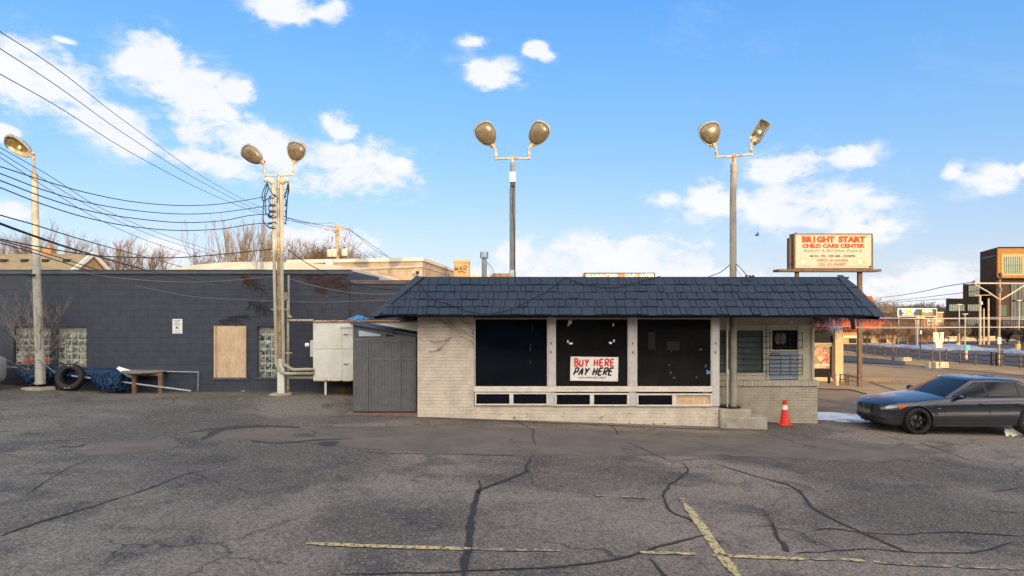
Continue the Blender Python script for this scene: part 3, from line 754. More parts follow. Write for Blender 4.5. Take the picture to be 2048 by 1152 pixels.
def shakes(A, B_, C_, D, rows, lift=.012):   # A,B_ eave ends; D above A, C_ above B_
    mb = MB(); nrm = (B_-A).cross(D-A).normalized()
    if nrm.z < 0: nrm = -nrm
    along = (B_-A).normalized(); up = nrm.cross(along).normalized()
    if up.z < 0: up = -up
    sl = (D-A).dot(up)
    for r in range(rows):
        v0 = sl*r/rows; v1 = min(sl*(r+1)/rows+.05, sl)
        if r == rows-1: v1 = sl
        def lim(v):
            t = v/sl; return (A.lerp(D, t)-A).dot(along), (B_.lerp(C_, t)-A).dot(along)
        a0, b0 = lim(v0); a1, b1 = lim(v1)
        u = min(a0, a1); base = rs.uniform(0, 6)
        while u < max(b0, b1):
            wd = rs.choice([rs.uniform(.08,.14), rs.uniform(.13,.24), rs.uniform(.18,.30)])
            g_ = rs.uniform(.005,.012); u1 = u+wd-g_*1.7; sk = rs.uniform(-.006,.006)
            dv = .010*mnoise.noise(Vector((u*.8+base, r*3.1, 0)))*2+rs.uniform(-.010,.010)
            if rs.random() < .03: dv -= .02
            th = rs.uniform(.010,.034)
            pts = [(max(u, a0), v0+dv), (min(u1, b0), v0+dv+rs.uniform(-.004,.004)), (min(u1+sk, b1), v1), (max(u+sk, a1), v1)]
            if pts[1][0]-pts[0][0] > .01 and pts[2][0]-pts[3][0] > .0:
                low = [A+along*p[0]+up*p[1]+nrm*.002 for p in pts]
                hi = [A+along*p[0]+up*p[1]+nrm*((th+lift) if k < 2 else .010) for k, p in enumerate(pts)]
                mb.add(low+hi, [(4,5,6,7),(0,1,5,4),(1,2,6,5),(2,3,7,6),(3,0,4,7)])
            u += wd
    return mb
mb = shakes(eL, eR, tR, tL, 5)
for q in (shakes(eR, eRb, tRb, tR, 5), shakes(eLb, eL, tL, tLb, 5)): mb.add(q.v, q.f)
mb.build('shake_course', m_navy, roof, normals=True)
# hip cover boards, ridge board
hb = MB()
o_ = Vector((0,-.03,.05)); t_ = (tL-eL)
hb.add([tuple(eL+t_*.30+Vector((-.05,-.04,.02))), tuple(eL+t_*.30+Vector((.12,-.06,.0))), tuple(tL+Vector((.18,-.05,.03))), tuple(tL+Vector((-.02,-.04,.05))),
        tuple(eL+t_*.30+Vector((-.06,.1,.0))), tuple(eL+t_*.30+Vector((.12,.0,-.05))), tuple(tL+Vector((.18,.1,-.02))), tuple(tL+Vector((-.02,.1,0)))], [(0,1,2,3),(0,1,5,4),(3,2,6,7),(0,3,7,4)])
hb.add([tuple(eL+Vector((-.05,-.04,-.02))), tuple(eL+Vector((.13,-.05,-.02))), tuple(eL+t_*.34+Vector((.14,-.05,.0))), tuple(eL+t_*.34+Vector((-.03,-.04,.02))),
        tuple(eL+Vector((-.05,.12,-.05))), tuple(eL+t_*.34+Vector((-.03,.12,.0)))], [(0,1,2,3),(0,3,5,4)])
# stepped hip shingles at the right
t_ = (tR-eR)
for k in range(4):
    a = eR+t_*(k/4.0-.02); c = eR+t_*((k+1)/4.0+.06); s_ = .045*(1 if k % 2 else .6)
    hb.add([tuple(a+Vector((-.20,-.05,.0))), tuple(a+Vector((.05,-.06-s_,.01))), tuple(c+Vector((-.02,-.02,.02) if k == 3 else (.02,-.03,.05))), tuple(c+Vector((-.18,-.03,.02))),
            tuple(a+Vector((.07,.16,-.02))), tuple(c+Vector((.03,.12,.03)))], [(0,1,2,3),(1,4,5,2)])
hb.box(tL.x-.02, tR.x+.10, YT-.005, YT+.04, tL.z-.02, tL.z+.03)
hb.build('hip_cover', m_navy, roof, normals=False)
pr = MB(); pr.box(tL.x, tR.x, YT+.045, YT+.10, tL.z-.12, tL.z+.02); pr.box(tL.x, tR.x, YB-.2, YB-.1, tL.z-.12, tL.z+.06)
pr.split('parapet_back', m_navy_dk, roof)
# cables draped on the roof
def roofpt(px, py, lift=.05):
    # intersect the view ray with the front slope plane
    n = (eR-eL).cross(tL-eL).normalized(); o = Vector((0,0,H)); dd = Vector(((px-1024)/F, 1, -(py-HZ)/F)); t = (eL-o).dot(n)/dd.dot(n)
    p = o+dd*t; return p+Vector((0,-1,1)).normalized()*lift
cb = MB()
cb.tube(smoothpath([roofpt(836,562), roofpt(862,598), roofpt(900,612), roofpt(940,626), roofpt(975,630), roofpt(1020,622), roofpt(1065,600), roofpt(1100,580), roofpt(1131,557)], 6), .009, 5)
tag(cb.build('roof_cable', m_cable, smooth=True), 'black cable sagging across the left half of the navy shake roof', 'cable')
cb = MB(); cb.tube(smoothpath([roofpt(1131,557), roofpt(1150,566), roofpt(1180,574), roofpt(1230,578), roofpt(1280,566), roofpt(1320,555)], 6), .008, 5)
tag(cb.build('roof_cable', m_cable, smooth=True), 'short thin cable looping below the roof edge under the cash offer sign', 'cable')
cb = MB(); cb.tube(smoothpath([P(1418,553,17.2), P(1440,545,17.3), P(1462,528,17.42), P(1468,526,17.38), P(1480,535,17.3), P(1492,549,17.2), P(1500,553,17.15)], 6), .010, 5)
cb.tube(smoothpath([P(1469,527,17.38), P(1474,540,17.3), P(1483,552,17.2)], 5), .006, 4)
tag(cb.build('roof_cable', m_cable, smooth=True), 'black cable looped over the right lamp pole where it meets the roof', 'cable')
cj = MB(); rj = random.Random(5)
for k in range(9): cj.ball(P(1492+rj.uniform(0,16), 553+rj.uniform(-2,1), 17.15), .03, .03, .02, 6, 4)
tag(cj.build('cable_joint', flat('dark splice', (.03,.03,.035), .5)), 'small lump of dark cable splices on the roof edge right of the right pole', 'cable joint')
# floodlight hanging below the left eave
fl = thing('floodlight', 'small black floodlight under the left end of the eave above the shed', 'floodlight', P(818,636,16.8))
q = MB(); q.ball(P(818,637,16.8), .10, .10, .075, 14, 8); q.build('housing', m_black, fl, smooth=True)
q = MB(); q.bar(P(818,630,16.8), P(818,636,16.8), .03, .03); q.build('bracket', m_black, fl)

# BUY HERE PAY HERE sign
bs = thing('window_sign', 'white banner reading BUY HERE PAY HERE in the middle black window', 'sign', (fx(1188), YW, fz(762)))
q = MB(); a, c, e_, g_ = (fx(1140), fz(761)), (fx(1235.5), fz(762.5)), (fx(1236.5), fz(714.3)), (fx(1141), fz(713))
q.prism([a, c, e_, g_], YW-.026, YW-.020); q.build('board', m_signwhite, bs)
strokes_mb('BUY HERE', fx(1147.5), fx(1228), fz(732), fz(718.5), YW-.029, .042, .04, .35, [1.1,.95,1,1,1,1,1,1]).split('red_lettering', m_red, bs, normals=False)
strokes_mb('PAY HERE', fx(1146), fx(1223), fz(750), fz(736), YW-.029, .042, .32, .30).split('black_lettering', m_ink, bs, normals=False)
text_mb('WITH APPROVED CREDIT', fx(1157), fx(1212), fz(757), fz(753.2), YW-.029, .012, .2).build('small_lettering', m_ink, bs, normals=False)
q = MB()
for (u, v) in ((1143.5,716),(1233.5,717),(1142,757.8),(1233,759.5)): q.lathe([(.001,0),(.010,0),(.010,.003)], (fx(u), YW-.027, fz(v)), (0,-1,0), 8)
q.split('grommet', m_ink, bs)

# dead vine on the cream pier
vn = thing('dead_vine', 'dry dark vine tendrils creeping over the cream brick pier below the eave', 'vine', (fx(900), YW, fz(705)))
q = MB(); rv = random.Random(9); lv = MB()
def tendril(pts, r, leaves=0):
    pth = smoothpath([Vector((fx(a)+0, YW-.012-rv.uniform(0,.012), fz(c))) for a, c in pts], 5); q.tube(pth, r, 4)
    for _ in range(leaves):
        p = rv.choice(pth); s_ = rv.uniform(.008,.018); lv.obox(p+Vector((rv.uniform(-.02,.02), -.01, rv.uniform(-.02,.02))), (1, rv.uniform(-.4,.4), rv.uniform(-1,1)), (0,1,0), (rv.uniform(-1,1),0,1), s_, .004, s_*.6)
tendril([(862,634),(890,645),(905,652),(918,662),(920,668),(900,676),(885,690),(875,700),(858,703)], .0028, 0)
tendril([(902,676),(890,688),(880,698),(868,704),(858,702)], .003, 46); tendril([(860,682),(870,684),(885,682),(899,677)], .0022, 30)
tendril([(880,634),(900,641),(903,655),(902,674)], .0025, 0); tendril([(920,672),(935,678),(945,684),(947,696)], .0022, 36)
for k in range(16):
    x0 = rv.uniform(875, 930); y0 = 634+rv.uniform(0,4)
    tendril([(x0, y0), (x0+rv.uniform(8,18), y0+rv.uniform(6,16)), (min(947, x0+rv.uniform(22,40)), y0+rv.uniform(14,34)), (947, y0+rv.uniform(22,46))], rv.uniform(.0012,.0026), 0)
q.build('stem', flat('dry vine stem', (.12,.085,.06), .9), vn); lv.build('leaf', flat('dry vine leaf', (.10,.06,.04), .9), vn)

# ------------------------------------------------------------------ storage shed
YS = 17.15
sx = lambda p: X(p, YS); sz = lambda p: Z(p, YS)
shed = thing('storage_shed', 'grey plastic storage shed with sloping roof against the left end of the brick office', 'shed', (sx(770), YS, sz(826)))
x0, x1 = sx(706), sx(832.5); zl, zr = sz(649.5), sz(671.5); zb = sz(824.5)
q = MB(); q.prism([(x0, zb),(x1, zb),(x1, zr),(x0, zl)], YS, YS+.03); 
q.box(x0, x0+.03, YS+.03, YS+1.2, zb, zl-.02); q.box(x0, x1, YS+1.2, YS+1.23, zb, zr); q.box(x1-.03, x1, YS+.03, YS+1.2, zb, zr-.02)
q.build('wall', m_shed, shed, bevel=.004)
def leaf(name, a, c, top, mid0, mid1):
    d_ = MB(); X0, X1 = sx(a), sx(c); s_ = .055
    y0 = YS-.028
    d_.box(X0, X1, YS-.014, YS-.001, sz(822), sz(top))
    for (u0, u1, v0, v1) in ((X0, X0+s_, sz(822), sz(top)), (X1-s_, X1, sz(822), sz(top)), (X0+s_, X1-s_, sz(822), sz(811)), (X0+s_, X1-s_, sz(mid1), sz(mid0)), (X0+s_, X1-s_, sz(top+5), sz(top))):
        d_.box(u0, u1, y0, YS-.013, v0, v1)
    u = X0+s_
    while u < X1-s_-.03:
        u1 = min(u+.085, X1-s_); d_.box(u+.004, u1-.004, YS-.019, YS-.0135, sz(811)+.004, sz(mid1)-.004); d_.box(u+.004, u1-.004, YS-.019, YS-.0135, sz(mid0)+.004, sz(top+5)-.004); u = u1
    return d_.build(name, m_shed, shed, bevel=.004)
leaf('side_panel', 708, 737.5, 680, 714, 720); leaf('door', 738.5, 802.5, 680, 714, 721); leaf('side_panel', 803.5, 832, 680, 714, 721)
q = MB(); q.box(x0, x1, YS-.034, YS-.001, sz(680), sz(676.5)); q.prism([(x0, sz(676.5)),(x0+.055, sz(676.5)),(x0+.055, zl-.01),(x0, zl)], YS-.02, YS-.001)
q.build('head_rail', m_shed, shed, bevel=.003)
fr = MB(); fr.prism([(sx(715), sz(674)),(sx(765), sz(674)),(sx(765), sz(668)),(sx(715), sz(658))], YS-.014, YS-.002); wn = fr.build('window', m_shed, shed, bevel=.003)
fr = MB(); fr.prism([(sx(718), sz(672.2)),(sx(761), sz(672.2)),(sx(761), sz(669)),(sx(718), sz(660.5))], YS-.018, YS-.013); fr.build('pane', flat('clear roof light pane', (.40,.46,.52), .15, spec=.8), wn)
fr = MB(); fr.prism([(sx(772), sz(672.5)),(sx(789), sz(672.5)),(sx(786), sz(670.5)),(sx(772), sz(667.5))], YS-.016, YS-.001); fr.build('vent', m_black, shed)
m_shroof = M('blue grey shed roof', (.07,.09,.115), (.05,.068,.09), 4, .5, bump=.2)
q = MB(); a0 = (sx(702), sz(649)); a1 = (sx(834), sz(671.8))
th = .035; q.prism([a0, a1, (a1[0], a1[1]+th), (a0[0], a0[1]+th)], YS-.08, YS+1.3)
for k in range(9):
    t = k/8; xx = a0[0]+(a1[0]-a0[0])*t; zz = a0[1]+(a1[1]-a0[1])*t+th
    q.bar((xx, YS-.082, zz+.003), (xx, YS+1.28, zz+.003), .03, .008)
q.build('roof', m_shroof, shed, bevel=.006)
q = MB(); q.bar(P(785,664,YS-.1), P(791,667,YS-.1), .05, .05); q.build('roof_clip', m_black, shed)
q = MB(); q.box(sx(695), sx(835.5), YS-.12, YS+1.2, sz(830)-.3, sz(825.5)); q.build('timber_base', M('reddish timber base', (.24,.13,.09), (.15,.09,.07), 6, .85, bump=.3), shed, bevel=.006)
# bits of dead creeper in the gap between shed and office
q = MB(); rv2 = random.Random(21)
for k in range(60):
    z_ = rv2.uniform(.35, 2.2); p = Vector((sx(832)+rv2.uniform(-.01,.03), YS-.06+rv2.uniform(-.03,.02), z_)); pp = [p]
    for _ in range(3): p = p+Vector((rv2.uniform(-.03,.03), rv2.uniform(-.01,.01), rv2.uniform(-.09,.09))); pp.append(p)
    q.tube(pp, .004, 3)
tag(origin_to(q.build('dead_creeper', flat('dry creeper', (.13,.10,.075), .9)), (sx(833), YS, .3)), 'strip of dry brown creeper in the gap between grey shed and brick office', 'creeper')
# tarp bundle on top of the cabinet
q = MB()
def tf(u, v):
    a = 2*math.pi*u; ph = math.pi*v*.5; r = 1+.45*mnoise.noise(Vector((math.cos(a)*2, math.sin(a)*2, v*3)))
    return (X(716,18.9)+.27*r*math.sin(ph)*math.cos(a), 18.95+.22*r*math.sin(ph)*math.sin(a), Z(642,18.9)+.02+.11*math.cos(ph)*(1+.6*mnoise.noise(Vector((a, v*4, 2)))))
q.grid(tf, 30, 10)
tag(origin_to(q.build('tarp_bundle', M('light blue tarp', (.08,.26,.48), (.03,.14,.32), 7, .5, bump=.5, bscale=18, c3=(.45,.5,.55), t3=.66), smooth='all', normals=False), (X(717,18.9), 18.95, Z(642,18.9))), 'crumpled light blue tarp bundle on top of the white cabinet beside the shed roof', 'tarp')
# ------------------------------------------------------------------ grey block building
YG = 20.0
gx = lambda p: X(p, YG); gz = lambda p: Z(p, YG)
blk = thing('block_building', 'long charcoal painted block building with glass block windows behind the lot', 'building', (gx(350), YG, .5))
XL = -24.0; xs_ = gx(698); xe = gx(900); zt = gz(541)-.0; zt2 = gz(562)
open_ = [(27,101.5,653,729), (113,173.5,653,733), (429,493,652,755), (515,566,653,755)]
w = MB(); cuts = [XL]; zb0 = -.4
cur = XL
for (a, c, t, b_) in open_:
    w.box(cur, gx(a), YG, YG+.3, zb0, zt); w.box(gx(a), gx(c), YG, YG+.3, gz(t), zt); w.box(gx(a), gx(c), YG, YG+.3, zb0, gz(b_)); cur = gx(c)
w.box(cur, xs_, YG, YG+.3, zb0, zt)
w.box(xs_, xe, YG+.03, YG+.33, zb0, zt2)
w.box(XL, xs_-.002, YG+9, YG+9.3, zb0, zt-.1); w.box(XL-.3, XL, YG+.002, YG+9.3, zb0, zt-.002); w.box(xs_-.3, xs_-.004, YG+.3, YG+9, 1, zt-.003)
w.box(xe-.3, xe-.003, YG+.33, YG+9, zb0, zt2-.01); w.box(xs_, xe, YG+9, YG+9.3, zb0, zt2-.005)
w.build('wall', greyblock, blk, normals=False)
q = MB(); q.box(XL, xs_+.02, YG-.04, YG+.36, zt-.10, zt+.0); q.box(XL, xs_+.025, YG-.06, YG+.36, zt, zt+.025); q.build('parapet_cap', M('charcoal cap metal', (.10,.105,.12), (.08,.084,.098), 3, .5), blk, bevel=.004)
q = MB(); q.box(xs_+.021, xe, YG-.0, YG+.38, zt2-.09, zt2+.03); q.build('parapet_cap', M('brown cap metal', (.14,.11,.10), (.10,.08,.075), 3, .6), blk, bevel=.004)
q = MB(); q.box(XL, xs_-.3, YG+.3, YG+9, zt-.7, zt-.6); q.box(xs_, xe-.3, YG+.33, YG+9, zt2-.7, zt2-.6); q.build('roof', M('grey roof membrane', (.3,.3,.3)), blk)
# glass block
def gbmat():
    m, nb, p, v = newmat('wavy glass block')
    mp = nb.n('ShaderNodeTexNoise'); nb.l(v, mp.inputs['Vector']); mp.inputs['Scale'].default_value = 8; mp.inputs['Detail'].default_value = 1; mp.inputs['Distortion'].default_value = 1.2
    col = nb.ramp(mp.outputs['Fac'], [(0.36,(.03,.045,.045)),(.46,(.12,.15,.13)),(.56,(.26,.28,.22)),(.66,(.46,.46,.36))])
    nb.l(col, p.inputs['Base Color']); p.inputs['Roughness'].default_value = .15; p.inputs['Specular IOR Level'].default_value = .8
    bumpn(nb, p, mp.outputs['Fac'], .8, .03); return m
m_gb = gbmat(); m_mort = M('pale block mortar', (.46,.47,.40), (.36,.37,.31), 9, .8)
m_gbcap = M('cloudy top block', (.36,.33,.28), (.24,.22,.19), 12, .4, bump=.3)
def gbwin(a, c, t, b_, lab, red=False, bc=4.6):
    f = MB(); f.box(gx(a), gx(c), YG+.11, YG+.2, gz(b_), gz(t)); wf = f.build('glass_block_window', m_mort, blk, label=lab)
    nrow = round((gz(t)-gz(b_))/.2); hh = (gz(t)-gz(b_))/nrow; ncol = max(1, int((gx(c)-gx(a))/.19)); ww = .19
    gb = MB(); gt = MB(); rd = MB()
    for r in range(nrow):
        u = gx(a)
        while u < gx(c)-.03:
            u1 = min(u+ww, gx(c)); z0 = gz(b_)+r*hh
            bb = gt if r == nrow-1 else (rd if red and r == 0 and u > gx(a)+.15 else gb)
            m_ = .014; o = len(bb.v)
            def f2(s, tt, u=u, u1=u1, z0=z0):
                bul = .018*(1-(2*s-1)**4)*(1-(2*tt-1)**4)
                return (u+m_+(u1-u-2*m_)*s, YG+.108-bul, z0+m_+(hh-2*m_)*tt)
            bb.grid(f2, 4, 4); u = u1
    gb.build('glass_block', m_gb, wf, smooth='all', normals=False); gt.build('top_glass_block', m_gbcap, wf, smooth='all', normals=False)
    if red: rd.build('red_glass_block', M('reddish glass block', (.55,.12,.07), (.35,.10,.07), 12, .3), wf, smooth='all', normals=False)
gbwin(*open_[0], 'glass block window with red blocks at its foot, behind the light pole', True)  # lowest row of blocks is coloured red
gbwin(*open_[1], 'glass block window behind the leaning tyre')
gbwin(*open_[3], 'glass block window behind the conduits, right of the plywood')
q = MB(); q.box(gx(429), gx(493), YG-.0, YG+.12, gz(755), gz(652)); wb = q.build('boarded_window', m_ply, blk, label='window opening boarded with bare plywood')
q = MB(); q.box(gx(429), gx(432), YG-.05, YG+.0, gz(755), gz(652)); q.box(gx(490), gx(493), YG-.05, YG+.0, gz(755), gz(652)); q.box(gx(432), gx(433.8), YG-.03, YG, gz(753), gz(703)); q.split('batten', m_ply, wb, bevel=.003)
q = MB(); q.box(gx(425), gx(497), YG-.035, YG+.02, gz(759.5), gz(755.5)); q.box(gx(510), gx(566), YG-.03, YG+.02, gz(758.5), gz(755.5)); q.box(gx(110), gx(176), YG-.03, YG+.02, gz(737), gz(733.4)); q.split('sill', M('charcoal sill', (.10,.105,.12), (.07,.074,.088), 4, .7), blk, bevel=.006)
# dried creeper stains
rd = random.Random(17)
def creeper(name, lab, centers, n, cat='creeper', col=(.085,.042,.032), y=YG):
    st_ = MB(); lf = MB()
    for (cx, cy, rx_, ry_, sl) in centers:
        for _ in range(n):
            a = rd.gauss(0, .5); px = cx+rx_*a; py = cy+ry_*rd.gauss(0, .45)+sl*a*rx_
            p = P(px, py, y-.015); pts = [p]
            ang = rd.uniform(-.9, .4)+(-.6 if sl > 0 else 0)
            for _ in range(4):
                ang += rd.uniform(-.6,.6); p = p+Vector((math.cos(ang)*.09, 0, math.sin(ang)*.06)); pts.append(p)
            st_.tube(pts, rd.uniform(.0025,.006), 3, False)
            for _ in range(3):
                p = rd.choice(pts); s_ = rd.uniform(.012,.03); lf.obox(p+Vector((rd.uniform(-.03,.03), -.012, rd.uniform(-.03,.03))), (1, rd.uniform(-.5,.5), rd.uniform(-1,1)), (0,1,.2), (rd.uniform(-.8,.8),0,1), s_, .003, s_*.7)
    t = thing(name, lab, cat, P(centers[0][0], centers[0][1]+10, y))
    st_.build('stem', flat('dry creeper stem', mul(col,.7), .9), t); lf.build('leaf', flat('dry creeper leaf', col, .9), t)
creeper('dead_creeper', 'reddish brown dead creeper on the charcoal wall right of the conduit pole', [(615,555,22,10,0),(632,572,7,16,0),(660,560,14,10,0),(675,572,12,16,0)], 26)
creeper('dead_creeper', 'streak of brown dead creeper on the charcoal wall left of the conduit pole', [(505,566,18,5,.75),(488,556,8,5,.3)], 28)
creeper('dead_creeper', 'thin dark dead creeper above the plywood window', [(480,632,26,2,-.05),(450,640,26,3,.0),(500,605,14,2,.4),(520,612,8,5,.9)], 14, col=(.05,.04,.04))
q = MB()   # creeper veins on the low wall part
for k in range(46):
    p = P(rd.uniform(585, 800), rd.uniform(556, 640), YG-.01); pts = [p]; ang = rd.uniform(-3.1, 0)
    if p.x > xs_: p.z = min(p.z, zt2-.15)
    for _ in range(rd.randint(5, 10)):
        ang += rd.uniform(-.5,.5); p = p+Vector((math.cos(ang)*.1, 0, math.sin(ang)*.08)); pts.append(p)
    q.tube(pts, rd.uniform(.0025,.0045), 3, False)
tag(origin_to(q.build('climber_stems', flat('climber stem', (.10,.075,.07), .9)), P(700,640,YG)), 'web of thin bare climber stems on the charcoal wall left of the mansard', 'climber')
# notice on the wall
nt_ = thing('wall_notice', 'small white parking notice fixed high on the charcoal wall', 'notice', (gx(355), YG, gz(668)))
q = MB(); q.box(gx(345.2), gx(365), YG-.012, YG-.002, gz(667), gz(638)); q.build('board', flat('white metal', (.72,.73,.72), .5), nt_)
q = MB()
for (tx, a, c, t, b_) in (('PRIVATE PROPERTY',347.5,362.5,640.5,642.3),('PARKING',350,359,643.2,645),('FOR CUSTOMERS ONLY',349,361,646.2,647.4),('UNAUTHORIZED VEHICLES',347.5,362.5,648.4,649.5),('WILL BE TOWED',350.5,359.5,650.4,651.5),('AT OWNERS EXPENSE',349,361,660.5,661.5),('NO OVERNIGHT PARKING',347.5,362.5,664,665.2)):
    r_ = text_mb(tx, gx(a), gx(c), gz(b_), gz(t), YG-.0135, .02); q.add(r_.v, r_.f)
q.prism([(gx(351.5), gz(657)),(gx(358.8), gz(657)),(gx(358), gz(655.5)),(gx(355), gz(655)),(gx(354), gz(652.8)),(gx(352.6), gz(653)),(gx(352), gz(655.4))], YG-.0138, YG-.0125)
q.build('lettering', m_ink, nt_, normals=False)

# ------------------------------------------------------------------ electrical cabinet
YC = 19.35; cx = lambda p: X(p, YC); cz = lambda p: Z(p, YC)
cab = thing('electrical_cabinet', 'large off white metal cabinet on legs between conduit pole and shed', 'cabinet', (cx(720), YC, .4))
q = MB(); q.box(cx(626), cx(838), YC, YC+.5, cz(760), cz(644)); q.build('body', m_cab, cab, bevel=.008)
q = MB(); q.box(cx(624), cx(840), YC-.05, YC+.55, cz(644)+.002, cz(641)); q.build('top', M('rusty cabinet top', (.45,.36,.24), (.28,.12,.05), 9, .8, lo=.42, hi=.55), cab, bevel=.004)
for (a, c, t, b_) in ((629,683.5,647.5,698),(684.5,735,647.5,698),(629,684.5,700.5,756),(685.5,736,700.5,756)):
    q = MB(); q.box(cx(a), cx(c), YC-.012, YC-.001, cz(b_), cz(t)); dr = q.build('door', m_cab, cab, bevel=.004)
    if a > 680:
        q = MB(); zz = cz((t+b_)/2-4 if t < 660 else 728); q.bar((cx(688), YC-.03, zz), (cx(697), YC-.03, zz+.01), .02, .018); q.build('handle', m_alu, dr)
        if t < 660: q = MB(); q.box(cx(682), cx(730), YC-.04, YC-.012, cz(655), cz(649.5)); q.build('rain_hood', m_cab, dr, bevel=.003)
q = MB(); q.box(cx(628), cx(838), YC-.02, YC+.5, cz(762), cz(759.6)); q.build('base_rail', M('rusty base rail', (.60,.56,.46), (.33,.15,.06), 8, .8, lo=.45, hi=.6), cab)
q = MB(); q.box(cx(648.5), cx(652.5), YC+.02, YC+.07, hz(cx(650),YC)-.1, cz(762)); q.build('leg', m_cab, cab)
q = MB(); q.box(cx(800), cx(804), YC+.02, YC+.07, hz(cx(800),YC)-.1, cz(762)); q.build('leg', m_cab, cab)
q = MB(); q.box(cx(619), cx(626), YC+.05, YC+.25, cz(714), cz(681)); mb_ = q.build('meter_box', flat('light grey meter box', (.46,.48,.5), .5), cab, bevel=.006)
q = MB(); q.lathe([(.001,0),(.055,0),(.06,.03),(.06,.09),(.045,.11),(.001,.115)], P(618,690,YC+.12), (-1,-.3,0), 14); q.build('meter_dome', flat('white meter dome', (.75,.76,.78), .15), mb_, smooth=True)
# ------------------------------------------------------------------ things along the grey wall
def leant(name): pass
# tyre
ty = thing('tyre', 'worn black truck tyre leaning by the charcoal wall next to the sapling', 'tyre', gp(141,775))
Yt = YG-.42; ctr = P(141, 754.5, Yt); ax = Vector((.12,-1,.22)).normalized(); R_ = .375
prof = [(R_*.60,-.06),(R_*.66,-.105),(R_*.82,-.125),(R_*.94,-.115),(R_*.995,-.085),(R_,0),(R_*.995,.085),(R_*.94,.115),(R_*.82,.125),(R_*.66,.105),(R_*.60,.06),(R_*.62,0)]
q = MB(); q.lathe(prof, ctr, ax, 44, True); body = q.build('tyre_body', M('dusty tyre rubber', (.028,.027,.027), (.016,.016,.017), 6, .75, bump=.3, bscale=50), ty, smooth=True)
q = MB(); a_ = ax.orthogonal().normalized(); b_ = ax.cross(a_)
for k in range(44):
    th = 2*math.pi*k/44
    for sgn, of in ((-1,0),(1,.5)):
        t2 = th+of*2*math.pi/44; rad = a_*math.cos(t2)+b_*math.sin(t2); tan = ax.cross(rad)
        q.obox(ctr+rad*(R_+.001)+ax*sgn*.055, ax+tan*.25*sgn, tan, rad, .095, .026, .020)
q.build('tread_block', flat('tread rubber', (.02,.02,.02), .8), ty)
q = MB()
for k in range(20):
    if k % 10 in (0,1):
        th = 2*math.pi*k/20+.6; rad = a_*math.cos(th)+b_*math.sin(th); q.obox(ctr+rad*R_*.86+ax*.124, ax.cross(rad), rad, ax, .05, .02, .003)
q.split('sidewall_lettering', flat('pale rubber lettering', (.35,.35,.34), .8), ty)
# blue tarps
def drape(name, lab, top, bot, dep, seed, nfold=7, amp=.05, cols=50, rows=24):
    q = MB(); tp = smoothpath([P(a, c, YG-.08) for a, c in top], 10); bt = smoothpath([P(a, c, YG-dep) for a, c in bot], 10)
    def samp(pth, u):
        i = u*(len(pth)-1); k = min(int(i), len(pth)-2); return pth[k].lerp(pth[k+1], i-k)
    def fn(u, v):
        a = samp(tp, u); b2 = samp(bt, u); p = a.lerp(b2, v); 
        f_ = math.sin(u*nfold*6.28+3*mnoise.noise(Vector((u*4, v*2, seed))))*amp*(.3+v)+.10*mnoise.noise(Vector((u*9, v*5, seed)))*(.3+v)+.04*mnoise.noise(Vector((u*30, v*14, seed)))
        p.y -= abs(f_)+.14*math.sin(math.pi*v)+.02; p.z += .035*mnoise.noise(Vector((u*11, v*7, seed+3)))
        p.z = max(p.z, hz(p.x, p.y)+.015+.02*abs(f_)*8)
        return p
    q.grid(fn, cols, rows); return tag(origin_to(q.build(name, m_tarp, smooth='all', normals=False), samp(bt, .5)), lab, 'tarp')
drape('blue_tarp', 'blue tarp hung between the glass block window and the light pole foot', [(30,731),(50,731),(72,731),(104,731)], [(32,740),(55,758),(66,768),(104,756)], .35, 1.5, 3, .05, 60, 30)
drape('blue_tarp', 'long blue tarp hung behind the tyre along the charcoal wall', [(104,736),(140,735),(180,735),(248,738)], [(104,752),(140,756),(180,757),(200,752)], .2, 4.2, 5, .04, 60, 20)
def heap(name, lab, cpx, cpy, rx_, ry_, rz_, seed):
    c = P(cpx, cpy, YG-.45); q = MB()
    def fn(u, v):
        a = 2*math.pi*u; ph = math.pi*v
        r = 1+.30*mnoise.noise(Vector((math.cos(a)*1.6+seed, math.sin(a)*1.6, v*2)))+.12*abs(math.sin(v*19+4*math.cos(a+seed)+5*mnoise.noise(Vector((math.cos(a)*3, math.sin(a)*3+v*4, seed)))))+.10*mnoise.noise(Vector((math.cos(a)*7, math.sin(a)*7, v*9+seed)))
        p = c+Vector((rx_*math.sin(ph)*math.cos(a)*r, ry_*math.sin(ph)*math.sin(a)*r, rz_*math.cos(ph)*(.8+.3*r)))
        p.z = max(p.z, hz(p.x, p.y)+.01); return p
    q.grid(fn, 90, 70); return tag(origin_to(q.build(name, m_tarp, smooth='all', normals=False), c-Vector((0,0,rz_))), lab, 'tarp')
drape('blue_tarp', 'bunched up blue tarp hanging in deep folds left of the round table', [(188,741),(205,737),(225,736),(249,741)], [(194,766),(206,776),(226,781),(250,777)], .55, 6.4, 4, .10, 90, 40)
drape('blue_tarp', 'narrow blue tarp fold hanging beside the left leg of the round table', [(241,742),(252,745),(264,752)], [(238,782),(250,786),(264,784)], .35, 9.2, 3, .07, 60, 40)
q = MB(); q.add([tuple(P(237,733,YG-.12)), tuple(P(277,745,YG-.2)), tuple(P(271,760,YG-.35)), tuple(P(252,752,YG-.3)), tuple(P(233,737,YG-.15))], [(0,1,2,3,4)])
ob = q.build('foam_board', flat('white foam board', (.7,.72,.74), .7)); md = ob.modifiers.new('thick', 'SOLIDIFY'); md.thickness = .02
tag(origin_to(ob, P(255,755,YG-.2)), 'torn white board stuck between the blue tarp and the round table', 'board')
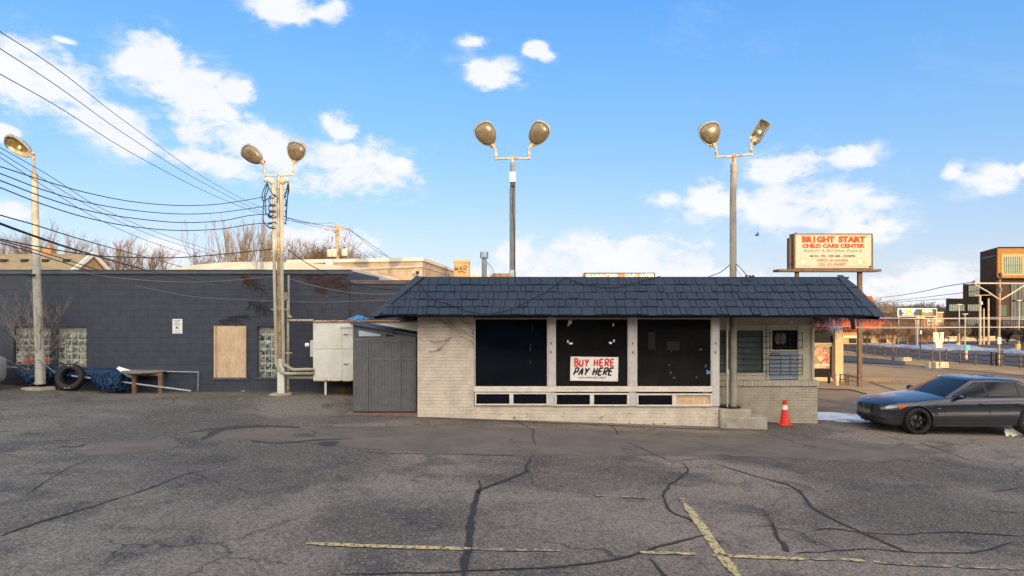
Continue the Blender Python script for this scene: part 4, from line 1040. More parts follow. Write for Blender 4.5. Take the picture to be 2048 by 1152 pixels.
# round wooden table
tY = gp(268,787).y; tb_ = thing('round_table', 'weathered round wooden table on square legs in front of the charcoal wall', 'table', gp(295,787))
zt_ = Z(742, tY+.25); q = MB(); q.lathe([(.001,-.02),(.60,-.02),(.61,0),(.61,.02),(.60,.03),(.001,.03)], (X(290,tY+.35), tY+.35, zt_-.02), n=36)
q.build('tabletop', M('peeling grey tabletop', (.22,.20,.18), (.13,.11,.10), 7, .8, bump=.3, c3=(.3,.28,.25), t3=.6, s3=18), tb_, bevel=.004)
for (a, dy) in ((267,0),(319.5,0),(262,.62),(324,.55)):
    q = MB(); xx = X(a, tY); w_ = .055; q.box(xx-w_, xx+w_, tY+dy, tY+dy+.10, hz(xx,tY)-.03, zt_-.04); q.build('leg', M('brown table leg', (.20,.125,.08), (.13,.08,.05), 6, .8, bump=.25), tb_, bevel=.004)
q = MB(); q.box(X(270,tY), X(317,tY), tY+.03, tY+.06, zt_-.12, zt_-.045); q.build('apron', m_wood, tb_)
# pipes
q = MB(); q.tube([P(8,733,YG-.3), P(36,736,YG-.35)], .03, 8); tag(origin_to(q.build('loose_pipe', m_galv, smooth=True), P(20,735,YG-.3)), 'short grey pipe behind the silver car at the left edge', 'pipe')
q = MB(); q.tube([P(128,750,YG-.3), P(200,758.5,YG-.4), P(382,782,YG-.5)], .032, 8); tag(origin_to(q.build('loose_pipe', m_galv, smooth=True), P(300,780,YG-.5)), 'long grey pipe sloping to the ground under the round table', 'pipe')
q = MB(); q.tube([P(330,743,YG-.1), P(397,744.5,YG-.12)], .022, 8); q.tube([P(397,743,YG-.12), P(396,783,YG-.15)], .022, 8); q.tube([P(220,741,YG-.1), P(330,743,YG-.1)], .022, 8)
tag(origin_to(q.build('pipe_rail', m_galv, smooth=True), P(396,783,YG-.15)), 'galvanised pipe rail with one upright standing against the charcoal wall', 'rail')
q = MB(); q.add([tuple(gp(476,783)+Vector((0,0,.02))), tuple(gp(490,785)+Vector((0,0,.03))), tuple(gp(489,781)+Vector((0,0,.02))), tuple(gp(478,780)+Vector((0,0,.03)))], [(0,1,2,3)])
tag(q.build('paper_litter', m_signwhite), 'scrap of white paper on the asphalt below the plywood window', 'litter')
# dry weeds
def weeds(name, lab, cpx, cpy, wpx, n, h_, seed, col=(.20,.13,.08), Y=None):
    rw = random.Random(seed); q = MB(); c = gp(cpx, cpy)
    for _ in range(n):
        p = Vector((c.x+rw.gauss(0,.4)*wpx, c.y+rw.gauss(0,.10), 0)); p.z = hz(p.x, p.y)-.01
        d_ = Vector((rw.uniform(-.7,.7), rw.uniform(-.5,.3), 1)).normalized(); L = h_*rw.uniform(.3,1); pts = [p, p+d_*L*.5, p+d_*L*.85+Vector((rw.uniform(-.05,.05), 0, -.02))]
        q.tube(pts, .003, 3, False)
    return tag(origin_to(q.build(name, flat('dry weed', col, .9)), c), lab, 'weeds')
weeds('dry_weeds', 'clump of dry brown weeds under the cabinet beside the shed', 690, 787, .30, 260, .34, 5)
weeds('dry_weeds', 'sparse dry weeds at the foot of the charcoal wall left of the conduit pole', 520, 783, .9, 120, .12, 6)
weeds('dry_weeds', 'dry weeds round the concrete foot of the left light pole', 100, 774, .6, 120, .16, 8)
q = MB(); rg2 = random.Random(31)
for _ in range(900):
    px = rg2.uniform(0, 700); p = gp(px, rg2.choice([rg2.uniform(786, 800), rg2.uniform(784,792)])+ (0 if px > 250 else -4)); s_ = rg2.uniform(.004,.012)
    q.obox(p+Vector((0,0,s_*.3)), (1, rg2.uniform(-1,1), 0), (0,1,0), (0,0,1), s_*2, s_*1.4, s_*.6)
q.build('leaf_litter', flat('dry leaf litter', (.17,.12,.08), .9), normals=False, kind='stuff')
# ------------------------------------------------------------------ flood lamp heads
def lensmat():
    m, nb, p, v = newmat('amber lamp lens')
    n = nb.noise(v, 7, 5, .6); col = nb.mix(nb.smooth(n, .35, .7), (.150,.124,.080), (.092,.076,.050))
    nb.l(col, p.inputs['Base Color']); p.inputs['Roughness'].default_value = .22; p.inputs['Specular IOR Level'].default_value = .5
    bumpn(nb, p, nb.noise(v, 60, 2), .3); return m
m_lens = lensmat(); m_house = M('grey lamp housing', (.26,.27,.28), (.19,.20,.21), 6, .5, bump=.15, c3=(.30,.2,.12), t3=.7, s3=14)
m_bulb = flat('clouded lamp bulb', (.75,.68,.50), .2)
ARMT = []
def lamp_head(root, neck, u, n, L=.62, Wd=.52, D=.24, style='egg', clear=False, label=None):
    neck = Vector(neck); u = Vector(u).normalized(); n = Vector(n); n = (n-u*n.dot(u)).normalized(); s = u.cross(n)
    def pt(a, b_, h): return neck+u*a+s*b_+n*h
    N = 36
    if style == 'egg':
        def outline(t):
            ca = math.cos(t); a = L*(.08+.46*(1-ca)); r = math.sin(t)
            wv = Wd/2*math.copysign(abs(r)**.82, r)*(1-.20*ca)*.96
            return a, wv
    else:
        def outline(t):
            ca, sa = math.cos(t), math.sin(t); k = 1/max(abs(ca), abs(sa)); k = min(k, 1.32)
            return L*(.08+.46*(1-ca*k*.97)), Wd/2*sa*k*.97
    pts = [outline(2*math.pi*k/N) for k in range(N)]; ca_ = L*.54
    q = MB(); rings = [(1.0,0),(1.03,-.02),(1.02,-.06),(.93,-.12),(.72,-.19),(.40,-.23),(.1,-.245)] if style == 'egg' else [(1,0),(1.02,-.02),(1.0,-.07),(.85,-.10),(.4,-.12),(.1,-.12)]
    vs = []
    for sc, h in rings:
        for a, b_ in pts: vs.append(pt(ca_+(a-ca_)*sc, b_*sc, h*D/.24))
    fs = [(i*N+k, i*N+(k+1) % N, (i+1)*N+(k+1) % N, (i+1)*N+k) for i in range(len(rings)-1) for k in range(N)]
    fs.append(tuple((len(rings)-1)*N+k for k in range(N)))
    q.add(vs, fs); hd_ = q.build('lamp_head', m_house, root, smooth=True, label=label)
    q = MB(); vs = []
    for sc, h in ([(.97,.0),(.9,.035),(.7,.065),(.4,.08),(.1,.085)] if style == 'egg' else [(.97,.0),(.9,.02),(.3,.025)]):
        for a, b_ in pts: vs.append(pt(ca_+(a-ca_)*sc, b_*sc, h))
    m = len(vs)//N
    q.add(vs, [(i*N+k, i*N+(k+1) % N, (i+1)*N+(k+1) % N, (i+1)*N+k) for i in range(m-1) for k in range(N)]+[tuple((m-1)*N+k for k in range(N))])
    if not clear: q.build('lens', m_lens, hd_, smooth=True)
    else:
        q = MB(); vs = []
        for sc, h in [(.97,-.01),(.85,-.05),(.55,-.10),(.1,-.12)]:
            for a, b_ in pts: vs.append(pt(ca_+(a-ca_)*sc, b_*sc, h))
        q.add(vs, [(i*N+k, i*N+(k+1) % N, (i+1)*N+(k+1) % N, (i+1)*N+k) for i in range(3) for k in range(N)]+[tuple(3*N+k for k in range(N))])
        q.build('reflector', M('golden reflector', (.55,.42,.18), (.3,.22,.1), 12, .3, metal=.6), hd_, smooth=True, normals=False)
    if clear: q = MB(); c = pt(L*.5, 0, -.03); q.ball(c, .05, .05, .06, 12, 8); q.build('bulb', m_bulb, hd_, smooth=True)
    if style == 'egg':
        m2 = MB(); arc = [outline(math.pi+R(a_)) for a_ in range(-62, 63, 8)]
        vs2 = [pt(a+.0, b_, .035) for a, b_ in arc]+[pt(a+.045, b_*1.06, .02) for a, b_ in arc]+[pt(a+.05, b_*1.06, -.07) for a, b_ in arc]; k2 = len(arc)
        m2.add(vs2, [(r_*k2+i, r_*k2+i+1, (r_+1)*k2+i+1, (r_+1)*k2+i) for r_ in (0,1) for i in range(k2-1)]); m2.build('visor', m_house, hd_, smooth=True, normals=False)
    # rim and neck casting
    q = MB(); q.tube([pt(a*1.0, b_*1.0, -.005) for a, b_ in pts]+[pt(*pts[0], -.005)], .014, 6); q.build('rim', m_alu, hd_, smooth=True)
    q = MB()
    if ARMT:
        j = min(ARMT, key=lambda a: (a-neck).length)
        if (j-neck).length < .4: q.tube([j, neck], .03, 8)
    q.tube([neck-u*.02, neck+u*.05, pt(L*.14, 0, -.04)], [.028,.035,.055], 10); q.obox(pt(L*.1, 0, -.06), u, s, n, .16, .14, .10)
    q.build('neck', m_rust, hd_, smooth=True, bevel=.006)
def lamp_arm(root, centre, ends, rise, mat):
    q = MB()
    for e, rtop in zip(ends, rise):
        ARMT.append(Vector(rtop))
        q.tube([centre, e], .027, 8); q.tube([e-Vector((0,0,.03)), rtop], .026, 8)
        q.lathe([(.034,-.02),(.04,0),(.04,.05),(.034,.07)], e+(rtop-e)*.35, rtop-e, 10)
        q.ball(e, .036, .036, .036, 8, 6); q.ball(rtop, .036, .036, .04, 8, 6)
    q.build('arm', mat, root, smooth=True)
GP = 'double headed flood light poles'
# pole over the middle of the roof
YP = 17.5
pl = thing('light_pole', 'grey light pole with white sleeve and two amber flood heads above the roof centre', 'light pole', (X(1025,YP), YP, .2), GP)
q = MB(); q.tube([(X(1025,YP), YP, .2), P(1025,375,YP)], .075, 16); q.build('pole', m_polegrey, pl, smooth=True)
q = MB(); q.tube([P(1025,375,YP), P(1025,330,YP)], .058, 14); q.tube([P(1025,332,YP), P(1025,322,YP)], [.066,.04], 14); q.build('upper_pole', m_polegrey, pl, smooth=True)
q = MB(); q.tube([P(1025,331,YP), P(1025,312,YP)], .046, 12); q.build('pole_top', m_rust, pl, smooth=True)
q = MB(); q.box(X(1019,YP), X(1031.5,YP), YP-.09, YP+.03, Z(365,YP), Z(345,YP)); q.build('sleeve', flat('white plastic sleeve', (.62,.60,.56), .4), pl, bevel=.01)
q = MB(); q.box(X(1020.5,YP), X(1030.5,YP), YP-.10, YP+.02, Z(374,YP), Z(366,YP)); q.build('bracket', M('rust dark bracket', (.12,.08,.05)), pl, bevel=.006)
q = MB(); q.tube(smoothpath([P(1027,372,YP-.08), P(1025.5,420,YP-.085), P(1029,460,YP-.085), P(1029.5,540,YP-.08), P(1030,556,YP-.08)], 5), .008, 5); q.build('cable', m_cable, pl, smooth=True)
q = MB(); q.lathe([(.085,0),(.09,.02),(.088,.18),(.08,.2)], P(1025,556,YP), n=14); q.build('flashing', flat('pale grey flashing', (.5,.5,.49), .6), pl, smooth=True)
lamp_arm(pl, P(1025,317,YP), [P(992,318,YP-.03), P(1058.5,317,YP-.03)], [P(991,300,YP-.04), P(1057.5,297,YP-.04)], m_rust)
lamp_head(pl, P(986,293,YP-.05), P(962,250,YP-.22)-P(986,293,YP-.05), (.10,-.95,-.25), .64, .52)
lamp_head(pl, P(1063,292,YP-.05), P(1088,247,YP-.22)-P(1063,292,YP-.05), (-.12,-.95,-.25), .64, .50)
# pole by the steps
YP = 17.45
pl = thing('light_pole', 'cream light pole with one round and one narrow flood head above the concrete steps', 'light pole', (X(1464.5,YP), YP, .4), GP)
q = MB(); q.tube([(X(1464,YP), YP-.1, .44), P(1466,395,YP), P(1467.5,345,YP)], [.090,.082,.080], 18); q.build('pole', m_pole, pl, smooth=True)
q = MB(); q.tube([P(1467.5,345,YP), P(1467.8,328,YP)], .088, 16); q.build('collar', m_pole, pl, smooth=True, bevel=.004)
q = MB(); q.tube([P(1467.8,328,YP), P(1468,308,YP)], .05, 12); q.build('pole_top', m_rust, pl, smooth=True)
lamp_arm(pl, P(1468,312,YP), [P(1433,314,YP-.03), P(1503,309,YP-.03)], [P(1432,296,YP-.04), P(1501.5,290,YP-.04)], m_rust)
lamp_head(pl, P(1427,292,YP-.05), P(1416,250,YP-.15)-P(1427,292,YP-.05), (.05,-.97,-.2), .58, .55)
lamp_head(pl, P(1504,286,YP-.05), P(1529,246,YP-.25)-P(1504,286,YP-.05), (-.93,-.22,-.50), .62, .34, .2, 'box', True, 'narrow shoebox head tilted up to the right')
# left lamp pole
YL = YG-.55
pl = thing('light_pole', 'pale grey leaning light pole with a single clear flood head at the far left', 'light pole', (X(80,YL), YL, hz(X(80,YL),YL)), GP)
q = MB(); q.tube([P(81,768,YL), P(80,720,YL), P(75,600,YL), P(72,500,YL), P(69,348,YL)], [.135,.125,.108,.095,.085], 18); q.build('pole', M('flaking pale pole', (.42,.41,.35), (.33,.32,.27), 3, .6, bump=.2, c3=(.30,.22,.13), t3=.63, s3=12), pl, smooth=True)
q = MB(); q.tube([P(69,358,YL), P(68.5,346,YL)], .088, 14); q.build('collar', m_pole, pl, smooth=True, bevel=.004)
q = MB(); q.tube([P(68.5,346,YL), P(67.5,336,YL), P(67,318,YL)], [.045,.035,.03], 10); q.tube([P(67.5,320,YL), P(65.5,312,YL)], .045, 8); q.build('pole_top', m_pole, pl, smooth=True)
lamp_head(pl, P(64,313,YL-.02), P(15,281,YL-.15)-P(64,313,YL-.02), (-.05,-.80,-.60), .80, .50, .24, 'egg', True)
q = MB()
for k, (a, c) in enumerate(((66,88),)):
    pass
q.prismz([(X(48,YL), YL-.15),(X(66,YL), YL-.35),(X(92,YL), YL-.28),(X(108,YL), YL+.1),(X(96,YL), YL+.25),(X(60,YL), YL+.2)], hz(X(80,YL),YL)-.2, hz(X(80,YL),YL)+.07)
q.build('concrete_foot', m_concrete, pl, bevel=.03)
q = MB(); q.add([tuple(P(66,768,YL-.1)), tuple(P(73,769,YL-.1)), tuple(P(77,752,YL-.12)), tuple(P(66,768,YL-.07)), tuple(P(73,769,YL-.07)), tuple(P(77,752,YL-.09))], [(0,1,2),(3,5,4),(0,2,5,3)])
q.build('gusset', m_pole, pl)
q = MB(); q.tube([P(90,768,YL-.1), P(90,746,YL-.1), P(90,726,YL-.1)], .018, 8); q.ball(P(90,727,YL-.1), .035, .035, .03, 8, 5); q.tube([P(76,718,YL-.12), P(92,731,YL-.1), P(110,745,YL-.1)], .012, 6); q.build('conduit', m_galv, pl, smooth=True)
q = MB(); q.bar(P(71,549,YL-.12), P(66,550,YL-.15), .05, .05); q.ball(P(63,551,YL-.18), .10, .05, .04, 10, 6); q.build('camera_bracket', m_black, pl, smooth=True)

# ------------------------------------------------------------------ conduit pole
YQ = 19.4; q_ = lambda a, c, d=0: P(a, c, YQ+d)
cp = thing('conduit_pole', 'rusty light pole strapped with service conduits and weather heads before the charcoal wall', 'light pole', (X(560,YQ), YQ, hz(X(560,YQ),YQ)), GP)
q = MB(); q.tube([q_(560,786), q_(559.5,600), q_(557.5,349)], [.075,.070,.055], 14); q.build('pole', m_rustpole, cp, smooth=True)
q = MB(); q.box(X(557.5,YQ), X(571,YQ), YQ-.12, YQ-.0, Z(786,YQ), Z(718,YQ)); q.build('lower_box', m_cab, cp, bevel=.008)
q = MB(); q.prismz([(X(544,YQ), YQ-.28),(X(566,YQ), YQ-.40),(X(588,YQ), YQ-.2),(X(580,YQ), YQ+.2),(X(548,YQ), YQ+.2)], hz(X(565,YQ),YQ)-.2, hz(X(565,YQ),YQ)+.04); q.build('concrete_foot', m_concrete, cp, bevel=.03)
m_cond = M('dirty white conduit', (.42,.40,.32), (.33,.30,.23), 3, .6, bump=.1, c3=(.22,.17,.12), t3=.66, s3=10)
for (xt, xb, yt, bend, endy) in ((545.5, 552.5, 364, 712, 747), (561.5, 567, 364, 716, 739)):
    q = MB(); q.tube(smoothpath([q_(xt+1, yt,-.14), q_((xt+xb)/2, 560,-.14), q_(xb, 690,-.14)], 4)+smoothpath([q_(xb, bend,-.14), q_(xb+.5, bend+14,-.14), q_(xb+6, endy-8,-.14), q_(xb+18, endy,-.14), q_(xb+40, endy,-.12)], 5)+[q_(628, endy, -.06)], .046, 12)
    c_ = q.build('conduit', m_cond, cp, smooth='all')
    q = MB(); sg = -1 if xt < 550 else 1; c = q_(xt+(0 if sg < 0 else 2), 366,-.14); p0 = c+Vector((0,0,-.03))
    q.tube([p0, c+Vector((sg*.02,0,.04)), c+Vector((sg*.11,-.02,.085)), c+Vector((sg*.2,-.03,.07)), c+Vector((sg*.24,-.03,.04))], [.06,.085,.085,.06,.02], 12)
    q.build('weather_head', M('cream weather head', (.55,.50,.40), (.42,.36,.27), 9, .6, bump=.2), c_, smooth='all')
q = MB()
for (a, c, w_, y_) in ((539,575,.05,377),(546,572,.04,500),(542,576,.035,619),(556,584,.04,706),):
    q.bar(q_(a, y_,-.06), q_(c, y_,-.06), .05, w_)
q.split('strap', m_rust, cp, bevel=.004)
q = MB(); q.tube([q_(577, 550,.1), q_(577.5, 632,.1)], .03, 10); q.ball(q_(578.5,634,.05), .08, .07, .055, 12, 7); q.build('side_conduit', m_cond, cp, smooth=True)
q = MB(); q.box(X(569,YQ), X(574.5,YQ), YQ-.05, YQ+.06, Z(600,YQ), Z(585,YQ)); q.build('junction_box', m_cond, cp, bevel=.006)
q = MB(); q.box(X(572,YQ), X(576.5,YQ), YQ+.05, YQ+.11, Z(786,YQ), Z(600,YQ)); q.box(X(573,YQ), X(626,YQ), YQ+.02, YQ+.09, Z(642,YQ), Z(638.5,YQ)); q.box(X(573,YQ), X(626,YQ), YQ+.02, YQ+.09, Z(757.5,YQ), Z(753.5,YQ))
q.build('cabinet_frame', m_rust, cp, bevel=.004)
lamp_arm(cp, q_(557.5,351), [q_(530,351,-.02), q_(586,350,-.02)], [q_(529,336,-.03), q_(585.5,330,-.03)], m_rust)
lamp_head(cp, q_(525.5,326,-.05), q_(482,294,-.12)-q_(525.5,326,-.05), (.18,-.78,-.52), .66, .46)
lamp_head(cp, q_(588,325,-.05), q_(594,291,-.14)-q_(588,325,-.05), (.0,-.97,-.2), .56, .52)
# spool racks, drooping service loops
q = MB()
for py in (393, 411, 423, 433, 447):
    q.tube([q_(541,py,-.12), q_(553,py,-.12)], .018, 6); q.ball(q_(540,py,-.14), .035, .035, .035, 8, 5)
    q.ball(q_(571,py,-.1), .03, .03, .03, 8, 5)
q.split('insulator', flat('brown insulator', (.10,.07,.06), .35), cp, smooth=True)
lp = MB(); rl = random.Random(12)
def loop(pts, r=.014):
    lp.tube(smoothpath([q_(a, c, -.2-.05*rl.random()) for a, c in pts], 6), r, 6)
loop([(534,366),(528,378),(524,392),(527,402),(540,395)]); loop([(535,368),(530,385),(527,410),(526,437),(530,448),(540,455),(548,452)])
loop([(536,368),(536,380),(531,395),(531,420),(534,428),(542,432),(548,430)]); loop([(534,366),(539,378),(545,388),(550,392)])
loop([(548,395),(540,398),(538,404),(544,410),(550,408)]); loop([(550,412),(541,412),(537,417),(543,422),(550,420)]); loop([(552,424),(541,425),(536,430),(540,436),(552,434)]); loop([(552,444),(540,446),(535,452),(542,457),(552,456)])
loop([(576,366),(574,376),(572,388),(569,395)]); loop([(577,368),(578,380),(574,400),(573,420),(571,430)]); loop([(577,366),(575,395),(573,425),(572,442),(568,446)])
loop([(574,380),(568,392),(572,402),(570,412)], .010); loop([(548,388),(556,398),(552,406)], .010)
lp.build('service_loop', m_cable, cp, smooth=True)
# camera free bird
bd = MB(); c = P(1514,470,30); bd.ball(c, .10, .05, .045, 8, 6); bd.add([tuple(c+Vector((-.02,0,.02))), tuple(c+Vector((.06,0,.02))), tuple(c+Vector((.14,.1,.12))), tuple(c+Vector((.0,-.1,.16)))], [(0,1,2),(0,1,3)])
tag(bd.build('bird', flat('dark bird', (.05,.05,.055), .8)), 'tiny dark bird flying in the sky left of the child care billboard', 'bird')

# ------------------------------------------------------------------ overhead wires
def wire(lab, pts, r, mat=m_cable, n=10, sub=None):
    q = MB(); q.tube(smoothpath([P(a, c, y) for a, c, y in pts], n), r, 5)
    return tag(q.build('overhead_cable', mat, smooth='all'), lab, 'cable', 'overhead cables')
YU = 46.0
wire('uppermost thin wire running from the top left corner down to the distant utility pole', [(-60,22,12),(0,63,13.5),(120,142,16.5),(260,250,22),(430,368,32),(560,430,39),(672,456,YU)], .010)
wire('second thin wire from the upper left down to the distant utility pole', [(-60,60,12),(0,97,13.5),(120,176,16.5),(260,275,22),(400,362,30),(540,430,38),(655,458,YU)], .010)
wire('third thin wire from the upper left, lowest of the steep three', [(-60,112,12),(0,148,13.5),(120,216,16.5),(260,304,22),(400,378,30),(500,420,35),(570,440,40),(700,458,YU)], .010)
wire('topmost of the four sagging service cables tied to the conduit pole', [(-60,318,12),(0,333,13),(90,362,14.5),(180,387,16),(270,404,17.3),(360,411,18.3),(440,408,19),(528,394,19.3)], .011)
wire('second of the four sagging service cables tied to the conduit pole', [(-60,329,12),(0,347,13),(90,381,14.5),(180,406,16),(270,421,17.3),(360,428,18.3),(440,425,19),(540,411,19.3)], .011)
wire('third of the four sagging service cables tied to the conduit pole', [(-60,342,12),(0,361,13),(90,395,14.5),(180,422,16),(270,437,17.3),(360,445,18.3),(440,442,19),(500,431,19.2),(540,428,19.3)], .012)
wire('lowest of the four sagging service cables tied to the conduit pole', [(-60,352,12),(0,375,13),(90,410,14.5),(180,437,16),(270,454,17.3),(360,461,18.3),(440,458,19),(500,449,19.2),(540,446,19.3)], .012)
wire('steep thin wire from the left edge to the grey roof, upper of three', [(-60,262,14),(0,295,15.5),(100,352,19),(200,415,24),(310,463,30),(420,500,36),(520,530,44)], .009)
wire('steep thin wire from the left edge to the grey roof, middle of three', [(-60,272,14),(0,305,15.5),(100,366,19),(200,424,24),(310,473,30),(420,508,36),(520,540,44)], .009)
wire('steep thin wire from the left edge to the grey roof, lower of three', [(-60,286,14),(0,315,15.5),(100,380,19),(200,440,24),(310,487,30),(420,520,36),(500,545,42)], .009)
wire('black cable passing just above the bare trees from the left edge', [(-60,410,12),(0,430,13),(70,450,14.5),(160,478,17),(260,506,22),(340,527,28),(400,545,34)], .013)
wire('thick black cable falling from the left edge to behind the charcoal roof', [(-60,424,12),(0,447,13),(60,469,14.5),(130,493,17),(200,514,21),(270,534,26),(330,550,31)], .026)
wire('nearly level black cable tied to the conduit pole above the roof line', [(-60,465,13),(0,478,14),(80,494,15.5),(180,510,17),(270,515,18),(360,515,18.8),(450,508,19.2),(545,498,19.4)], .014)
wire('black cable from the lower left crossing the tan house roof, upper of two', [(-60,472,13),(0,481,14),(90,506,16.5),(200,541,20.3),(250,556,24)], .012)
wire('black cable from the lower left crossing the tan house roof, lower of two', [(-60,478,13),(0,486,14),(90,513,16.5),(180,543,19.9)], .012)
wire('black cable sagging from the conduit pole across the roof cap to the mansard', [(576,499,19.4),(610,524,19.2),(650,545,18.9),(695,562,18.6),(740,575,18.2),(790,579,17.8),(822,577,17.3)], .012)
wire('thin cable hanging in front of the charcoal wall left of the conduit pole', [(60,530,19.2),(160,545,19.3),(260,558,19.4),(370,564,19.5),(470,560,19.45),(546,552,19.4)], .006, m_cablegrey)
wire('thin cable hanging in front of the charcoal wall right of the conduit pole', [(578,557,19.4),(630,572,19.2),(690,584,18.8),(750,588,18.2),(790,587,17.6)], .006, m_cablegrey)
wire('faint grey cable crossing the charcoal wall above the notice', [(270,571,19.6),(380,592,19.6),(500,600,19.6),(640,604,19.6),(780,600,19.0)], .005, m_cablegrey)
wire('thin black cable from the left pole across the top of the charcoal wall', [(300,543,19.8),(390,560,19.75),(470,572,19.7),(560,580,19.4),(640,580,19.2),(720,592,18.8)], .006, m_cable)
# ------------------------------------------------------------------ buildings behind
m_tpo = M('white roof membrane', (.44,.41,.36), (.38,.345,.30), .6, .7, bump=.05)
Yv = 24.5
va = thing('vault_roof_building', 'low white vaulted roof rising behind the charcoal parapet', 'building', (X(540,Yv), Yv, 0))
q = MB(); prof = smoothpath([P(230,556,Yv), P(330,539,Yv), P(400,529,Yv), P(470,524,Yv), P(560,524,Yv), P(640,528,Yv), P(720,541,Yv), P(790,562,Yv)], 6)
pts = [(p.x, p.z) for p in prof]; pts = [(pts[0][0], 1.0)]+pts+[(pts[-1][0], 1.0)]
q.prism(pts, Yv, Yv+6); q.build('roof', m_tpo, va, smooth=True)
q = MB(); 
for k in range(3): q.tube([(p.x, Yv+.5+2*k, p.z+.01) for p in prof], .012, 4)
q.build('roof_seam', flat('roof seam', (.55,.50,.42), .7), va)
Yp = 29.5
m_stucco = M('tan streaked stucco', (.30,.22,.145), (.37,.32,.25), 1.4, .85, bump=.2, c3=(.30,.20,.11), t3=.60, s3=1.2)
pb = thing('parapet_building', 'tan stucco building with white coping behind the vaulted roof', 'building', (X(760,Yp), Yp, -.3))
q = MB(); a = P(598,528,Yp+1.5); c = P(845,515,Yp); xr_ = c.x; zt_ = c.z
far = Yp+20; zf = zt_+.0
q.prismz([(X(575,Yp+1.5), Yp+1.6),(xr_, Yp),(xr_+1.2, far),(X(575,Yp+1.5), far)], -1, zt_-.12); q.build('wall', m_stucco, pb)
q = MB(); q.prismz([(X(575,Yp+1.5)-.05, Yp+1.5),(xr_+.06, Yp-.07),(xr_+1.27, far),(xr_+.9, far),(xr_-.25, Yp+.30),(X(575,Yp+1.5)-.05, Yp+1.9)], zt_-.16, zt_); q.build('coping', M('white coping', (.50,.47,.42), (.44,.41,.36), 2, .5), pb, bevel=.01)
q = MB(); z2 = Z(534,Yp)
q.bar((X(690,Yp), Yp+.45, z2-.05), (xr_, Yp-.02, z2+.02), .05, .06); q.bar((xr_+.01, Yp, z2+.02), (xr_+1.0, far-3, z2+.02), .05, .06); q.build('string_course', M('cream band', (.42,.37,.29), (.35,.29,.22), 3, .7), pb)
q = MB(); q.box(X(654,Yp+1)-0, X(668,Yp+1), Yp+.75, Yp+1.2, Z(540,Yp), Z(519,Yp+1)); q.build('downspout', flat('grey downspout', (.42,.40,.42), .6), pb)
q = MB(); q.bar(P(832,545,Yp-.3), P(838,545,Yp-.3), .12, .12); q.bar(P(835,553,Yp-.2), P(835,545,Yp-.2), .04, .04); tag(q.build('security_camera', m_black), 'small dark security camera on the roof edge beside the tan parapet corner', 'camera')
Yc = 34
ch = thing('chimney', 'buff brick chimney with dark graffiti behind the mansard roof', 'chimney', (X(923,Yc), Yc, 1))
q = MB(); q.box(X(908,Yc), X(938,Yc), Yc, Yc+.75, -.5, Z(520,Yc)); q.box(X(907,Yc), X(938.8,Yc), Yc-.03, Yc+.78, Z(526,Yc), Z(521.5,Yc)); q.build('stack', chimbrick, ch, bevel=.02)
q = strokes_mb('WAR', X(910,Yc), X(934,Yc), Z(541,Yc), Z(532,Yc), Yc-.025, .035, .0, .25); r_ = MB(); r_.tube(smoothpath([P(916,544,Yc-.02), P(925,543,Yc-.02), P(931,546,Yc-.02)], 4), .018, 4); q.add(r_.v, r_.f)
q.build('graffiti', flat('dark graffiti paint', (.10,.055,.03), .8), ch, normals=False)
Yf = 22.5
fl = thing('flue_vent', 'galvanised flue pipe with wide cap behind the mansard roof', 'vent pipe', (X(968.5,Yf), Yf, 2))
q = MB(); q.tube([(X(968.5,Yf), Yf, 1.5), P(968.5,516,Yf)], .085, 16); q.build('pipe', m_galv, fl, smooth=True)
q = MB(); q.lathe([(.10,0),(.135,.01),(.135,.20),(.125,.215),(.02,.215)], P(968.5,517,Yf), n=18); q.build('cap', m_galv, fl, smooth=True)
q = MB(); q.tube(smoothpath([P(975,525,Yf-.1), P(982,534,Yf-.2), P(988,545,Yf-.3), P(990,556,Yf-.4)], 4), .010, 4); q.tube(smoothpath([P(974,526,Yf-.1), P(978,538,Yf-.2), P(984,550,Yf-.3)], 4), .005, 4); q.build('cable', m_cable, fl)
Yb = 38
sb = thing('storefront_building', 'low sunlit building with brown fascia far behind the mansard roof', 'building', (X(980,Yb), Yb, -1))
q = MB(); q.box(X(935,Yb), X(1019,Yb), Yb, Yb+8, -2, Z(549,Yb)); q.build('wall', M('tan wall', (.55,.46,.32), (.42,.34,.22)), sb)
q = MB(); q.box(X(985,Yb), X(1020,Yb), Yb-.3, Yb, Z(556,Yb), Z(547,Yb)); q.build('fascia', M('brown fascia', (.24,.14,.08), (.15,.1,.07), 3), sb)
# cash offer sign
Ys = 30
cs = thing('roof_sign', 'long brown sign with white words GUARANTEED CASH OFFER showing above the mansard roof', 'sign', (X(1238,Ys), Ys, 3))
q = MB(); q.box(X(1170,Ys), X(1309,Ys), Ys, Ys+.25, Z(561,Ys), Z(546,Ys)); q.build('board', M('brown sign face', (.42,.22,.10), (.30,.16,.08), 1.5, .5), cs, bevel=.01)
q = MB(); ring(q, X(1168.5,Ys), X(1310,Ys), Z(562,Ys), Z(545.3,Ys), Ys-.03, Ys+.28, .035); q.build('frame', M('brown frame', (.16,.11,.07)), cs)
q = MB()
for py in (549.5, 552.5, 555.5): q.bar(P(1165,py,Ys), P(1169.5,py,Ys), .05, .04)
q.split('bracket', flat('dark bracket', (.1,.07,.05)), cs)
text_mb('GUARANTEED', X(1171.5,Ys), X(1235,Ys), Z(554.3,Ys), Z(548,Ys), Ys-.035, .03).build('lettering', flat('white letters', (.85,.83,.8), .5), cs, normals=False)
text_mb('CASH OFFER', X(1249,Ys), X(1307.5,Ys), Z(554.3,Ys), Z(547.5,Ys), Ys-.035, .03, .25).build('lettering', flat('white letters', (.85,.83,.8), .5), cs, normals=False)
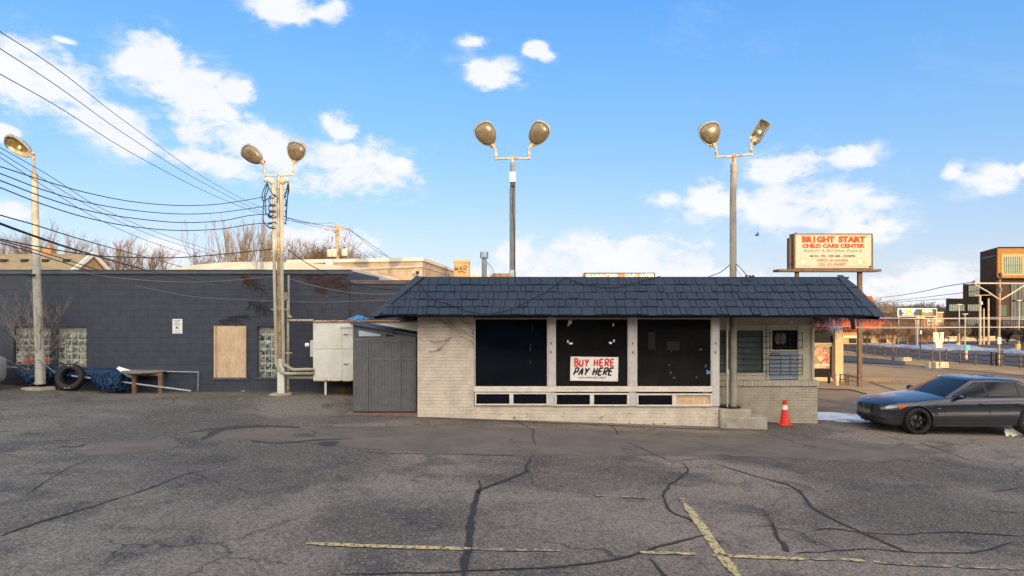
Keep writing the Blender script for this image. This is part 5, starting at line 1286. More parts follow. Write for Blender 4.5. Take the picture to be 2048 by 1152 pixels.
q = MB(); q.prism([(X(1238,Ys), Z(554,Ys)),(X(1246,Ys), Z(554,Ys)),(X(1245,Ys), Z(552,Ys)),(X(1239,Ys), Z(552.3,Ys))], Ys-.02, Ys-.003); q.build('emblem', flat('orange emblem', (.75,.28,.12), .6), cs)
q = MB()
for px in (1190, 1290): q.box(X(px,Ys)-.06, X(px,Ys)+.06, Ys+.05, Ys+.2, hz(X(px,Ys),Ys), Z(560,Ys))
q.split('post', m_wood, cs)

# house at the far left
Yh = 38
hs_ = thing('tan_house', 'house with tan shingle roof and white gable trim beyond the charcoal wall', 'house', (X(120,Yh), Yh, 0))
shing = brickmat('tan shingle', (.26,.21,.125), (.22,.18,.105), (.20,.16,.10), .9, .14, .01, .3)
m_wtrim = flat('white house trim', (.55,.54,.52), .5)
rx0, rx1 = X(-60,Yh+3), X(186,Yh+3); zr_ = Z(508,Yh+3)
ez = zr_-1.75; e0 = Yh
q = MB(); th = .12
q.add([(rx0-.5,e0,ez),(rx1-.0,e0,ez),(rx1-.0,Yh+3,zr_),(rx0-.5,Yh+3,zr_),(rx0-.5,Yh+6,ez),(rx1-.0,Yh+6,ez)], [(0,1,2,3),(3,2,5,4)]); rf = q.build('roof', shing, hs_); md = rf.modifiers.new('t','SOLIDIFY'); md.thickness = .1
q = MB(); q.bar((rx1+.03,e0-.05,ez-.02),(rx1+.03,Yh+3,zr_+.02), .10, .26); q.bar((rx1+.03,Yh+6.05,ez-.02),(rx1+.03,Yh+3,zr_+.02), .10, .26); q.split('gable_trim', m_wtrim, hs_)
q = MB(); q.add([(rx1-.1,e0+.35,ez),(rx1-.1,Yh+5.65,ez),(rx1-.1,Yh+3,zr_-.12)], [(0,1,2)]); q.box(rx0, rx1-.12, e0+.4, Yh+5.6, 0, ez-.02); q.build('wall', M('brown siding', (.30,.20,.12), (.24,.16,.1)), hs_)
for px in (9, 50, 92, 134):
    q = MB(); t = .72; yy = e0+3*t; zz = ez+(zr_-ez)*t; q.box(X(px,yy)-.16, X(px,yy)+.16, yy-.15, yy+.15, zz-.05, zz+.12); q.build('roof_vent', m_black, rf)
q = MB(); q.box(X(88,Yh+3.3), X(106,Yh+3.3), Yh+3.1, Yh+3.6, zr_-.4, Z(498,Yh+3.3)); q.lathe([(.12,0),(.12,.25)], P(99,498,Yh+3.3), n=10); q.build('chimney', redbrick, rf)

# distant utility pole
up = thing('utility_pole', 'wooden utility pole with crossarm and three transformer cans beyond the tan building', 'utility pole', (X(674,YU), YU, -1))
m_up = M('sun bleached wood pole', (.42,.34,.24), (.30,.23,.15), 3, .9)
u_ = lambda a, c, d=0: P(a, c, YU+d)
q = MB(); q.tube([(X(675,YU), YU, -2), u_(674.5,448)], [.17,.12], 10); q.build('pole', m_up, up, smooth=True)
q = MB(); q.bar(u_(650,459,-.15), u_(698,457.5,-.15), .12, .12); q.bar(u_(662,459,-.2), u_(674,470,-.2), .05, .05); q.bar(u_(687,458,-.2), u_(675,470,-.2), .05, .05); q.build('crossarm', m_up, up)
for (a, t, b_) in ((660,499,514),(668,498,514),(689,498,512)):
    q = MB(); q.lathe([(.001,0),(.20,.0),(.21,.03),(.21,(b_-t)*YU/F-.05),(.17,(b_-t)*YU/F),(.001,(b_-t)*YU/F+.02)], u_(a,b_,-.35), n=14); tc_ = q.build('transformer', M('cream transformer', (.48,.44,.36), (.40,.36,.28), 3, .5), up, smooth=True)
    q = MB(); q.tube([u_(a,t,-.35), u_(a,t-5,-.35)], .04, 6); q.build('bushing', flat('dark bushing', (.1,.07,.06)), tc_)
q = MB()
for (a, c) in ((664,476),(689,476)): q.tube([u_(a-2,c-2,-.2), u_(a,c+3,-.2), u_(a+2,c-3,-.2), u_(a,c+8,-.2)], .035, 5)
q.bar(u_(668,505,-.2), u_(684,505,-.2), .1, .15)
q.split('cutout', flat('cutout fitting', (.16,.13,.12)), up)
wire('thin line from the utility pole crossarm down behind the tan building, upper', [(693,457,YU),(730,480,43),(775,512,38)], .014)
wire('thin line from the utility pole crossarm down behind the tan building, middle', [(698,457,YU),(750,500,42),(790,520,38)], .014)
wire('thin line from the utility pole down behind the tan building, lower', [(664,459,YU),(690,482,44),(740,517,38)], .012)
wire('thin wire running on from the conduit pole to the utility pole top', [(573,436,19.5),(620,446,32),(668,446,YU)], .012)

# ------------------------------------------------------------------ bare trees
def tree(name, lab, base, height, seed, spread=.5, main=9, levels=3, trunk_r=.16, upright=.0, mat=None, trunk_frac=.35, counts=(6,5,4), tw=.012, group='bare trees beyond the roofs', lenf=.62, droop=0):
    rt = random.Random(seed); base = Vector(base); t = thing(name, lab, 'tree', base, group)
    tr_ = MB(); cr_ = MB()
    def br(p, d, L, r, lvl, mb):
        pts = [p]; rs_ = [r]; n = 4 if lvl < 2 else 3; dd = d.copy()
        for k in range(n):
            dd = (dd+Vector((rt.gauss(0,.10), rt.gauss(0,.10), rt.gauss(0,.08)+upright*.25+.05-droop))).normalized(); p = p+dd*L/n; pts.append(p); rs_.append(max(tw*.6, r*(1-.62*(k+1)/n)))
        mb.tube(pts, rs_, 5 if lvl < 1 else 3, False)
        if lvl >= levels: return
        c = counts[min(lvl, len(counts)-1)]
        for k in range(c):
            tt = .25+.75*(k+rt.random())/c; i = min(int(tt*n), n-1); q0 = pts[i].lerp(pts[i+1], tt*n-i)
            ax_ = dd.orthogonal().normalized(); ax_.rotate(Matrix.Rotation(rt.uniform(0, 6.28), 3, dd))
            an = rt.uniform(.35,.95)*(1-.45*upright)*(spread/.5)
            nd = (dd*math.cos(an)+ax_*math.sin(an)).normalized()
            br(q0, nd, L*lenf*rt.uniform(.7,1.15)*(1.15-.4*tt), max(tw, rs_[i]*.6), lvl+1, cr_)
    th_ = height*trunk_frac
    tr_.tube([base-Vector((0,0,.3)), base+Vector((0,0,th_*.5)), base+Vector((rt.uniform(-.1,.1), 0, th_)), base+Vector((rt.uniform(-.2,.2), 0, height*.55))], [trunk_r, trunk_r*.85, trunk_r*.7, trunk_r*.35], 8)
    for k in range(main):
        a = 6.283*k/main+rt.uniform(-.3,.3); el_ = rt.uniform(.5,1.25)+.25*upright; el_ = min(el_, 1.5)
        d = Vector((math.cos(a)*math.cos(el_)*spread/.5, math.sin(a)*math.cos(el_), math.sin(el_))).normalized()
        z0 = th_*rt.uniform(.5,1.0)+ (height*.2*rt.random())
        br(base+Vector((0,0,z0)), d, (height-z0)*rt.uniform(.5,.66), trunk_r*.45, 0, cr_)
    mat = mat or m_bark
    tr_.build('trunk', mat, t, smooth=True); cr_.build('crown', mat, t, normals=False)
    return t
def gbase(px, Y, z=None): return (X(px,Y), Y, z if z is not None else hz(X(px,Y),Y))
Yt_ = 52
for i, (px, top, sp, lab) in enumerate([(18,478,.55,'leftmost bare tree behind the tan house'),(62,450,.55,'tall bare tree behind the chimney of the tan house'),(130,462,.5,'bare tree behind the middle of the tan house roof'),
   (236,466,.5,'broad bare tree right of the gable, left one of the pair'),(288,472,.55,'broad bare tree right of the gable, right one of the pair')]):
    z0 = 0.5; tree('bare_tree', lab, gbase(px, Yt_, z0), (Z(top,Yt_)-z0)*1.05, 100+i, sp*.72, 9, 3, .17, .15, m_barkwarm if i > 2 else m_bark, counts=(6,5,4), tw=.0085)
tree('bare_tree', 'pale bare tree with many upright limbs left of the conduit pole', gbase(470, 42, 1.5), (Z(438,42)-1.5)*1.24, 210, .42, 18, 3, .10, .85, M('pale bare limbs', (.23,.185,.13), (.16,.12,.085), 3, .9), counts=(6,5,4), tw=.007, trunk_frac=.10, lenf=.46)
tree('bare_tree', 'pale upright bare tree immediately behind the conduit pole', gbase(535, 42, 1.5), (Z(452,42)-1.5)*1.22, 211, .42, 16, 3, .10, .8, M('pale bare limbs', (.23,.185,.13), (.16,.12,.085), 3, .9), counts=(6,5,4), tw=.007, trunk_frac=.10, lenf=.46)
tree('bare_tree', 'low brown bare tree at the left of the pale upright trees', gbase(425, 44, 2), (Z(492,44)-2)*1.0, 212, .6, 12, 3, .12, 0, m_barkwarm, counts=(7,6,5), tw=.009, trunk_frac=.1)
tree('bare_tree', 'dense brown bushy tree behind the transformer pole, left half', gbase(632, 54, 1.5), (Z(478,54)-1.5)*1.18, 213, .58, 20, 3, .2, 0, M('dense brown twigs', (.20,.13,.07), (.12,.075,.042), 2, .9), counts=(8,7,6), tw=.012, trunk_frac=.15)
tree('bare_tree', 'dense brown bushy tree behind the transformer pole, right half', gbase(688, 56, 1.5), (Z(492,56)-1.5)*1.18, 214, .60, 18, 3, .2, 0, M('dense brown twigs', (.20,.13,.07), (.12,.075,.042), 2, .9), counts=(8,7,6), tw=.012, trunk_frac=.15)
# sapling in front of the wall
sb_ = gp(110,771)
tree('bare_sapling', 'leafless sapling with thin grey twigs between light pole and tyre', (sb_.x, YG-.35, sb_.z), (Z(560,YG-.35)-sb_.z)*1.2, 301, .60, 11, 3, .035, .60, M('grey sapling bark', (.26,.22,.18), (.17,.13,.11), 5, .85), .22, (5,4,3), .0026, 'saplings by the charcoal wall', .5)
tree('bare_sapling', 'thin leafless shrub behind the foot of the left light pole', (X(60,YG-.3), YG-.3, hz(X(60,20),20)), 2.9, 305, .85, 10, 3, .022, .35, M('grey sapling bark', (.26,.22,.18), (.17,.13,.11), 5, .85), .12, (4,4,3), .0024, 'saplings by the charcoal wall', .5)

# ------------------------------------------------------------------ unseen brick block added behind the camera to shade the lot at low sun
occ = thing('shade_building', 'unseen brick block across the lot, added to shade it', 'shade_building', (-5, -16, 0))
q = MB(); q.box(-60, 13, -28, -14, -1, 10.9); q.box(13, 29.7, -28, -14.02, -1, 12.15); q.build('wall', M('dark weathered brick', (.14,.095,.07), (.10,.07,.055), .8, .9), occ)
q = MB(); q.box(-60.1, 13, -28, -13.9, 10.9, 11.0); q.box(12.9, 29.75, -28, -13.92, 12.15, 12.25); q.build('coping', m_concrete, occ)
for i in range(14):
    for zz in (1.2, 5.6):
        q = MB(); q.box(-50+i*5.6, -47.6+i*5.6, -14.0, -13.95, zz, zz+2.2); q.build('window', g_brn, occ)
# ------------------------------------------------------------------ cars
ST = [ # x, half width, bottom, shoulder, centre top
 (0.00,.26,.36,.56,.60),(.03,.42,.28,.60,.645),(.09,.55,.23,.635,.69),(.20,.68,.19,.675,.745),(.40,.80,.185,.735,.81),(.78,.882,.185,.775,.850),(1.20,.900,.185,.825,.900),(1.5,.906,.19,.855,.925),
 (2.5,.908,.19,.88,.93),(3.4,.905,.19,.90,.95),(3.85,.893,.195,.92,1.0),(4.2,.862,.22,.925,1.02),(4.38,.81,.27,.905,1.0),(4.47,.72,.33,.86,.96),(4.52,.50,.42,.76,.84)]
def lerp_st(x):
    x = max(0, min(4.52, x))
    for i in range(len(ST)-1):
        if x <= ST[i+1][0]:
            p1, p2 = ST[i], ST[i+1]; p0 = ST[max(i-1,0)]; p3 = ST[min(i+2, len(ST)-1)]; t = (x-p1[0])/(p2[0]-p1[0]); out = []
            for k in range(1, 5):
                m1 = (p2[k]-p0[k])/max(1e-6, p2[0]-p0[0])*(p2[0]-p1[0]); m2 = (p3[k]-p1[k])/max(1e-6, p3[0]-p1[0])*(p2[0]-p1[0])
                out.append((2*t**3-3*t*t+1)*p1[k]+(t**3-2*t*t+t)*m1+(-2*t**3+3*t*t)*p2[k]+(t**3-t*t)*m2)
            return out
    return list(ST[-1][1:])
def section(x):     # half outline (y, z) from the bottom centre over the side to the top centre
    w, zb, zs, zt = lerp_st(x); h = zs-zb
    pts = [(0,zb),(.5*w,zb),(.85*w,zb+.005),(.955*w,zb+.045),(.985*w,zb+.16*h+.03),(1.0*w,zb+.36*h),(.988*w,zb+.56*h),(.990*w,zb+.70*h),(.998*w,zb+.80*h),(.982*w,zb+.90*h),(.945*w,zs),(.86*w,zs+.35*(zt-zs)),(.6*w,zs+.72*(zt-zs)),(.3*w,zs+.95*(zt-zs)),(0,zt)]
    v = smoothpath([Vector((0, a, c)) for a, c in pts], 4)
    return [(p.y, p.z) for p in v]
_sc = {}
def side_y(x, z):
    k = round(x, 3)
    if k not in _sc: _sc[k] = section(k)
    s = _sc[k]; best = 0
    for i in range(8, len(s)-1):
        (y0, z0), (y1, z1) = s[i], s[i+1]
        if min(z0, z1) <= z <= max(z0, z1) and abs(z1-z0) > 1e-6: best = max(best, y0+(y1-y0)*(z-z0)/(z1-z0))
    return best
def front_x(y, z, start=0.0):
    x = start
    while x < .8:
        if side_y(x, z) >= abs(y): return x
        x += .01
    return x
def make_car(root, paint, left_is_near=True, lamps=True, glass=None, rimmat=None):
    glass = glass or g_car
    xs_ = [0,.008,.02,.04,.06,.09,.12,.16,.20,.25,.3,.35]+[.4+.05*k for k in range(79)]+[4.33,4.36,4.39,4.42,4.45,4.47,4.49,4.505,4.515,4.52]
    q = MB(); rings = [section(x) for x in xs_]; n = len(rings[0]); full = 2*n-2
    for x, s in zip(xs_, rings):
        for y, z in s: q.v.append(Vector((x, -y, z)))
        for y, z in s[-2:0:-1]: q.v.append(Vector((x, y, z)))
    for i in range(len(xs_)-1):
        for k in range(full):
            k2 = (k+1) % full; q.f.append((i*full+k, i*full+k2, (i+1)*full+k2, (i+1)*full+k))
    q.f.append(tuple(range(full))); q.f.append(tuple((len(xs_)-1)*full+k for k in range(full-1, -1, -1)))
    body = q.build('body', paint, root, smooth=True)
    cuts = []
    for cx in (.80, 3.56):
        for sg in (-1, 1):
            c = MB(); c.lathe([(.001,0),(.355,0),(.355,.5),(.001,.5)], (cx, sg*.60, .33), (0, sg, 0), 40)
            co = c.build('cut', None, None); co.hide_render = True; cuts.append(co)
            md = body.modifiers.new('b', 'BOOLEAN'); md.object = co; md.operation = 'DIFFERENCE'; md.solver = 'EXACT'
    bpy.context.view_layer.update()
    dg = bpy.context.evaluated_depsgraph_get(); me = bpy.data.meshes.new_from_object(body.evaluated_get(dg))
    body.modifiers.clear(); old = body.data; body.data = me
    me.materials.clear(); me.materials.append(paint)
    try: me.set_sharp_from_angle(angle=R(35))
    except Exception: pass
    for c in cuts: bpy.data.objects.remove(c)
    # cabin
    def zt_(t): return .845+.435*t
    def xf(t): return 1.32+.85*t**1.10
    def xr(t): return 4.20-.64*t**1.6
    def hw(t): return .80-.20*t**1.1
    def W(s, t): return Vector((xf(t)+.14*s*s*(1-.3*t), s*hw(t), zt_(t)))
    def Rr(s, t): return Vector((xr(t)-.16*s*s, s*hw(t), zt_(t)))
    def SD(qq, t, sg=-1):
        a = xf(t)+.14*(1-.3*t); b_ = xr(t)-.16; return Vector((a+(b_-a)*qq, sg*(hw(t)+.035*math.sin(math.pi*qq)*(1-.4*t)), zt_(t)-.012*t*abs(2*qq-1)**2))
    q = MB(); NT = 12
    loops = []
    for j in range(NT+1):
        t = j/NT; L = [W(-1+2*k/10, t) for k in range(10)]+[SD(k/24, t, 1) for k in range(24)]+[Rr(1-2*k/10, t) for k in range(10)]+[SD(1-k/24, t, -1) for k in range(24)]
        loops.append(L)
    top = loops[-1]; c = sum((Vector(v) for v in top), Vector())/len(top)
    for sc, dz in ((.93,.022),(.8,.036),(.55,.047),(.25,.052)): loops.append([Vector((c.x+(v.x-c.x)*sc, v.y*sc, v.z+dz-(0 if sc < .9 else .002))) for v in top])
    n = len(loops[0])
    for L in loops: q.v += L
    for j in range(len(loops)-1):
        for k in range(n): q.f.append((j*n+k, j*n+(k+1) % n, (j+1)*n+(k+1) % n, (j+1)*n+k))
    q.f.append(tuple((len(loops)-1)*n+k for k in range(n)))
    q.build('cabin', paint, root, smooth=True)
    def patch(fn, us, vs, off, nu=12, nv=8):
        m = MB()
        def f(u, v):
            a = us[0]+(us[1]-us[0])*u; t = vs[0]+(vs[1]-vs[0])*v; e = 1e-3
            p = fn(a, t); d1 = fn(a+e, t)-p; d2 = fn(a, t+e)-p; nn = d1.cross(d2).normalized()
            cc_ = Vector((2.6, 0, .9))
            if nn.dot(p-cc_) < 0: nn = -nn
            return p+nn*off
        m.grid(f, nu, nv); return m
    patch(W, (-.93,.93), (.14,.965), .006, 16).build('windscreen', glass, root, smooth='all', normals=False)
    patch(Rr, (-.9,.9), (.34,.95), .006, 16).build('rear_window', glass, root, smooth='all', normals=False)
    for sg in (-1, 1):
        fn = lambda a, t, sg=sg: SD(a, t, sg)
        for (a0, a1, nm) in ((.10,.475,'front_side_window'),(.515,.83,'rear_side_window'),(.845,.945,'quarter_window')):
            m = MB()
            def f(u, v, nm=nm, sg=sg):
                t = .16+.76*v; A_ = xf(t)+.14*(1-.3*t); B_ = xr(t)-.16
                xa, xb = {'front_side_window': (A_+.11, 2.50), 'rear_side_window': (2.57, min(3.30, B_-.06)), 'quarter_window': (3.335, max(3.336, B_-.13))}[nm]
                x = xa+(xb-xa)*u; p = SD((x-A_)/(B_-A_), t, sg); return p+Vector((0, sg*.006, .002))
            m.grid(f, 12, 8); m.build(nm, glass, root, smooth='all', normals=False)
        for (xa, xb, xc, xd) in ((2.50,2.57,2.50,2.57),(3.30,3.335,3.28,3.33)):
            m = MB()
            def f(u, v, xa=xa, xb=xb, sg=sg):
                t = .16+.76*v; A_ = xf(t)+.14*(1-.3*t); B_ = xr(t)-.16; x = min(xa+(xb-xa)*u, B_-.02)
                return SD((x-A_)/(B_-A_), t, sg)+Vector((0, sg*.004, .001))
            m.grid(f, 2, 8); m.build('pillar', m_black, root, smooth='all', normals=False)
        m = MB(); pts = [SD(k/20, .145, sg)+Vector((0, sg*.008, 0)) for k in range(1, 20)]; m.tube(pts, .007, 5); m.build('belt_moulding', m_black, root)
        # door seams, handles, mirror
        m = MB()
        def sl(pts): m.tube([Vector((x, sg*(side_y(x, z)+.0005), z)) for x, z in pts], .0045, 4)
        sl([(1.46,.85),(1.44,.78),(1.43,.6),(1.44,.4),(1.47,.27)]); sl([(2.52,.87),(2.53,.75),(2.53,.5),(2.53,.27)]); sl([(3.52,.88),(3.50,.80),(3.38,.70),(3.26,.55),(3.20,.4),(3.18,.27)]); sl([(1.47,.27),(2.0,.262),(2.5,.262),(3.18,.27)])
        sl([(.34,.64),(.42,.72),(.46,.745)]); sl([(1.44,.845),(1.1,.80),(.7,.75),(.5,.715)])
        m.build('door_seam', m_black, root)
        for hx in (2.36, 3.27):
            m = MB(); z = .745; y = side_y(hx, z)
            m.tube(smoothpath([Vector((hx-.11, sg*(y+.002), z)), Vector((hx-.08, sg*(y+.028), z+.003)), Vector((hx+.08, sg*(y+.028), z+.004)), Vector((hx+.11, sg*(y+.002), z+.002))], 4), .013, 6); m.build('door_handle', paint, root, smooth=True)
        m = MB(); m.ball((1.74, sg*.965, .925), .075, .12, .065, 14, 9); m.bar((1.78, sg*.80, .87), (1.76, sg*.93, .90), .08, .035); mi = m.build('mirror', paint, root, smooth=True)
        m = MB(); m.grid(lambda u, v: Vector((1.795, sg*(.89+.19*u), .89+.08*v)), 2, 2); m.build('mirror_glass', m_black, mi, normals=False)
        # sill skirt highlight
        m = MB(); m.tube([Vector((x, sg*(side_y(x, .225)+.004), .222)) for x in [1.2+.1*k for k in range(20)]], .018, 6); m.build('sill_skirt', paint, root, smooth=True)
    # wheels
    for cx in (.80, 3.56):
        for sg in (-1, 1):
            c0 = Vector((cx, sg*.80, .325)); axn = Vector((0, sg, 0))
            m = MB(); m.lathe([(.225,-.10),(.25,-.11),(.30,-.105),(.322,-.085),(.326,0),(.322,.07),(.305,.092),(.27,.100),(.235,.096),(.228,.08)], c0, axn, 44, True)
            wh = m.build('wheel', m_tyre, root, smooth=True)
            m = MB(); m.lathe([(.226,-.09),(.230,.085),(.222,.092),(.212,.082),(.205,.02),(.20,-.02),(.03,-.03)], c0, axn, 36)
            for k in range(5):
                for dd in (-.13, .13):
                    th = 2*math.pi*k/5+dd+.3; rad = Vector((math.cos(th), 0, math.sin(th))); rad2 = Vector((math.cos(th+dd*.3), 0, math.sin(th+dd*.3)))
                    m.bar(c0+rad*.04+axn*.055, c0+rad2*.214+axn*.066, .026, .022, axn)
            m.lathe([(.001,.06),(.045,.06),(.05,.045),(.05,-.02)], c0, axn, 16)
            m.build('rim', rimmat or m_rim, wh, smooth=True, normals=False)
            m = MB(); m.lathe([(.001,-.01),(.15,-.01),(.15,-.02),(.001,-.02)], c0, axn, 20); m.build('brake_disc', m_alu, wh)
            m = MB(); ring_ = [c0+Vector((math.cos(a), 0, math.sin(a)))*.360 for a in [R(-12)+R(204)*k/30 for k in range(31)]]
            ring_ = [Vector((p.x, sg*(side_y(p.x, max(.24, p.z))-.004), p.z)) for p in ring_]; m.tube(ring_, .014, 6); m.build('arch_lip', paint, root, smooth=True)
            m = MB(); m.lathe([(.001,0),(.353,0),(.353,.27),(.351,.27),(.351,.004),(.001,.004)], (cx, sg*.602, .33), axn, 36); m.build('arch_liner', m_black, root, normals=False)
    def spatch(x0, x1, lo, hi, sg, off, nm, mat, par, nu=14, nv=6):
        m = MB()
        def f(u, v):
            x = x0+(x1-x0)*u; z = lo(x)+(hi(x)-lo(x))*v; y = side_y(x, z)
            return Vector((x-off*.7*max(0, 1-x/.5), sg*(y+off), z))
        m.grid(f, nu, nv); return m.build(nm, mat, par, smooth='all', normals=False)
    for sg in (-1, 1):
        lo = lambda x: .535+.10*x+.55*max(0,x-.36)**1.15; hi = lambda x: .625+.28*min(x,.22)+.10*max(0,x-.22)
        hl = spatch(.075, .56, lo, lambda x: max(lo(x)+.004, hi(x)), sg, .007, 'headlight', m_hl, root, 20)
        spatch(.15, .34, lambda x: lo(x)+.025, lambda x: hi(x)-.03, sg, .010, 'lamp_chrome', m_chrome, hl)
        spatch(.37, .535, lambda x: lo(x)+.012, lambda x: max(lo(x)+.013, hi(x)-.012), sg, .010, 'indicator', m_amber, hl)
        tl = spatch(4.08, 4.45, lambda x: .74, lambda x: .90, sg, .006, 'tail_light', m_tail, root)
        spatch(4.12, 4.40, lambda x: .79, lambda x: .83, sg, .009, 'reverse_lamp', m_chrome, tl)
        m = MB(); x = .11
        kz = lambda v: .55+.125*v
        def kf(u, v, sg=sg):
            yy = .03+.26*u; z = .525+.125*v; return Vector((front_x(yy, min(z, .59))-.035+.25*max(0, z-.59), sg*yy, z))
        m.grid(kf, 6, 4); g_ = m.build('grille', m_black, root, smooth='all', normals=False)
        m = MB(); m.tube([kf(0,0), kf(.5,0), kf(1,.1), kf(1,.9), kf(.5,1), kf(0,1), kf(0,0)], .010, 5); m.build('grille_surround', m_chrome, g_, smooth=True)
        m = MB()
        for u in (.2,.4,.6,.8): m.tube([kf(u,.05)+Vector((-.006,0,0)), kf(u,.95)+Vector((-.006,0,0))], .005, 4)
        m.build('grille_slat', flat('dark slat', (.05,.05,.055), .4), g_)
    m = MB(); m.grid(lambda u, v: Vector((front_x((2*u-1)*.60, .30+.06*v)-.016, (2*u-1)*.60, .285+.09*v)), 24, 4); m.build('lower_intake', m_black, root, smooth='all', normals=False)
    m = MB(); m.grid(lambda u, v: Vector((front_x((2*u-1)*.70, .24)-.03+.03*v, (2*u-1)*.50, .20+.04*v)), 24, 3); m.build('chin_spoiler', m_black, root, smooth='all', normals=False)
    m = MB(); m.grid(lambda u, v: Vector((front_x((2*u-1)*.26, .43+.11*v)-.025, (2*u-1)*.26, .42+.115*v)), 8, 2); m.build('number_plate', flat('dull grey plate', (.13,.13,.125), .5), root, normals=False)
    m = MB(); z = .62; m.box(1.25, 1.335, -side_y(1.29, z)-.006, -side_y(1.29, z)+.004, z, z+.018); m.build('side_repeater', m_chrome, root, bevel=.003)
    m = MB(); m.ball((3.10, 0, 1.325), .12, .03, .045, 12, 8); m.build('roof_aerial', paint, root, smooth=True)
def carpaint(name, c, met=.55):
    m, nb, p, v = newmat(name); n = nb.noise(v, 3, 5, .6); col = nb.mix(nb.smooth(n, .4, .7), c, mul(c, 1.25))
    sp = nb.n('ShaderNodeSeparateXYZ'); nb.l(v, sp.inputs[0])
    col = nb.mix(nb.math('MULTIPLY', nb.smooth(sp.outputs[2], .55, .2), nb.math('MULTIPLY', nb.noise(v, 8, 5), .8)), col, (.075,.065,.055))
    nb.l(col, p.inputs['Base Color']); p.inputs['Metallic'].default_value = met; p.inputs['Roughness'].default_value = .36
    p.inputs['Coat Weight'].default_value = .75; p.inputs['Coat Roughness'].default_value = .05; return m
m_tyre = M('car tyre', (.010,.010,.010), (.018,.017,.016), 6, .8); m_rim = flat('satin black rim', (.018,.018,.02), .35, .6)
m_chrome = flat('lamp chrome', (.22,.23,.245), .3, 1.0); m_amber = flat('orange indicator lens', (.50,.085,.015), .3); m_tail = flat('red tail lens', (.4,.03,.02), .2)
m_hl = flat('dark headlight lens', (.10,.105,.11), .08, .5); g_car = flat('tinted car glass', (.010,.012,.014), .06, 0, .22)
pc = carpaint('charcoal car paint', (.016,.018,.026), .35)
car = thing('parked_car', 'dark charcoal four door car parked right of the traffic cone', 'car', (0,0,0))
make_car(car, pc)
sc_ = 1.035; cx_ = X(1836, 16.78)-.80*sc_
car.scale = (sc_,)*3; car.rotation_euler = (0, R(.45), R(2.0)); car.location = (cx_, 16.78+.88*sc_, hz(cx_+1, 17)-.0)
car2 = thing('parked_car', 'silver car of which only the tail shows at the left edge of the lot', 'car', (0,0,0))
make_car(car2, carpaint('silver car paint', (.42,.44,.46), .6), rimmat=m_alu)
car2.scale = (1.04,)*3; car2.rotation_euler = (0, R(1.9), R(-4)); xr_ = X(19, 19.3); car2.location = (xr_-4.52*1.04, 18.75, hz(xr_-2, 18.7)+.02)

# traffic cone
cY = 17.62; c0 = Vector((X(1569.5,cY), cY, hz(X(1569.5,cY),cY)))
cn = thing('traffic_cone', 'faded red traffic cone with white collar standing by the beige brick wall', 'traffic cone', c0)
m_cone = M('faded red cone plastic', (.74,.045,.02), (.62,.05,.03), 6, .5, bump=.1)
q = MB(); q.prismz([(c0.x-.165+a, c0.y-.165+b_) for a, b_ in ((.03,0),(.30,0),(.33,.03),(.33,.30),(.30,.33),(.03,.33),(0,.30),(0,.03))], c0.z+.002, c0.z+.035); q.build('base', m_cone, cn, bevel=.008)
q = MB(); q.lathe([(.125,.03),(.12,.05),(.075,.40)], c0, n=28); q.build('cone_body', m_cone, cn, smooth=True)
q = MB(); q.lathe([(.0745,.40),(.058,.52)], c0, n=28); q.build('reflective_collar', flat('dirty white collar', (.78,.74,.70), .4), cn, smooth=True)
q = MB(); q.lathe([(.057,.52),(.048,.585),(.056,.60),(.056,.625),(.030,.632),(.03,.60)], c0, n=24); q.obox(c0+Vector((.035,-.01,.635)), (1,0,.4), (0,1,0), (-.4,0,1), .06, .05, .03); q.build('cone_tip', m_cone, cn, smooth=True)
# crumpled paper by the rear wheel
c = gp(2026,872); q = MB()
def pf(u, v):
    x = (u-.5)*.44; z = v*.24; return c+Vector((x+.05*v, .05*mnoise.noise(Vector((u*5, v*5, 1)))+v*.12-.05, .012+z*(.75+.4*mnoise.noise(Vector((u*3, v*2, 4))))+.05*mnoise.noise(Vector((u*6, v*6, 9)))))
q.grid(pf, 14, 10); pl_ = q.build('crumpled_bag', M('crumpled cream paper', (.74,.72,.62), (.62,.60,.50), 9, .7, c3=(.08,.08,.075), t3=.60, s3=11), normals=False); tag(origin_to(pl_, c), 'crumpled printed paper bag on the asphalt by the rear wheel of the dark car', 'litter')
# ------------------------------------------------------------------ child care billboard
Y1 = gp(1717,775).y; b1 = lambda a, c, d=0: P(a, c, Y1+d); bx = lambda p: X(p, Y1); bz = lambda p: Z(p, Y1)
m_brown = M('brown painted steel', (.12,.080,.050), (.08,.052,.034), 5, .7, bump=.15)
bb = thing('billboard', 'cream child care center billboard on brown posts above the right end of the roof', 'billboard', (bx(1718), Y1, hz(bx(1718),Y1)))
q = MB(); q.box(bx(1583), bx(1740), Y1-.25, Y1+.25, bz(539), bz(468)); q.build('cabinet', m_brown, bb, bevel=.01)
q = MB(); q.box(bx(1586.5), bx(1736.5), Y1-.262, Y1-.251, bz(536.5), bz(470.5)); fc = q.build('sign_face', flat('cream sign face', (.43,.375,.30), .8, spec=.05), bb)
q = MB(); ring(q, bx(1589), bx(1734), bz(534.3), bz(472.5), Y1-.2645, Y1-.2625, .012); q.build('border_line', flat('grey border line', (.45,.40,.28), .6), fc)
m_or = flat('orange red letters', (.66,.065,.018), .8, spec=.05); m_gr = flat('grey green letters', (.13,.17,.13), .8, spec=.05); m_br = flat('brown letters', (.13,.065,.035), .8, spec=.05); m_rs = flat('rust red letters', (.36,.075,.04), .8, spec=.05)
ty = Y1-.267
text_mb('BR', bx(1599), bx(1620.5), bz(486.2), bz(473.8), ty, .065).build('lettering', m_or, fc, normals=False)
text_mb('i', bx(1621.5), bx(1625.5), bz(486.2), bz(473.5), ty, .065).build('lettering', m_or, fc, normals=False)
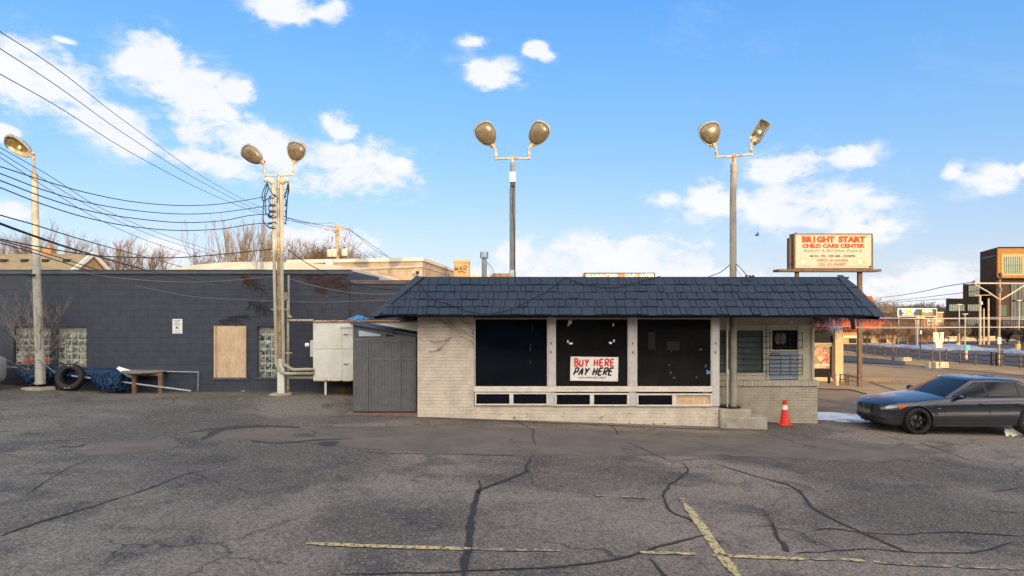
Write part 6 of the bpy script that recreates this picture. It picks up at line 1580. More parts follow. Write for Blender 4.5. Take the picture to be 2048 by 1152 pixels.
text_mb('GHT', bx(1628), bx(1664), bz(486.2), bz(473.8), ty, .065).build('lettering', m_or, fc, normals=False)
text_mb('START', bx(1671), bx(1725), bz(486.2), bz(473.8), ty, .065).build('lettering', m_or, fc, normals=False)
text_mb('CHILD CARE CENTER', bx(1599.5), bx(1723.5), bz(496.8), bz(488.6), ty, .06).build('lettering', m_or, fc, normals=False)
text_mb('Raising A Brighter Future', bx(1604), bx(1718), bz(506.5), bz(499.2), ty, .018, 0, 1.1).build('lettering', m_gr, fc, normals=False)
text_mb('MON - FRI  7:00 AM - 10:00PM', bx(1615), bx(1704), bz(515.2), bz(510.5), ty, .03).build('lettering', m_br, fc, normals=False)
text_mb('OFFICE  651-414-9956', bx(1629), bx(1690.5), bz(524.2), bz(518.5), ty, .022).build('lettering', m_rs, fc, normals=False)
text_mb('CELL  651-354-8097', bx(1631.5), bx(1686.5), bz(532), bz(526.5), ty, .022).build('lettering', m_rs, fc, normals=False)
# two simple smiling child faces
def face(cx, cy, girl):
    q = MB(); q.lathe([(.0005,0),(.135,0)], (bx(cx), ty+.001, bz(cy)), (0,-1,0), 20); q.build('face_emblem', flat('pale face', (.86,.76,.58), .6), fc, normals=False)
    q = MB(); q.tube([Vector((bx(cx)+.135*math.cos(a), ty-.002, bz(cy)+.135*math.sin(a))) for a in [6.283*k/20 for k in range(21)]], .006, 4)
    q.tube([Vector((bx(cx)+.08*math.cos(a), ty-.003, bz(cy)-.005+.08*math.sin(a))) for a in [R(200)+R(140)*k/8 for k in range(9)]], .007, 4)
    for s in (-1, 1): q.lathe([(.001,0),(.013,0)], (bx(cx)+s*.04, ty-.003, bz(cy)+.035), (0,-1,0), 8)
    q.build('face_line', m_ink, fc, normals=False)
    q = MB(); rf_ = random.Random(3)
    if girl:
        q.tube([Vector((bx(cx)+.15*math.cos(a), ty-.004, bz(cy)+.02+.14*math.sin(a))) for a in [R(10)+R(160)*k/10 for k in range(11)]], .022, 5)
        for s in (-1, 1):
            for d in (0,.03,-.03): q.tube([Vector((bx(cx)+s*.14, ty-.004, bz(cy)+.05)), Vector((bx(cx)+s*.20, ty-.004, bz(cy)-.01+d)), Vector((bx(cx)+s*.27, ty-.004, bz(cy)-.05+d))], [.02,.02,.006], 5)
    else:
        for k in range(9):
            a = R(25)+R(130)*k/8; q.tube([Vector((bx(cx)+.125*math.cos(a), ty-.004, bz(cy)+.125*math.sin(a))), Vector((bx(cx)+.19*math.cos(a), ty-.004, bz(cy)+.16*math.sin(a)))], [.016,.005], 5)
    q.build('hair', flat('golden hair' if girl else 'orange hair', (.78,.50,.10) if girl else (.74,.34,.12), .6), fc, normals=False)
face(1601.5, 523.5, False); face(1714, 523.5, True)
q = MB(); q.box(bx(1577), bx(1583), Y1-.1, Y1+.2, bz(540), bz(476)); q.box(bx(1740), bx(1744), Y1-.1, Y1+.2, bz(540), bz(476)); q.split('side_post', m_brown, bb, bevel=.008)
q = MB(); q.box(bx(1551.5), bx(1755), Y1-.35, Y1+.35, bz(544), bz(539.05)); q.build('catwalk', m_brown, bb, bevel=.008)
for px, wd in ((1594, 3.3), (1719.5, 4.0)):
    q = MB(); q.box(bx(px-wd), bx(px+wd), Y1-.07, Y1+.09, hz(bx(px),Y1)-.3, bz(544)); q.build('post', m_brown, bb, bevel=.006)
q = MB(); q.ball(b1(1592,466.5), .035, .035, .05, 8, 5); q.ball(b1(1741,533,-.3), .04, .04, .04, 8, 5); q.tube([b1(1592,469), b1(1592,467)], .012, 4); q.split('fixture', m_black, bb)
# ------------------------------------------------------------------ tinsel strings from the office eave
m_tin = flat('dull silver tinsel', (.55,.47,.50), .4, .3)
def fringe(name, lab, y0, x0, x1, Ya, Yb_, L, n, col, sag=3, seed=1, den=1.0, x_end=None):
    rf_ = random.Random(seed); t = thing(name, lab, 'pennant string', P(x0, y0, Ya)); q = MB()
    pth = smoothpath([P(x0, y0, Ya), P((x0+x1)/2, y0+sag*.6, (Ya+Yb_)/2), P(x1, y0+.6*sag, Yb_)]+([P(x_end, y0+1.2*sag, Yb_+3)] if x_end else []), 10)
    q.tube(pth, .009, 5); q.build('cord', flat('pale cord', (.45,.45,.47), .6), t)
    q = MB()
    for k in range(n):
        u = (k+rf_.random())/n; px = x0+(x1-x0)*u; yy = Ya+(Yb_-Ya)*u; p = P(px, y0+sag*.6*min(1,2*u), yy); l_ = L*rf_.uniform(.35,1)
        dx = rf_.uniform(-.05,.05)*L*2; w_ = rf_.uniform(.006,.012)
        q.add([p+Vector((-w_,0,0)), p+Vector((w_,0,0)), p+Vector((dx+w_*.3, rf_.uniform(-.03,.03), -l_)), p+Vector((dx-w_*.3,0,-l_))], [(0,1,2,3)])
    q.build('fringe', flat('fringe strips', col, .5, .2), t, normals=False); return t
fringe('pennant_string', 'silver and purple tinsel string under the right end of the eave', 634.5, 1627, 1665, 17.9, 19.0, .30, 110, (.16,.11,.15), 1.5, 3)
fringe('pennant_string', 'dark fringed string from the eave corner across the orange roof', 635.5, 1664, 1800, 18.0, 22.0, .20, 150, (.05,.04,.07), 2.5, 5, x_end=2120)
fringe('pennant_string', 'lower tinsel string crossing in front of the corner shop door', 653, 1627, 1705, 18.3, 20.0, .17, 90, (.16,.035,.06), 1.5, 7, x_end=2120)
fringe('pennant_string', 'short silver tinsel hanging over the door of the corner shop', 654.5, 1657, 1685, 18.2, 18.8, .26, 26, (.30,.34,.38), 1, 9)
q = MB(); q.tube(smoothpath([P(1661,630,18.2), P(1665,655,18.2), P(1667,672,18.2), P(1668,679,18.2)], 4), .014, 5); tag(q.build('hanging_cord', m_tin), 'pale cord hanging loose from the right eave, longer left one', 'cord')
q = MB(); q.tube(smoothpath([P(1672,633,18.3), P(1673.5,655,18.3), P(1674,679,18.3)], 4), .010, 5); tag(q.build('hanging_cord', m_tin), 'thin pale cord hanging loose from the right eave, right one', 'cord')
q = MB(); 
for py, Yw_ in ((638, 24), (654.5, 22)):
    pass
# gust board: dark strut under the corner of the eave
q = MB(); q.bar(P(1703,633,16.9), P(1707,657,17.6), .10, .05); tag(origin_to(q.build('loose_shake', m_navy), P(1705,645,17.2)), 'loose navy strip dangling below the right corner of the eave', 'loose board')

# ------------------------------------------------------------------ corner shop
Y2 = gp(1650,763).y; s2 = lambda p: X(p, Y2); z2 = lambda p: Z(p, Y2)
sh = thing('corner_shop', 'small tan corner shop with glass door behind the right end of the office', 'shop', (s2(1650), Y2, hz(s2(1650),Y2)))
m_tan = M('warm tan render', (.44,.33,.18), (.38,.28,.15), 2, .8, bump=.1)
q = MB(); q.box(s2(1560), s2(1626), Y2, Y2+5, hz(13,Y2)-.5, z2(618)); q.box(s2(1668), s2(1684), Y2-.15, Y2+5, hz(13,Y2)-.5, z2(650)); q.box(s2(1626), s2(1683), Y2+.03, Y2+4.9, z2(655), z2(618)); q.box(s2(1626), s2(1668), Y2-.01, Y2+.3, hz(13,Y2)-.5, z2(757.5)); q.build('wall', m_tan, sh, bevel=.01)
q = MB(); q.box(s2(1626), s2(1668), Y2+.12, Y2+.15, z2(757.5), z2(655)); dr = q.build('door', flat('dark door glass', (.012,.012,.012), .1), sh)
q = MB(); ring(q, s2(1626), s2(1668), z2(757.5), z2(690), Y2+.07, Y2+.13, .07); q.box(s2(1626), s2(1668), Y2+.05, Y2+.14, z2(689.5), z2(686)); q.build('door_frame', M('tan door frame', (.42,.31,.18), (.3,.22,.13)), dr)
q = MB(); q.box(s2(1627), s2(1661), Y2+.095, Y2+.118, z2(737.5), z2(693)); ps = q.build('poster', M('muddled poster print', (.30,.16,.10), (.14,.09,.06), 5, .5, c3=(.50,.30,.18), t3=.56, s3=6), dr, label='dark floral poster on the shop door')
q = MB(); rp = random.Random(5)
for k in range(9):
    a = R(30+k*15); q.tube([P(1641,722,Y2+.08), P(1641+22*math.cos(a)*rp.uniform(.6,.9), 722-28*math.sin(a)*rp.uniform(.7,1), Y2+.08)], [.03,.012], 5)
q.build('poster_stem', flat('peach print', (.62,.40,.26), .6), ps)
q = MB()
for k in range(7): q.ball(P(1650+rp.uniform(-6,5), 714+rp.uniform(-5,6), Y2+.085), .09, .02, .08, 8, 5)
q.build('poster_bloom', flat('red print', (.50,.04,.03), .6), ps)
q = MB()
for k in range(5): q.ball(P(1634+rp.uniform(-5,5), 718+rp.uniform(-4,5), Y2+.087), .08, .02, .06, 8, 5)
q.build('poster_leaf', flat('green print', (.16,.20,.11), .6), ps)
text_mb('ROAD SERVICE', s2(1628), s2(1660), z2(732), z2(728.5), Y2+.085, .03).build('poster_lettering', flat('cream print', (.82,.66,.48), .5), ps, normals=False)
text_mb('OPEN DAILY', s2(1633), s2(1654), z2(736), z2(733.5), Y2+.085, .02).build('poster_lettering', flat('cream print', (.82,.66,.48), .5), ps, normals=False)
q = MB(); q.add([tuple(P(1600,632,Y2-.0)), tuple(P(1683,632,Y2-.0)), tuple(P(1686,660,Y2-.9)), tuple(P(1600,660,Y2-.9))], [(0,1,2,3)]); aw = q.build('awning', M('pink maroon awning', (.17,.045,.045), (.12,.035,.04), 1.2, .8), sh); md = aw.modifiers.new('t','SOLIDIFY'); md.thickness = .03
GB = 'bollards by the corner shop'
for px, yb, tp, lab in ((1635,762,746,'short orange bollard left of the shop door'),(1674,772,748,'orange and white bollard by the tan shop column')):
    c = gp(px, yb); t = thing('bollard', lab, 'bollard', c, GB); hh = (yb-tp)*c.y/F
    q = MB(); q.lathe([(.001,-.1),(.075,-.1),(.075,hh-.05),(.06,hh-.01),(.001,hh)], c, n=14); q.build('post', M('peach orange paint', (.72,.30,.13), (.72,.42,.25), 8, .6), t, smooth=True)
    q = MB(); q.lathe([(.077,hh*.62),(.077,hh*.80)], c, n=14); q.build('band', flat('pale band', (.75,.62,.5), .5), t, smooth=True, normals=False)
q = MB(); c = gp(1658,768); q.lathe([(.001,-.1),(.07,-.1),(.07,.55),(.001,.57)], c, n=12); q.build; tag(origin_to(q.build('bollard', m_black, smooth=True), c), 'black bollard in front of the shop door', 'bollard', GB)
rl_ = thing('pipe_barrier', 'low brown pipe barrier between tan shop column and billboard post', 'barrier', gp(1692,770))
m_iron = flat('dark brown iron', (.10,.065,.04), .7)
for px, yb, tp, r_ in ((1680.5,768,748,.04),(1692.5,771,747.5,.04),(1697,771,747.5,.04)):
    c = gp(px, yb); q = MB(); q.tube([c-Vector((0,0,.1)), c+Vector((0,0,(yb-tp)*c.y/F))], r_, 8); q.build('post', m_iron, rl_)
q = MB(); a = gp(1680.5,768); c = gp(1714,773); h1 = 19*a.y/F; q.tube([a+Vector((0,0,h1)), c+Vector((0,0,h1))], .02, 6); q.tube([a+Vector((0,0,h1*.5)), c+Vector((0,0,h1*.5))], .02, 6); q.build('rail', m_iron, rl_)
weeds('dry_weeds', 'golden dry weeds along the pavement edge behind the billboard post', 1745, 764, 1.6, 260, .32, 44, (.42,.29,.13))

# ------------------------------------------------------------------ chain fence along the tracks
cf = thing('chain_fence', 'long chain fence of black posts along the track bed', 'fence', gp(1850,720))
m_fp = M('black brown fence post', (.045,.038,.032), (.11,.08,.05), 4, .6)
posts = [(1620,699,681),(1640,700.5,682.5),(1659,702.5,684.5),(1678,705,686.5),(1695.5,708,689.5),(1712.5,710,690),(1730.5,712,692),(1749,714.5,692),(1769.5,715.5,693),(1791.5,720,694),(1814,719.5,694.5),(1837,722,697.5),(1864.5,724.5,698.5),(1891.5,724,699),(1920,728,702),(1951,731,703.5),(2003,734,701),(2041,737.5,707),(2080,741,710),(2125,745,713)]
tops = []
for (px, yb, tp) in posts:
    c = gp(px, yb); hh = (yb-tp)*c.y/F; top = c+Vector((0,0,hh)); tops.append((top, hh, c))
    q = MB(); q.tube([c-Vector((0,0,.1)), c+Vector((0,0,hh*.85)), top+Vector((0,0,-.02))], [.075,.06,.055], 6); q.ball(top+Vector((.05,0,-.02)), .10, .07, .07, 8, 5); q.build('post', m_fp, cf)
for i in range(len(tops)-1):
    (a, h1, ca), (c, h2, cc2) = tops[i], tops[i+1]; q = MB()
    for f_ in (.86,.50):
        A = ca+Vector((0,0,h1*f_)); C_ = cc2+Vector((0,0,h2*f_)); pts = [A.lerp(C_, k/8)-Vector((0,0,.16*math.sin(math.pi*k/8))) for k in range(9)]; q.tube(pts, .028, 5)
    A = ca+Vector((0,0,h1*.12)); C_ = cc2+Vector((0,0,h2*.12)); q.tube([A, C_], .022, 5)
    q.build('chain', flat('dark chain', (.04,.035,.032), .7), cf)
# concrete barriers
GC = 'concrete barriers on the median'
def barrier(lab, x0, x1, yb, tp, dark=False):
    a = gp(x0, yb); c = gp(x1, yb+.0); hh = (yb-tp)*a.y/F; t = thing('concrete_barrier', lab, 'barrier', a, GC)
    d = (c-a).normalized(); sd = Vector((-d.y, d.x, 0)); L = (c-a).length; q = MB()
    prof = [(-.28,0),(.28,0),(.27,.3*hh),(.26,.6*hh),(.24,hh),(-.24,hh),(-.26,.6*hh),(-.27,.3*hh)]
    vs = [a+sd*(u+.28)+Vector((0,0,v-.02)) for u, v in prof]+[a+d*L+sd*(u+.28)+Vector((0,0,v-.02)) for u, v in prof]
    n = 8; q.add(vs, [tuple(range(n)), tuple(range(2*n-1, n-1, -1))]+[(i, (i+1) % n, (i+1) % n+n, i+n) for i in range(n)])
    q.build('barrier_block', M('tan concrete', (.46,.39,.25), (.39,.32,.2), 2, .85) if not dark else M('dark concrete', (.10,.10,.12), (.08,.08,.1)), t, bevel=.02)
    q = MB(); q.bar(a+d*.25+sd*.02+Vector((0,0,hh*.5)), a+d*.25+sd*.0+Vector((0,0,hh*.7)), .05, .06); q.build('lifting_slot', flat('dark slot', (.05,.045,.04), .8), t)
barrier('dark concrete barrier block on the median, farthest', 1789, 1805, 721, 714, True); barrier('yellowish concrete barrier block on the median beside the dark one', 1806.5, 1824, 722.5, 715)
barrier('short sunlit concrete barrier block left of the blank sign', 1859, 1870.5, 736, 724.5); barrier('long sunlit concrete barrier block at the foot of the blank sign', 1872, 1898, 736.5, 724)
# blank backed road sign
c = gp(1880, 737); Y3 = c.y-.3; rs_ = thing('road_sign', 'back of a pale two panel road sign on a thin post among the barriers', 'sign', c)
q = MB(); q.tube([c-Vector((0,0,.1)), P(1879,664,Y3)], .035, 8); q.build('post', m_galv, rs_)
m_sb = flat('pale sign back', (.52,.47,.35), .5)
q = MB(); q.prism([(X(1868,Y3),Z(684.5,Y3)),(X(1888,Y3),Z(684.5,Y3)),(X(1888.5,Y3),Z(664.5,Y3)),(X(1867.5,Y3),Z(664.5,Y3))], Y3+.04, Y3+.06); q.build('upper_panel', m_sb, rs_, bevel=.01)
q = MB(); q.box(X(1872.5,Y3), X(1885.5,Y3), Y3+.041, Y3+.062, Z(696,Y3), Z(685,Y3)); q.build('lower_panel', m_sb, rs_, bevel=.01)
# delineator with teal plate
c = gp(1932.5, 721); Yd = c.y; dl = thing('channelizer', 'orange striped channelizer with teal plate behind the chain fence', 'traffic marker', c)
q = MB(); q.lathe([(.001,0),(.55,0),(.55,.05),(.001,.06)], c-Vector((.1,0,0)), n=14); q.build('base', m_black, dl)
hh = 20*Yd/F; 
for k in range(4):
    q = MB(); q.lathe([(.13-.012*k,.05+hh*k/4.0),(.118-.012*k,.05+hh*(k+1)/4.0)], c, n=12); q.build('stripe', flat('vivid orange plastic' if k % 2 == 0 else 'pale stripe', (.85,.16,.03) if k % 2 == 0 else (.75,.55,.42), .5), dl, smooth=True)  # bands alternate plain orange and pale plastic
q = MB(); q.obox(P(1936,695.5,Yd-.15), (1,0,.12), (0,1,0), (-.12,0,1), 7.5*Yd/F, .03, 10.5*Yd/F); q.build('plate', flat('teal plate', (.05,.42,.30), .5), dl)
# black equipment posts
for k, (px, yb, tp, wd, lab) in enumerate(((1984,732,704,3.2,'left one of two thick black posts in the chain fence'),(1994,733,705,3.4,'right one of two thick black posts in the chain fence, at the mast foot'))):
    c = gp(px, yb); q = MB(); hh = (yb-tp)*c.y/F; w_ = wd/2*c.y/F; q.box(c.x-w_, c.x+w_, c.y-.1, c.y+.1, c.z-.1, c.z+hh); q.box(c.x-w_*.6, c.x+w_*1.6, c.y-.12, c.y-.10, c.z+.1, c.z+hh*.25)
    tag(origin_to(q.build('equipment_post', m_black, bevel=.02), c), lab, 'post', 'thick black posts by the mast')
# planters
GPn = 'tan planter barrels with small trees'
for px, yb, tp, w_, lab in ((1916,694.5,685,7.5,'tan planter barrel right of the blank road sign'),(2035.5,699.5,688,9.5,'tan planter barrel at the right edge')):
    c = gp(px, yb); hh = (yb-tp)*c.y/F; r_ = w_/2*c.y/F; q = MB(); q.lathe([(.001,-.05),(r_*.9,-.05),(r_,hh),(r_*.9,hh),(r_*.85,hh-.1),(.001,hh-.1)], c, n=18)
    tag(origin_to(q.build('planter', M('tan fibre planter', (.52,.33,.13), (.42,.26,.10), 2, .7), smooth=True), c), lab, 'planter', GPn)
    tree('planter_tree', 'small bare tree growing in the '+('planter barrel right of the blank road sign' if px < 2000 else 'planter barrel at the right edge'), (c.x, c.y, c.z+hh*.8), 52*c.y/F if px < 2000 else 24*c.y/F, int(px), .5, 8, 2, .10, .2, m_barkwarm, counts=(6,4), tw=.02, group='street trees')
# masts and lamp posts
def mast(name, lab, cat, px, yb, tp, Y, r, mat, grp=None, lean=0):
    t = thing(name, lab, cat, (X(px,Y), Y, hz(X(px,Y),Y)), grp); q = MB(); q.tube([(X(px,Y), Y, Z(yb,Y)), P(px+lean, tp, Y)], [r, r*.8], 10); q.build('pole', mat, t, smooth=True); return t
m_mast = M('brown galvanised mast', (.34,.24,.13), (.22,.15,.09), 2, .6)
Ym = gp(1996,733).y+1
t = mast('catenary_mast', 'tall brown catenary mast with V shaped struts in front of the dark tower building', 'mast', 1997.5, 733, 552, Ym, .085, m_mast, None, 2.5)
m_strut = M('pale strut', (.48,.40,.28), (.40,.33,.23), 3, .5)
m_ = lambda a, c, d=0: P(a, c, Ym+d)
q = MB(); q.tube([m_(1944,566.5), m_(2060,567)], .06, 8); q.tube([m_(1950,569), m_(1975,583), m_(1997,598), m_(2003,599), m_(2030,583), m_(2060,563)], .055, 8); q.build('strut', m_strut, t, smooth=True)
q = MB(); q.ball(m_(1948,563,-.1), .11, .1, .1, 10, 6); q.lathe([(.001,0),(.1,0),(.1,.35),(.001,.35)], m_(2001,584,-.1), n=10); q.build('insulator', flat('grey insulator', (.12,.13,.15), .5), t)
q = MB(); q.box(m_(1998.6,0).x, m_(2002.5,0).x, Ym-.1, Ym+.1, Z(560,Ym), Z(546,Ym)); q.build('mast_head', m_black, t)
q = MB(); q.box(m_(1993,0).x, m_(2000,0).x, Ym-.14, Ym-.11, Z(688,Ym), Z(674,Ym)); q.build('notice_plate', flat('pale green plate', (.35,.5,.38), .5), t)
wire('contact wire running from the catenary mast to the left horizon, upper', [(1948,564,Ym),(1890,573,Ym+10),(1845,583,Ym+22),(1790,592,Ym+40),(1740,597,Ym+70)], .035)
wire('contact wire running from the catenary mast to the left horizon, lower', [(2003,574,Ym),(1930,585,Ym+8),(1878,591,Ym+20),(1820,598,Ym+40),(1750,606,Ym+80)], .03)
wire('third faint wire sloping to the far tree line at the right', [(1900,597,Ym+20),(1840,601,Ym+30),(1780,606,Ym+60)], .03)
wire('pale cable stretched across the right side at shop awning height', [(1712,655.5,22),(1780,656,26),(1880,655.5,30),(1960,654.5,33),(2120,653,36)], .012, m_strut)
wire('faint cable stretched across the right side below the far billboards', [(1745,636,22),(1850,637,27),(1950,635.5,31),(2120,633,36)], .012, m_strut)
Yk = gp(1965,690).y
for px, yb, tp, r_, lab in ((1960,690,591,.20,'sun bleached power pole in front of the dark building, left one with a can'),(1967.5,692,617,.14,'short pale pole between the two power poles'),(1977,690,597,.16,'sun bleached power pole in front of the dark building, right one')):
    t = mast('power_pole', lab, 'power pole', px, yb, tp, Yk, r_, m_up, 'poles before the dark building')
    if px == 1960:
        q = MB(); q.bar(P(1950,590.5,Yk), P(1982,590,Yk), .10, .10); q.build('crossarm', m_up, t)
        q = MB(); q.lathe([(.001,0),(.17,0),(.17,.45),(.001,.47)], P(1963,609,Yk-.3), n=12); q.build('transformer', flat('pale can', (.65,.65,.6), .5), t)
m_lp = M('grey lamp column', (.40,.36,.28), (.3,.27,.2), 3, .6)
for px, yb, tp, Y, lab, mt_ in ((1930,692,628,60,'pale T shaped parking lot lamp left of the power poles',m_lp),(1918.5,690,609,66,'slim T shaped lamp in front of the dark low wing',m_lp),(1840.5,700,638,55,'black street lamp with twin amber lanterns below the far billboards',m_black),(1834,694,632,60,'grey blue pole left of the black street lamp',M('blue grey column', (.2,.24,.28))),(2038,690,601,66,'pale T shaped lamp at the right edge',m_lp)):
    Y = gp(px, yb).y; t = mast('street_lamp', lab, 'street lamp', px, yb, tp, Y, (1.2 if px != 1834 else 1.9)*Y/F, mt_, 'lamps along the far street')
    if px in (1930, 2038, 1918.5):
        q = MB(); q.bar(P(px-5,tp,Y), P(px+5,tp,Y), .3, .16); q.build('lamp_arm', m_lp, t)
    if px == 1840.5:
        q = MB(); q.bar(P(px-8,tp,Y), P(px+7,tp,Y), .3, .2); q.build('lamp_arm', m_black, t)
        q = MB(); q.ball(P(px-5,tp-3.5,Y), .36, .3, .26, 10, 6); q.ball(P(px+4,tp-3.5,Y), .36, .3, .26, 10, 6); q.build('lantern', flat('amber lantern', (.70,.42,.10), .4), t)
        q = MB(); q.box(X(px-1.6,Y), X(px+1.6,Y), Y-.2, Y-.15, Z(668,Y), Z(661,Y)); q.build('plate', flat('grey plate', (.5,.5,.5), .5), t)
mast('sign_post', 'leaning pale post on the far verge', 'post', 1938, 683, 664, gp(1938,684).y, .07, m_lp, None, 6)

# ------------------------------------------------------------------ orange roofed building
Yo = gp(1740,689).y; o_ = lambda a, c, d=0: P(a, c, Yo+d)
ob = thing('restaurant', 'long tan building under a big orange roof across the tracks', 'building', (X(1730,Yo), Yo, -2))
m_oroof = M('orange roof metal', (.36,.075,.017), (.28,.06,.015), .6, .7, bump=.1, spec=.1)
q = MB(); 
q.add([tuple(o_(1600,660,-1)), tuple(o_(1795,658,-1)), tuple(o_(1752,622,3)), tuple(o_(1600,622,3)), tuple(o_(1797,656,9)), tuple(o_(1600,659,10))], [(0,1,2,3),(1,4,2)])
q.add([tuple(o_(1700,645,1)), tuple(o_(1756,645,1)), tuple(o_(1751,615,3)), tuple(o_(1744,592,5)), tuple(o_(1728,592,5)), tuple(o_(1715,618,3))], [(0,1,2,3,4,5)])
rf = q.build('roof', m_oroof, ob); md = rf.modifiers.new('t','SOLIDIFY'); md.thickness = .3
q = MB(); q.box(X(1600,Yo), X(1793,Yo), Yo+.3, Yo+12, -3.5, Z(659,Yo)); q.build('wall', M('sunlit tan wall', (.42,.28,.13), (.34,.22,.11), .8, .85), ob)
q = MB(); q.box(X(1600,Yo), X(1794,Yo), Yo+.15, Yo+.3, Z(676,Yo), Z(671,Yo)); q.build('band', M('cream band', (.72,.58,.36)), ob)
for px in (1700, 1728, 1760):
    q = MB(); q.box(X(px,Yo), X(px+14,Yo), Yo+.2, Yo+.3, Z(686,Yo), Z(677,Yo)); q.build('window', g_brn, ob)
# small trees in front
for i, (px, yb, tp, lab) in enumerate(((1735,692,655,'small bare tree in the snow before the orange roofed building'),(1760,694,654,'bare tree behind the chain fence before the orange roofed building'),(1786,700,640,'bare tree between the orange roof and the far billboards'),(1815,688,645,'bare bronze tree below the navy billboard'),(1853,688,652,'bare bronze shrub right of the black street lamp'),(1898,686,642,'bronze tree before the dark low wing, left one'),(1922,686,648,'bronze tree before the dark low wing, right one'),(1885,687,655,'low bronze shrub behind the blank road sign'))):
    Y = gp(px,yb+1).y-1-.4*i; tree('street_tree', lab, (X(px,Y), Y, hz(X(px,Y),Y)), (yb-tp)*Y/F*1.15, 400+i, .55, 11, 3, .10, .25, M('bronze twigs', (.22,.14,.08), (.14,.09,.05), 2, .9), .2, (6,5,4), .016, 'street trees')
for i, (px, yb, tp, lab) in enumerate(((1955,688,646,'dark evergreen shrub mass before the dark building'),(2015,690,652,'dark bushy tree right of the catenary mast'),(2045,692,655,'dark bushy tree at the right edge'))):
    Y = gp(px,yb).y; tree('dark_shrub', lab, (X(px,Y), Y, hz(X(px,Y),Y)), (yb-tp)*Y/F*1.2, 430+i, .6, 14, 2, .08, .1, flat('dark twigs', (.045,.038,.03), .9), .1, (9,8), .05, 'dark shrubs before the dark building')
q = MB(); q.bar(gp(1795,683)+Vector((0,0,.45)), gp(1990,682)+Vector((0,0,.45)), .15, .9); tag(origin_to(q.build('low_wall', M('tan low wall', (.40,.32,.20), (.3,.24,.15), .5)), gp(1890,683)), 'long low tan wall behind the far road', 'wall')
q = MB(); yv = gp(1899,683).y; q.box(X(1888,yv), X(1910,yv), yv, yv+1, Z(683,yv), Z(678.5,yv)); tag(origin_to(q.build('low_panel', flat('white panel', (.6,.56,.5), .6), bevel=.05), P(1899,683,yv)), 'long white low panel on the verge right of the blank road sign', 'panel')
# far billboards
Y5 = 112; f5 = lambda a, c, d=0: P(a, c, Y5+d)
fb = thing('billboard', 'distant twin billboard, navy with winged yellow oval beside black with white letters', 'billboard', (X(1835,Y5), Y5, -2.5))
q = MB(); q.box(X(1796,Y5), X(1874,Y5), Y5, Y5+.3, Z(633,Y5), Z(616.5,Y5)); q.build('frame', flat('pale frame', (.78,.72,.58), .5), fb, bevel=.02)
q = MB(); q.box(X(1797.5,Y5), X(1835,Y5), Y5-.04, Y5-.001, Z(631.8,Y5), Z(618,Y5)); nv = q.build('navy_panel', flat('navy panel', (.02,.035,.14), .5), fb)
q = MB(); q.box(X(1835.2,Y5), X(1872.8,Y5), Y5-.04, Y5-.001, Z(631.8,Y5), Z(618,Y5)); bk = q.build('black_panel', flat('dark panel', (.03,.025,.02), .5), fb)
q = MB(); q.prism([(X(1802,Y5),Z(619,Y5)),(X(1830.5,Y5),Z(619,Y5)),(X(1826,Y5),Z(626.8,Y5)),(X(1807,Y5),Z(626.8,Y5))], Y5-.06, Y5-.042); q.build('wing_emblem', flat('cream wing', (.82,.78,.62), .5), nv)
q = MB(); e = f5(1816.3,623,-.08); q.add([tuple(e+Vector((.68*math.cos(a), 0, .365*math.sin(a)))) for a in [6.283*k/24 for k in range(24)]], [tuple(range(24))]); q.build('oval_emblem', flat('yellow oval', (.85,.60,.06), .5), nv, normals=False)
text_mb('LOPEZ', X(1811,Y5), X(1822,Y5), Z(624.3,Y5), Z(621.7,Y5), Y5-.10, .01).build('lettering', flat('brown ink', (.25,.15,.05), .5), nv, normals=False)
text_mb('AUTO SCHOOL', X(1804,Y5), X(1828,Y5), Z(630.6,Y5), Z(628.3,Y5), Y5-.06, .03).build('lettering', flat('white ink', (.85,.83,.78), .5), nv, normals=False)
text_mb('HSRA', X(1844.5,Y5), X(1865,Y5), Z(625,Y5), Z(619,Y5), Y5-.06, .05).build('lettering', flat('white ink', (.85,.83,.70), .5), bk, normals=False)
text_mb('HIGH SCHOOL FOR', X(1844.5,Y5), X(1865,Y5), Z(627.9,Y5), Z(626.1,Y5), Y5-.06, .01).build('lettering', flat('gold ink', (.80,.50,.06), .5), bk, normals=False)
text_mb('RECORDING ARTS', X(1844.5,Y5), X(1865,Y5), Z(630.6,Y5), Z(628.8,Y5), Y5-.06, .01).build('lettering', flat('gold ink', (.80,.50,.06), .5), bk, normals=False)
q = MB()
for px in (1797.3, 1872): q.tube([(X(px,Y5), Y5+.15, -3.2), f5(px, 632, .15)], .09, 6)
q.split('post', flat('pale post', (.6,.5,.36), .5), fb)
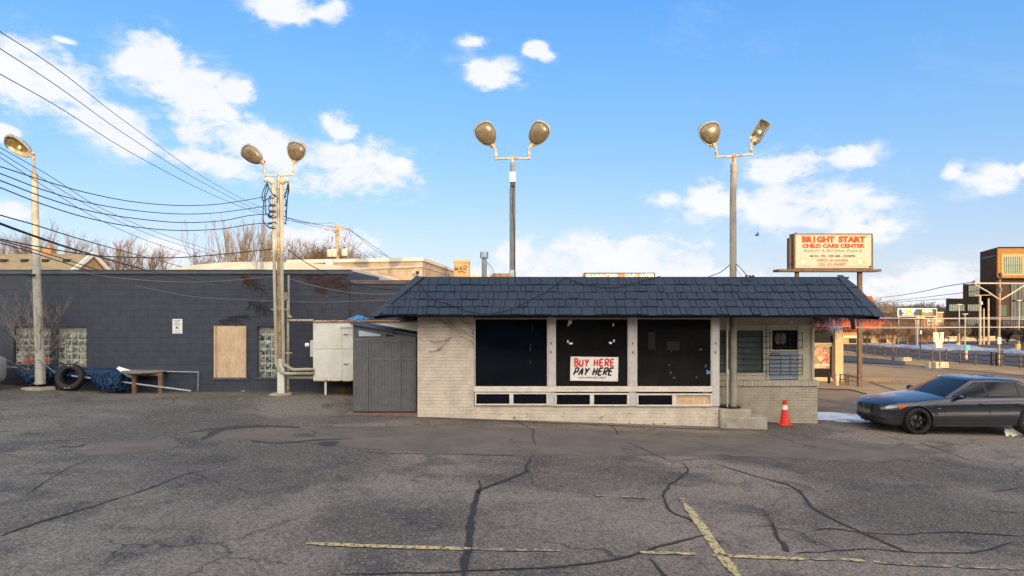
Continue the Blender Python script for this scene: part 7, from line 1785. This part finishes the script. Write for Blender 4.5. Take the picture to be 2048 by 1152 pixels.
# orange brick building
Y6 = 118; k6 = thing('brick_building', 'orange brick building with white framed windows behind the far billboards', 'building', (X(1865,Y6), Y6, -3))
q = MB(); q.box(X(1830,Y6), X(1888,Y6), Y6, Y6+12, -3.4, Z(637,Y6)); q.box(X(1870,Y6), X(1887.6,Y6), Y6+.2, Y6+12, Z(637,Y6), Z(625.5,Y6)); q.build('wall', redbrick, k6)
q = MB(); q.box(X(1869.5,Y6), X(1888.5,Y6), Y6+.1, Y6+12.1, Z(625.5,Y6), Z(624,Y6)); q.box(X(1829,Y6), X(1888.4,Y6), Y6-.12, Y6, Z(638,Y6), Z(636.3,Y6)); q.build('coping', flat('pale coping', (.72,.62,.45), .6), k6)
for (a, c) in ((1826,1837),(1854,1866),(1873.5,1882)):
    if a < 1830: a = 1831
    q = MB(); q.box(X(a,Y6), X(c,Y6), Y6-.06, Y6-.0, Z(649,Y6), Z(640,Y6)); wn = q.build('window', flat('white window frame', (.75,.66,.5), .5), k6)
    for u0, u1 in ((a+.7,(a+c)/2-.4),((a+c)/2+.4,c-.7)):
        for v0, v1 in ((648,644),(643.2,641)):
            q = MB(); q.box(X(u0,Y6), X(u1,Y6), Y6-.09, Y6-.061, Z(v0,Y6), Z(v1,Y6)); q.build('pane', g_green, wn)
# dark modern building
Y7 = 130; d7 = lambda p, y=Y7: X(p, y); e7 = lambda p, y=Y7: Z(p, y)
m_dk = M('near black brick', (.012,.010,.011), (.009,.008,.009), .5, .9, spec=.08); m_dkb = M('dark brown cladding', (.065,.042,.028), (.05,.032,.022), .5, .9, spec=.08); m_och = M('ochre cladding', (.28,.11,.018), (.24,.095,.016), .6, .6); m_yel = flat('pale yellow frame', (.36,.25,.09), .7)
g_teal = M('teal curtain glass', (.045,.075,.075), (.02,.035,.04), .3, .4)
mh = thing('modern_building', 'dark modern block with an ochre tower and teal glass at the right edge', 'building', (d7(2000), Y7, -3))
q = MB(); q.prismz([(d7(1892),Y7+.02),(d7(1930),Y7+.02),(X(1930,Y7+18),Y7+18),(X(1893,Y7+18),Y7+18)], -3.5, e7(597)); q.prismz([(d7(1929.2),Y7+.5),(d7(1961),Y7+.5),(X(1961,Y7+17),Y7+17),(X(1930,Y7+17),Y7+17)], -3.5, e7(568)); q.build('low_wing', m_dk, mh)
x0, x1, x2 = X(1960,Y7+9), X(1993,Y7-2), X(2150,Y7-2); zt7 = Z(495,Y7-2)
q = MB(); q.prismz([(x0, Y7+9),(x1, Y7-2),(x2, Y7-2),(x2*1.1, Y7+20),(X(1964,Y7+20), Y7+20)], -3.5, zt7); q.build('tower', m_dkb, mh)
zo = Z(556,Y7-2)
q = MB(); q.box(x1+.02, x2, Y7-2.3, Y7-2.002, zo, zt7-.1); q.build('ochre_face', m_och, mh)
q = MB(); q.box(x1-.1, x2, Y7-2.4, Y7-2.0, zo-.35, zo-.003); q.box(x1-.02, x2, Y7-2.45, Y7-2.31, zt7-.12, zt7+.08); q.build('band', m_dk, mh)
Yt7 = Y7-2.4
q = MB(); q.box(X(2003,Yt7), X(2060,Yt7), Yt7-.0, Yt7+.08, Z(551,Yt7), Z(508,Yt7)); fr = q.build('window', m_yel, mh, label='big window in a pale yellow frame')
q = MB(); q.box(X(2008,Yt7), X(2044,Yt7), Yt7-.03, Yt7-.001, Z(547,Yt7), Z(513,Yt7)); q.build('pane', M('pale green glass', (.19,.24,.17), (.14,.19,.14), .6, .5), fr)
q = MB()
for k in range(9): q.box(X(2008+4.4*k,Yt7), X(2008.7+4.4*k,Yt7), Yt7-.08, Yt7-.031, Z(547,Yt7), Z(513,Yt7))
q.box(X(2008,Yt7), X(2044,Yt7), Yt7-.09, Yt7-.032, Z(530.6,Yt7), Z(529.8,Yt7)); q.build('mullion', flat('dark mullion', (.06,.08,.06), .5), fr)
# slanting tower face with tall teal glass
def sf7(u, z, off=.0):
    a = Vector((x0, Y7+9, 0)); c = Vector((x1, Y7-2, 0)); d = (c-a).normalized(); n = Vector((d.y, -d.x, 0)); n = n if n.y < 0 else -n
    p = a.lerp(c, u)+n*off; p.z = z; return tuple(p)
q = MB(); zz0, zz1 = Z(594,Y7+3), Z(516,Y7+3); q.add([sf7(.16,zz0,.08), sf7(.86,zz0,.08), sf7(.86,zz1,.08), sf7(.16,zz1,.08), sf7(.10,zz0-.3,.06), sf7(.92,zz0-.3,.06), sf7(.92,zz1+.7,.06), sf7(.10,zz1+.7,.06)], [(0,1,2,3)]); gl = q.build('tall_window', g_teal, mh, normals=False)
q = MB()
for k in range(9):
    u = .16+.70*k/8; q.bar(sf7(u,zz0,.12), sf7(u,zz1,.12), .14, .14)
q.bar(sf7(.12,zz1+.2,.12), sf7(.9,zz1+.2,.12), .3, .3); q.build('mullion', flat('dark blue mullion', (.02,.035,.045), .5), gl)
def win7(a, c, t, b_, y, n, mat=None):
    q = MB(); q.box(d7(a,y), d7(c,y), y-.06, y-.001, e7(b_,y), e7(t,y)); w_ = q.build('window', mat or g_teal, mh); q = MB()
    for k in range(n+1):
        u = a+(c-a)*k/n; q.box(d7(u,y)-.07, d7(u,y)+.07, y-.14, y-.061, e7(b_,y), e7(t,y))
    q.build('mullion', flat('dark grey mullion', (.05,.06,.065), .5), w_)
m_pg = M('pale reflecting glass', (.26,.34,.30), (.12,.18,.17), .5, .3)
win7(1937, 1958, 571, 593, Y7+.48, 7, m_pg); win7(1898, 1928, 609, 622, Y7, 9, m_pg); win7(1935, 1958, 609, 622, Y7+.48, 7, m_pg); win7(1930, 1958, 637, 652, Y7+.46, 6)
Yq = Y7-2.05
for (a, c, t, b_) in ((2022,2034,566,600),(2037,2049,566,600),(2022,2034,604,640),(2037,2049,604,640),(2001,2012,610,632)):
    win7(a, c, t, b_, Yq, 2)
win7(2006, 2048, 641, 655, Yq, 8, flat('dark shopfront', (.03,.03,.035), .2))
# ------------------------------------------------------------------ far trees
m_farT = M('distant brown wood', (.20,.145,.10), (.13,.10,.075), .1, .95)
rt_ = random.Random(77)
protos = []
for i in range(3):
    t = tree('distant_tree', 'x', (0,0,0), 13, 500+i, .6, 13, 3, .3, 0, m_farT, .15, (7,6,5), .045, 'distant trees on the skyline'); protos.append(t)
spots = [(1700,588),(1716,596),(1722,578),(1742,586),(1757,600),(1772,600),(1785,606),(1798,603),(1812,602),(1826,600),(1840,598),(1852,600),(1864,602),(1876,603),(1888,600),(1902,603),(1768,612),(1790,614),(1815,613),(1845,612),(1870,613),(1895,612)]
place = ['above the orange roof','over the gap by the billboard post','behind the orange roof ridge','right of the orange roof ridge']
used = [False]*3
for i, (px, tp) in enumerate(spots):
    Y = 165+rt_.uniform(-12, 12) if i > 3 else 128+i*3
    k = i % 3; o = protos[k] if not used[k] else copy_tree(protos[k]); used[k] = True
    hgt = (Z(tp, Y)+4.0); s_ = hgt/13*1.0; o.location = (X(px,Y), Y, -4.0); o.scale = (s_*1.1, s_*1.1, s_); o.rotation_euler = (0,0,rt_.uniform(0,6.28))
    o['label'] = ('bare tree '+place[i]) if i < 4 else 'one of the bare trees massed on the skyline behind the far billboards'
    o['category'] = 'tree'
def hillf(u, v):
    x = -400+1200*u; y = 185+200*v; return (x, y, -4+ (6.5*math.sin(math.pi*v)+2.0*mnoise.noise(Vector((x*.02, y*.02, 0))))*min(1, v*6))
q = MB(); q.grid(hillf, 60, 14); q.build('hill', M('brown wooded hill', (.11,.08,.055), (.07,.055,.04), .05, .95, bump=1, bscale=.5), smooth='all', kind='structure')
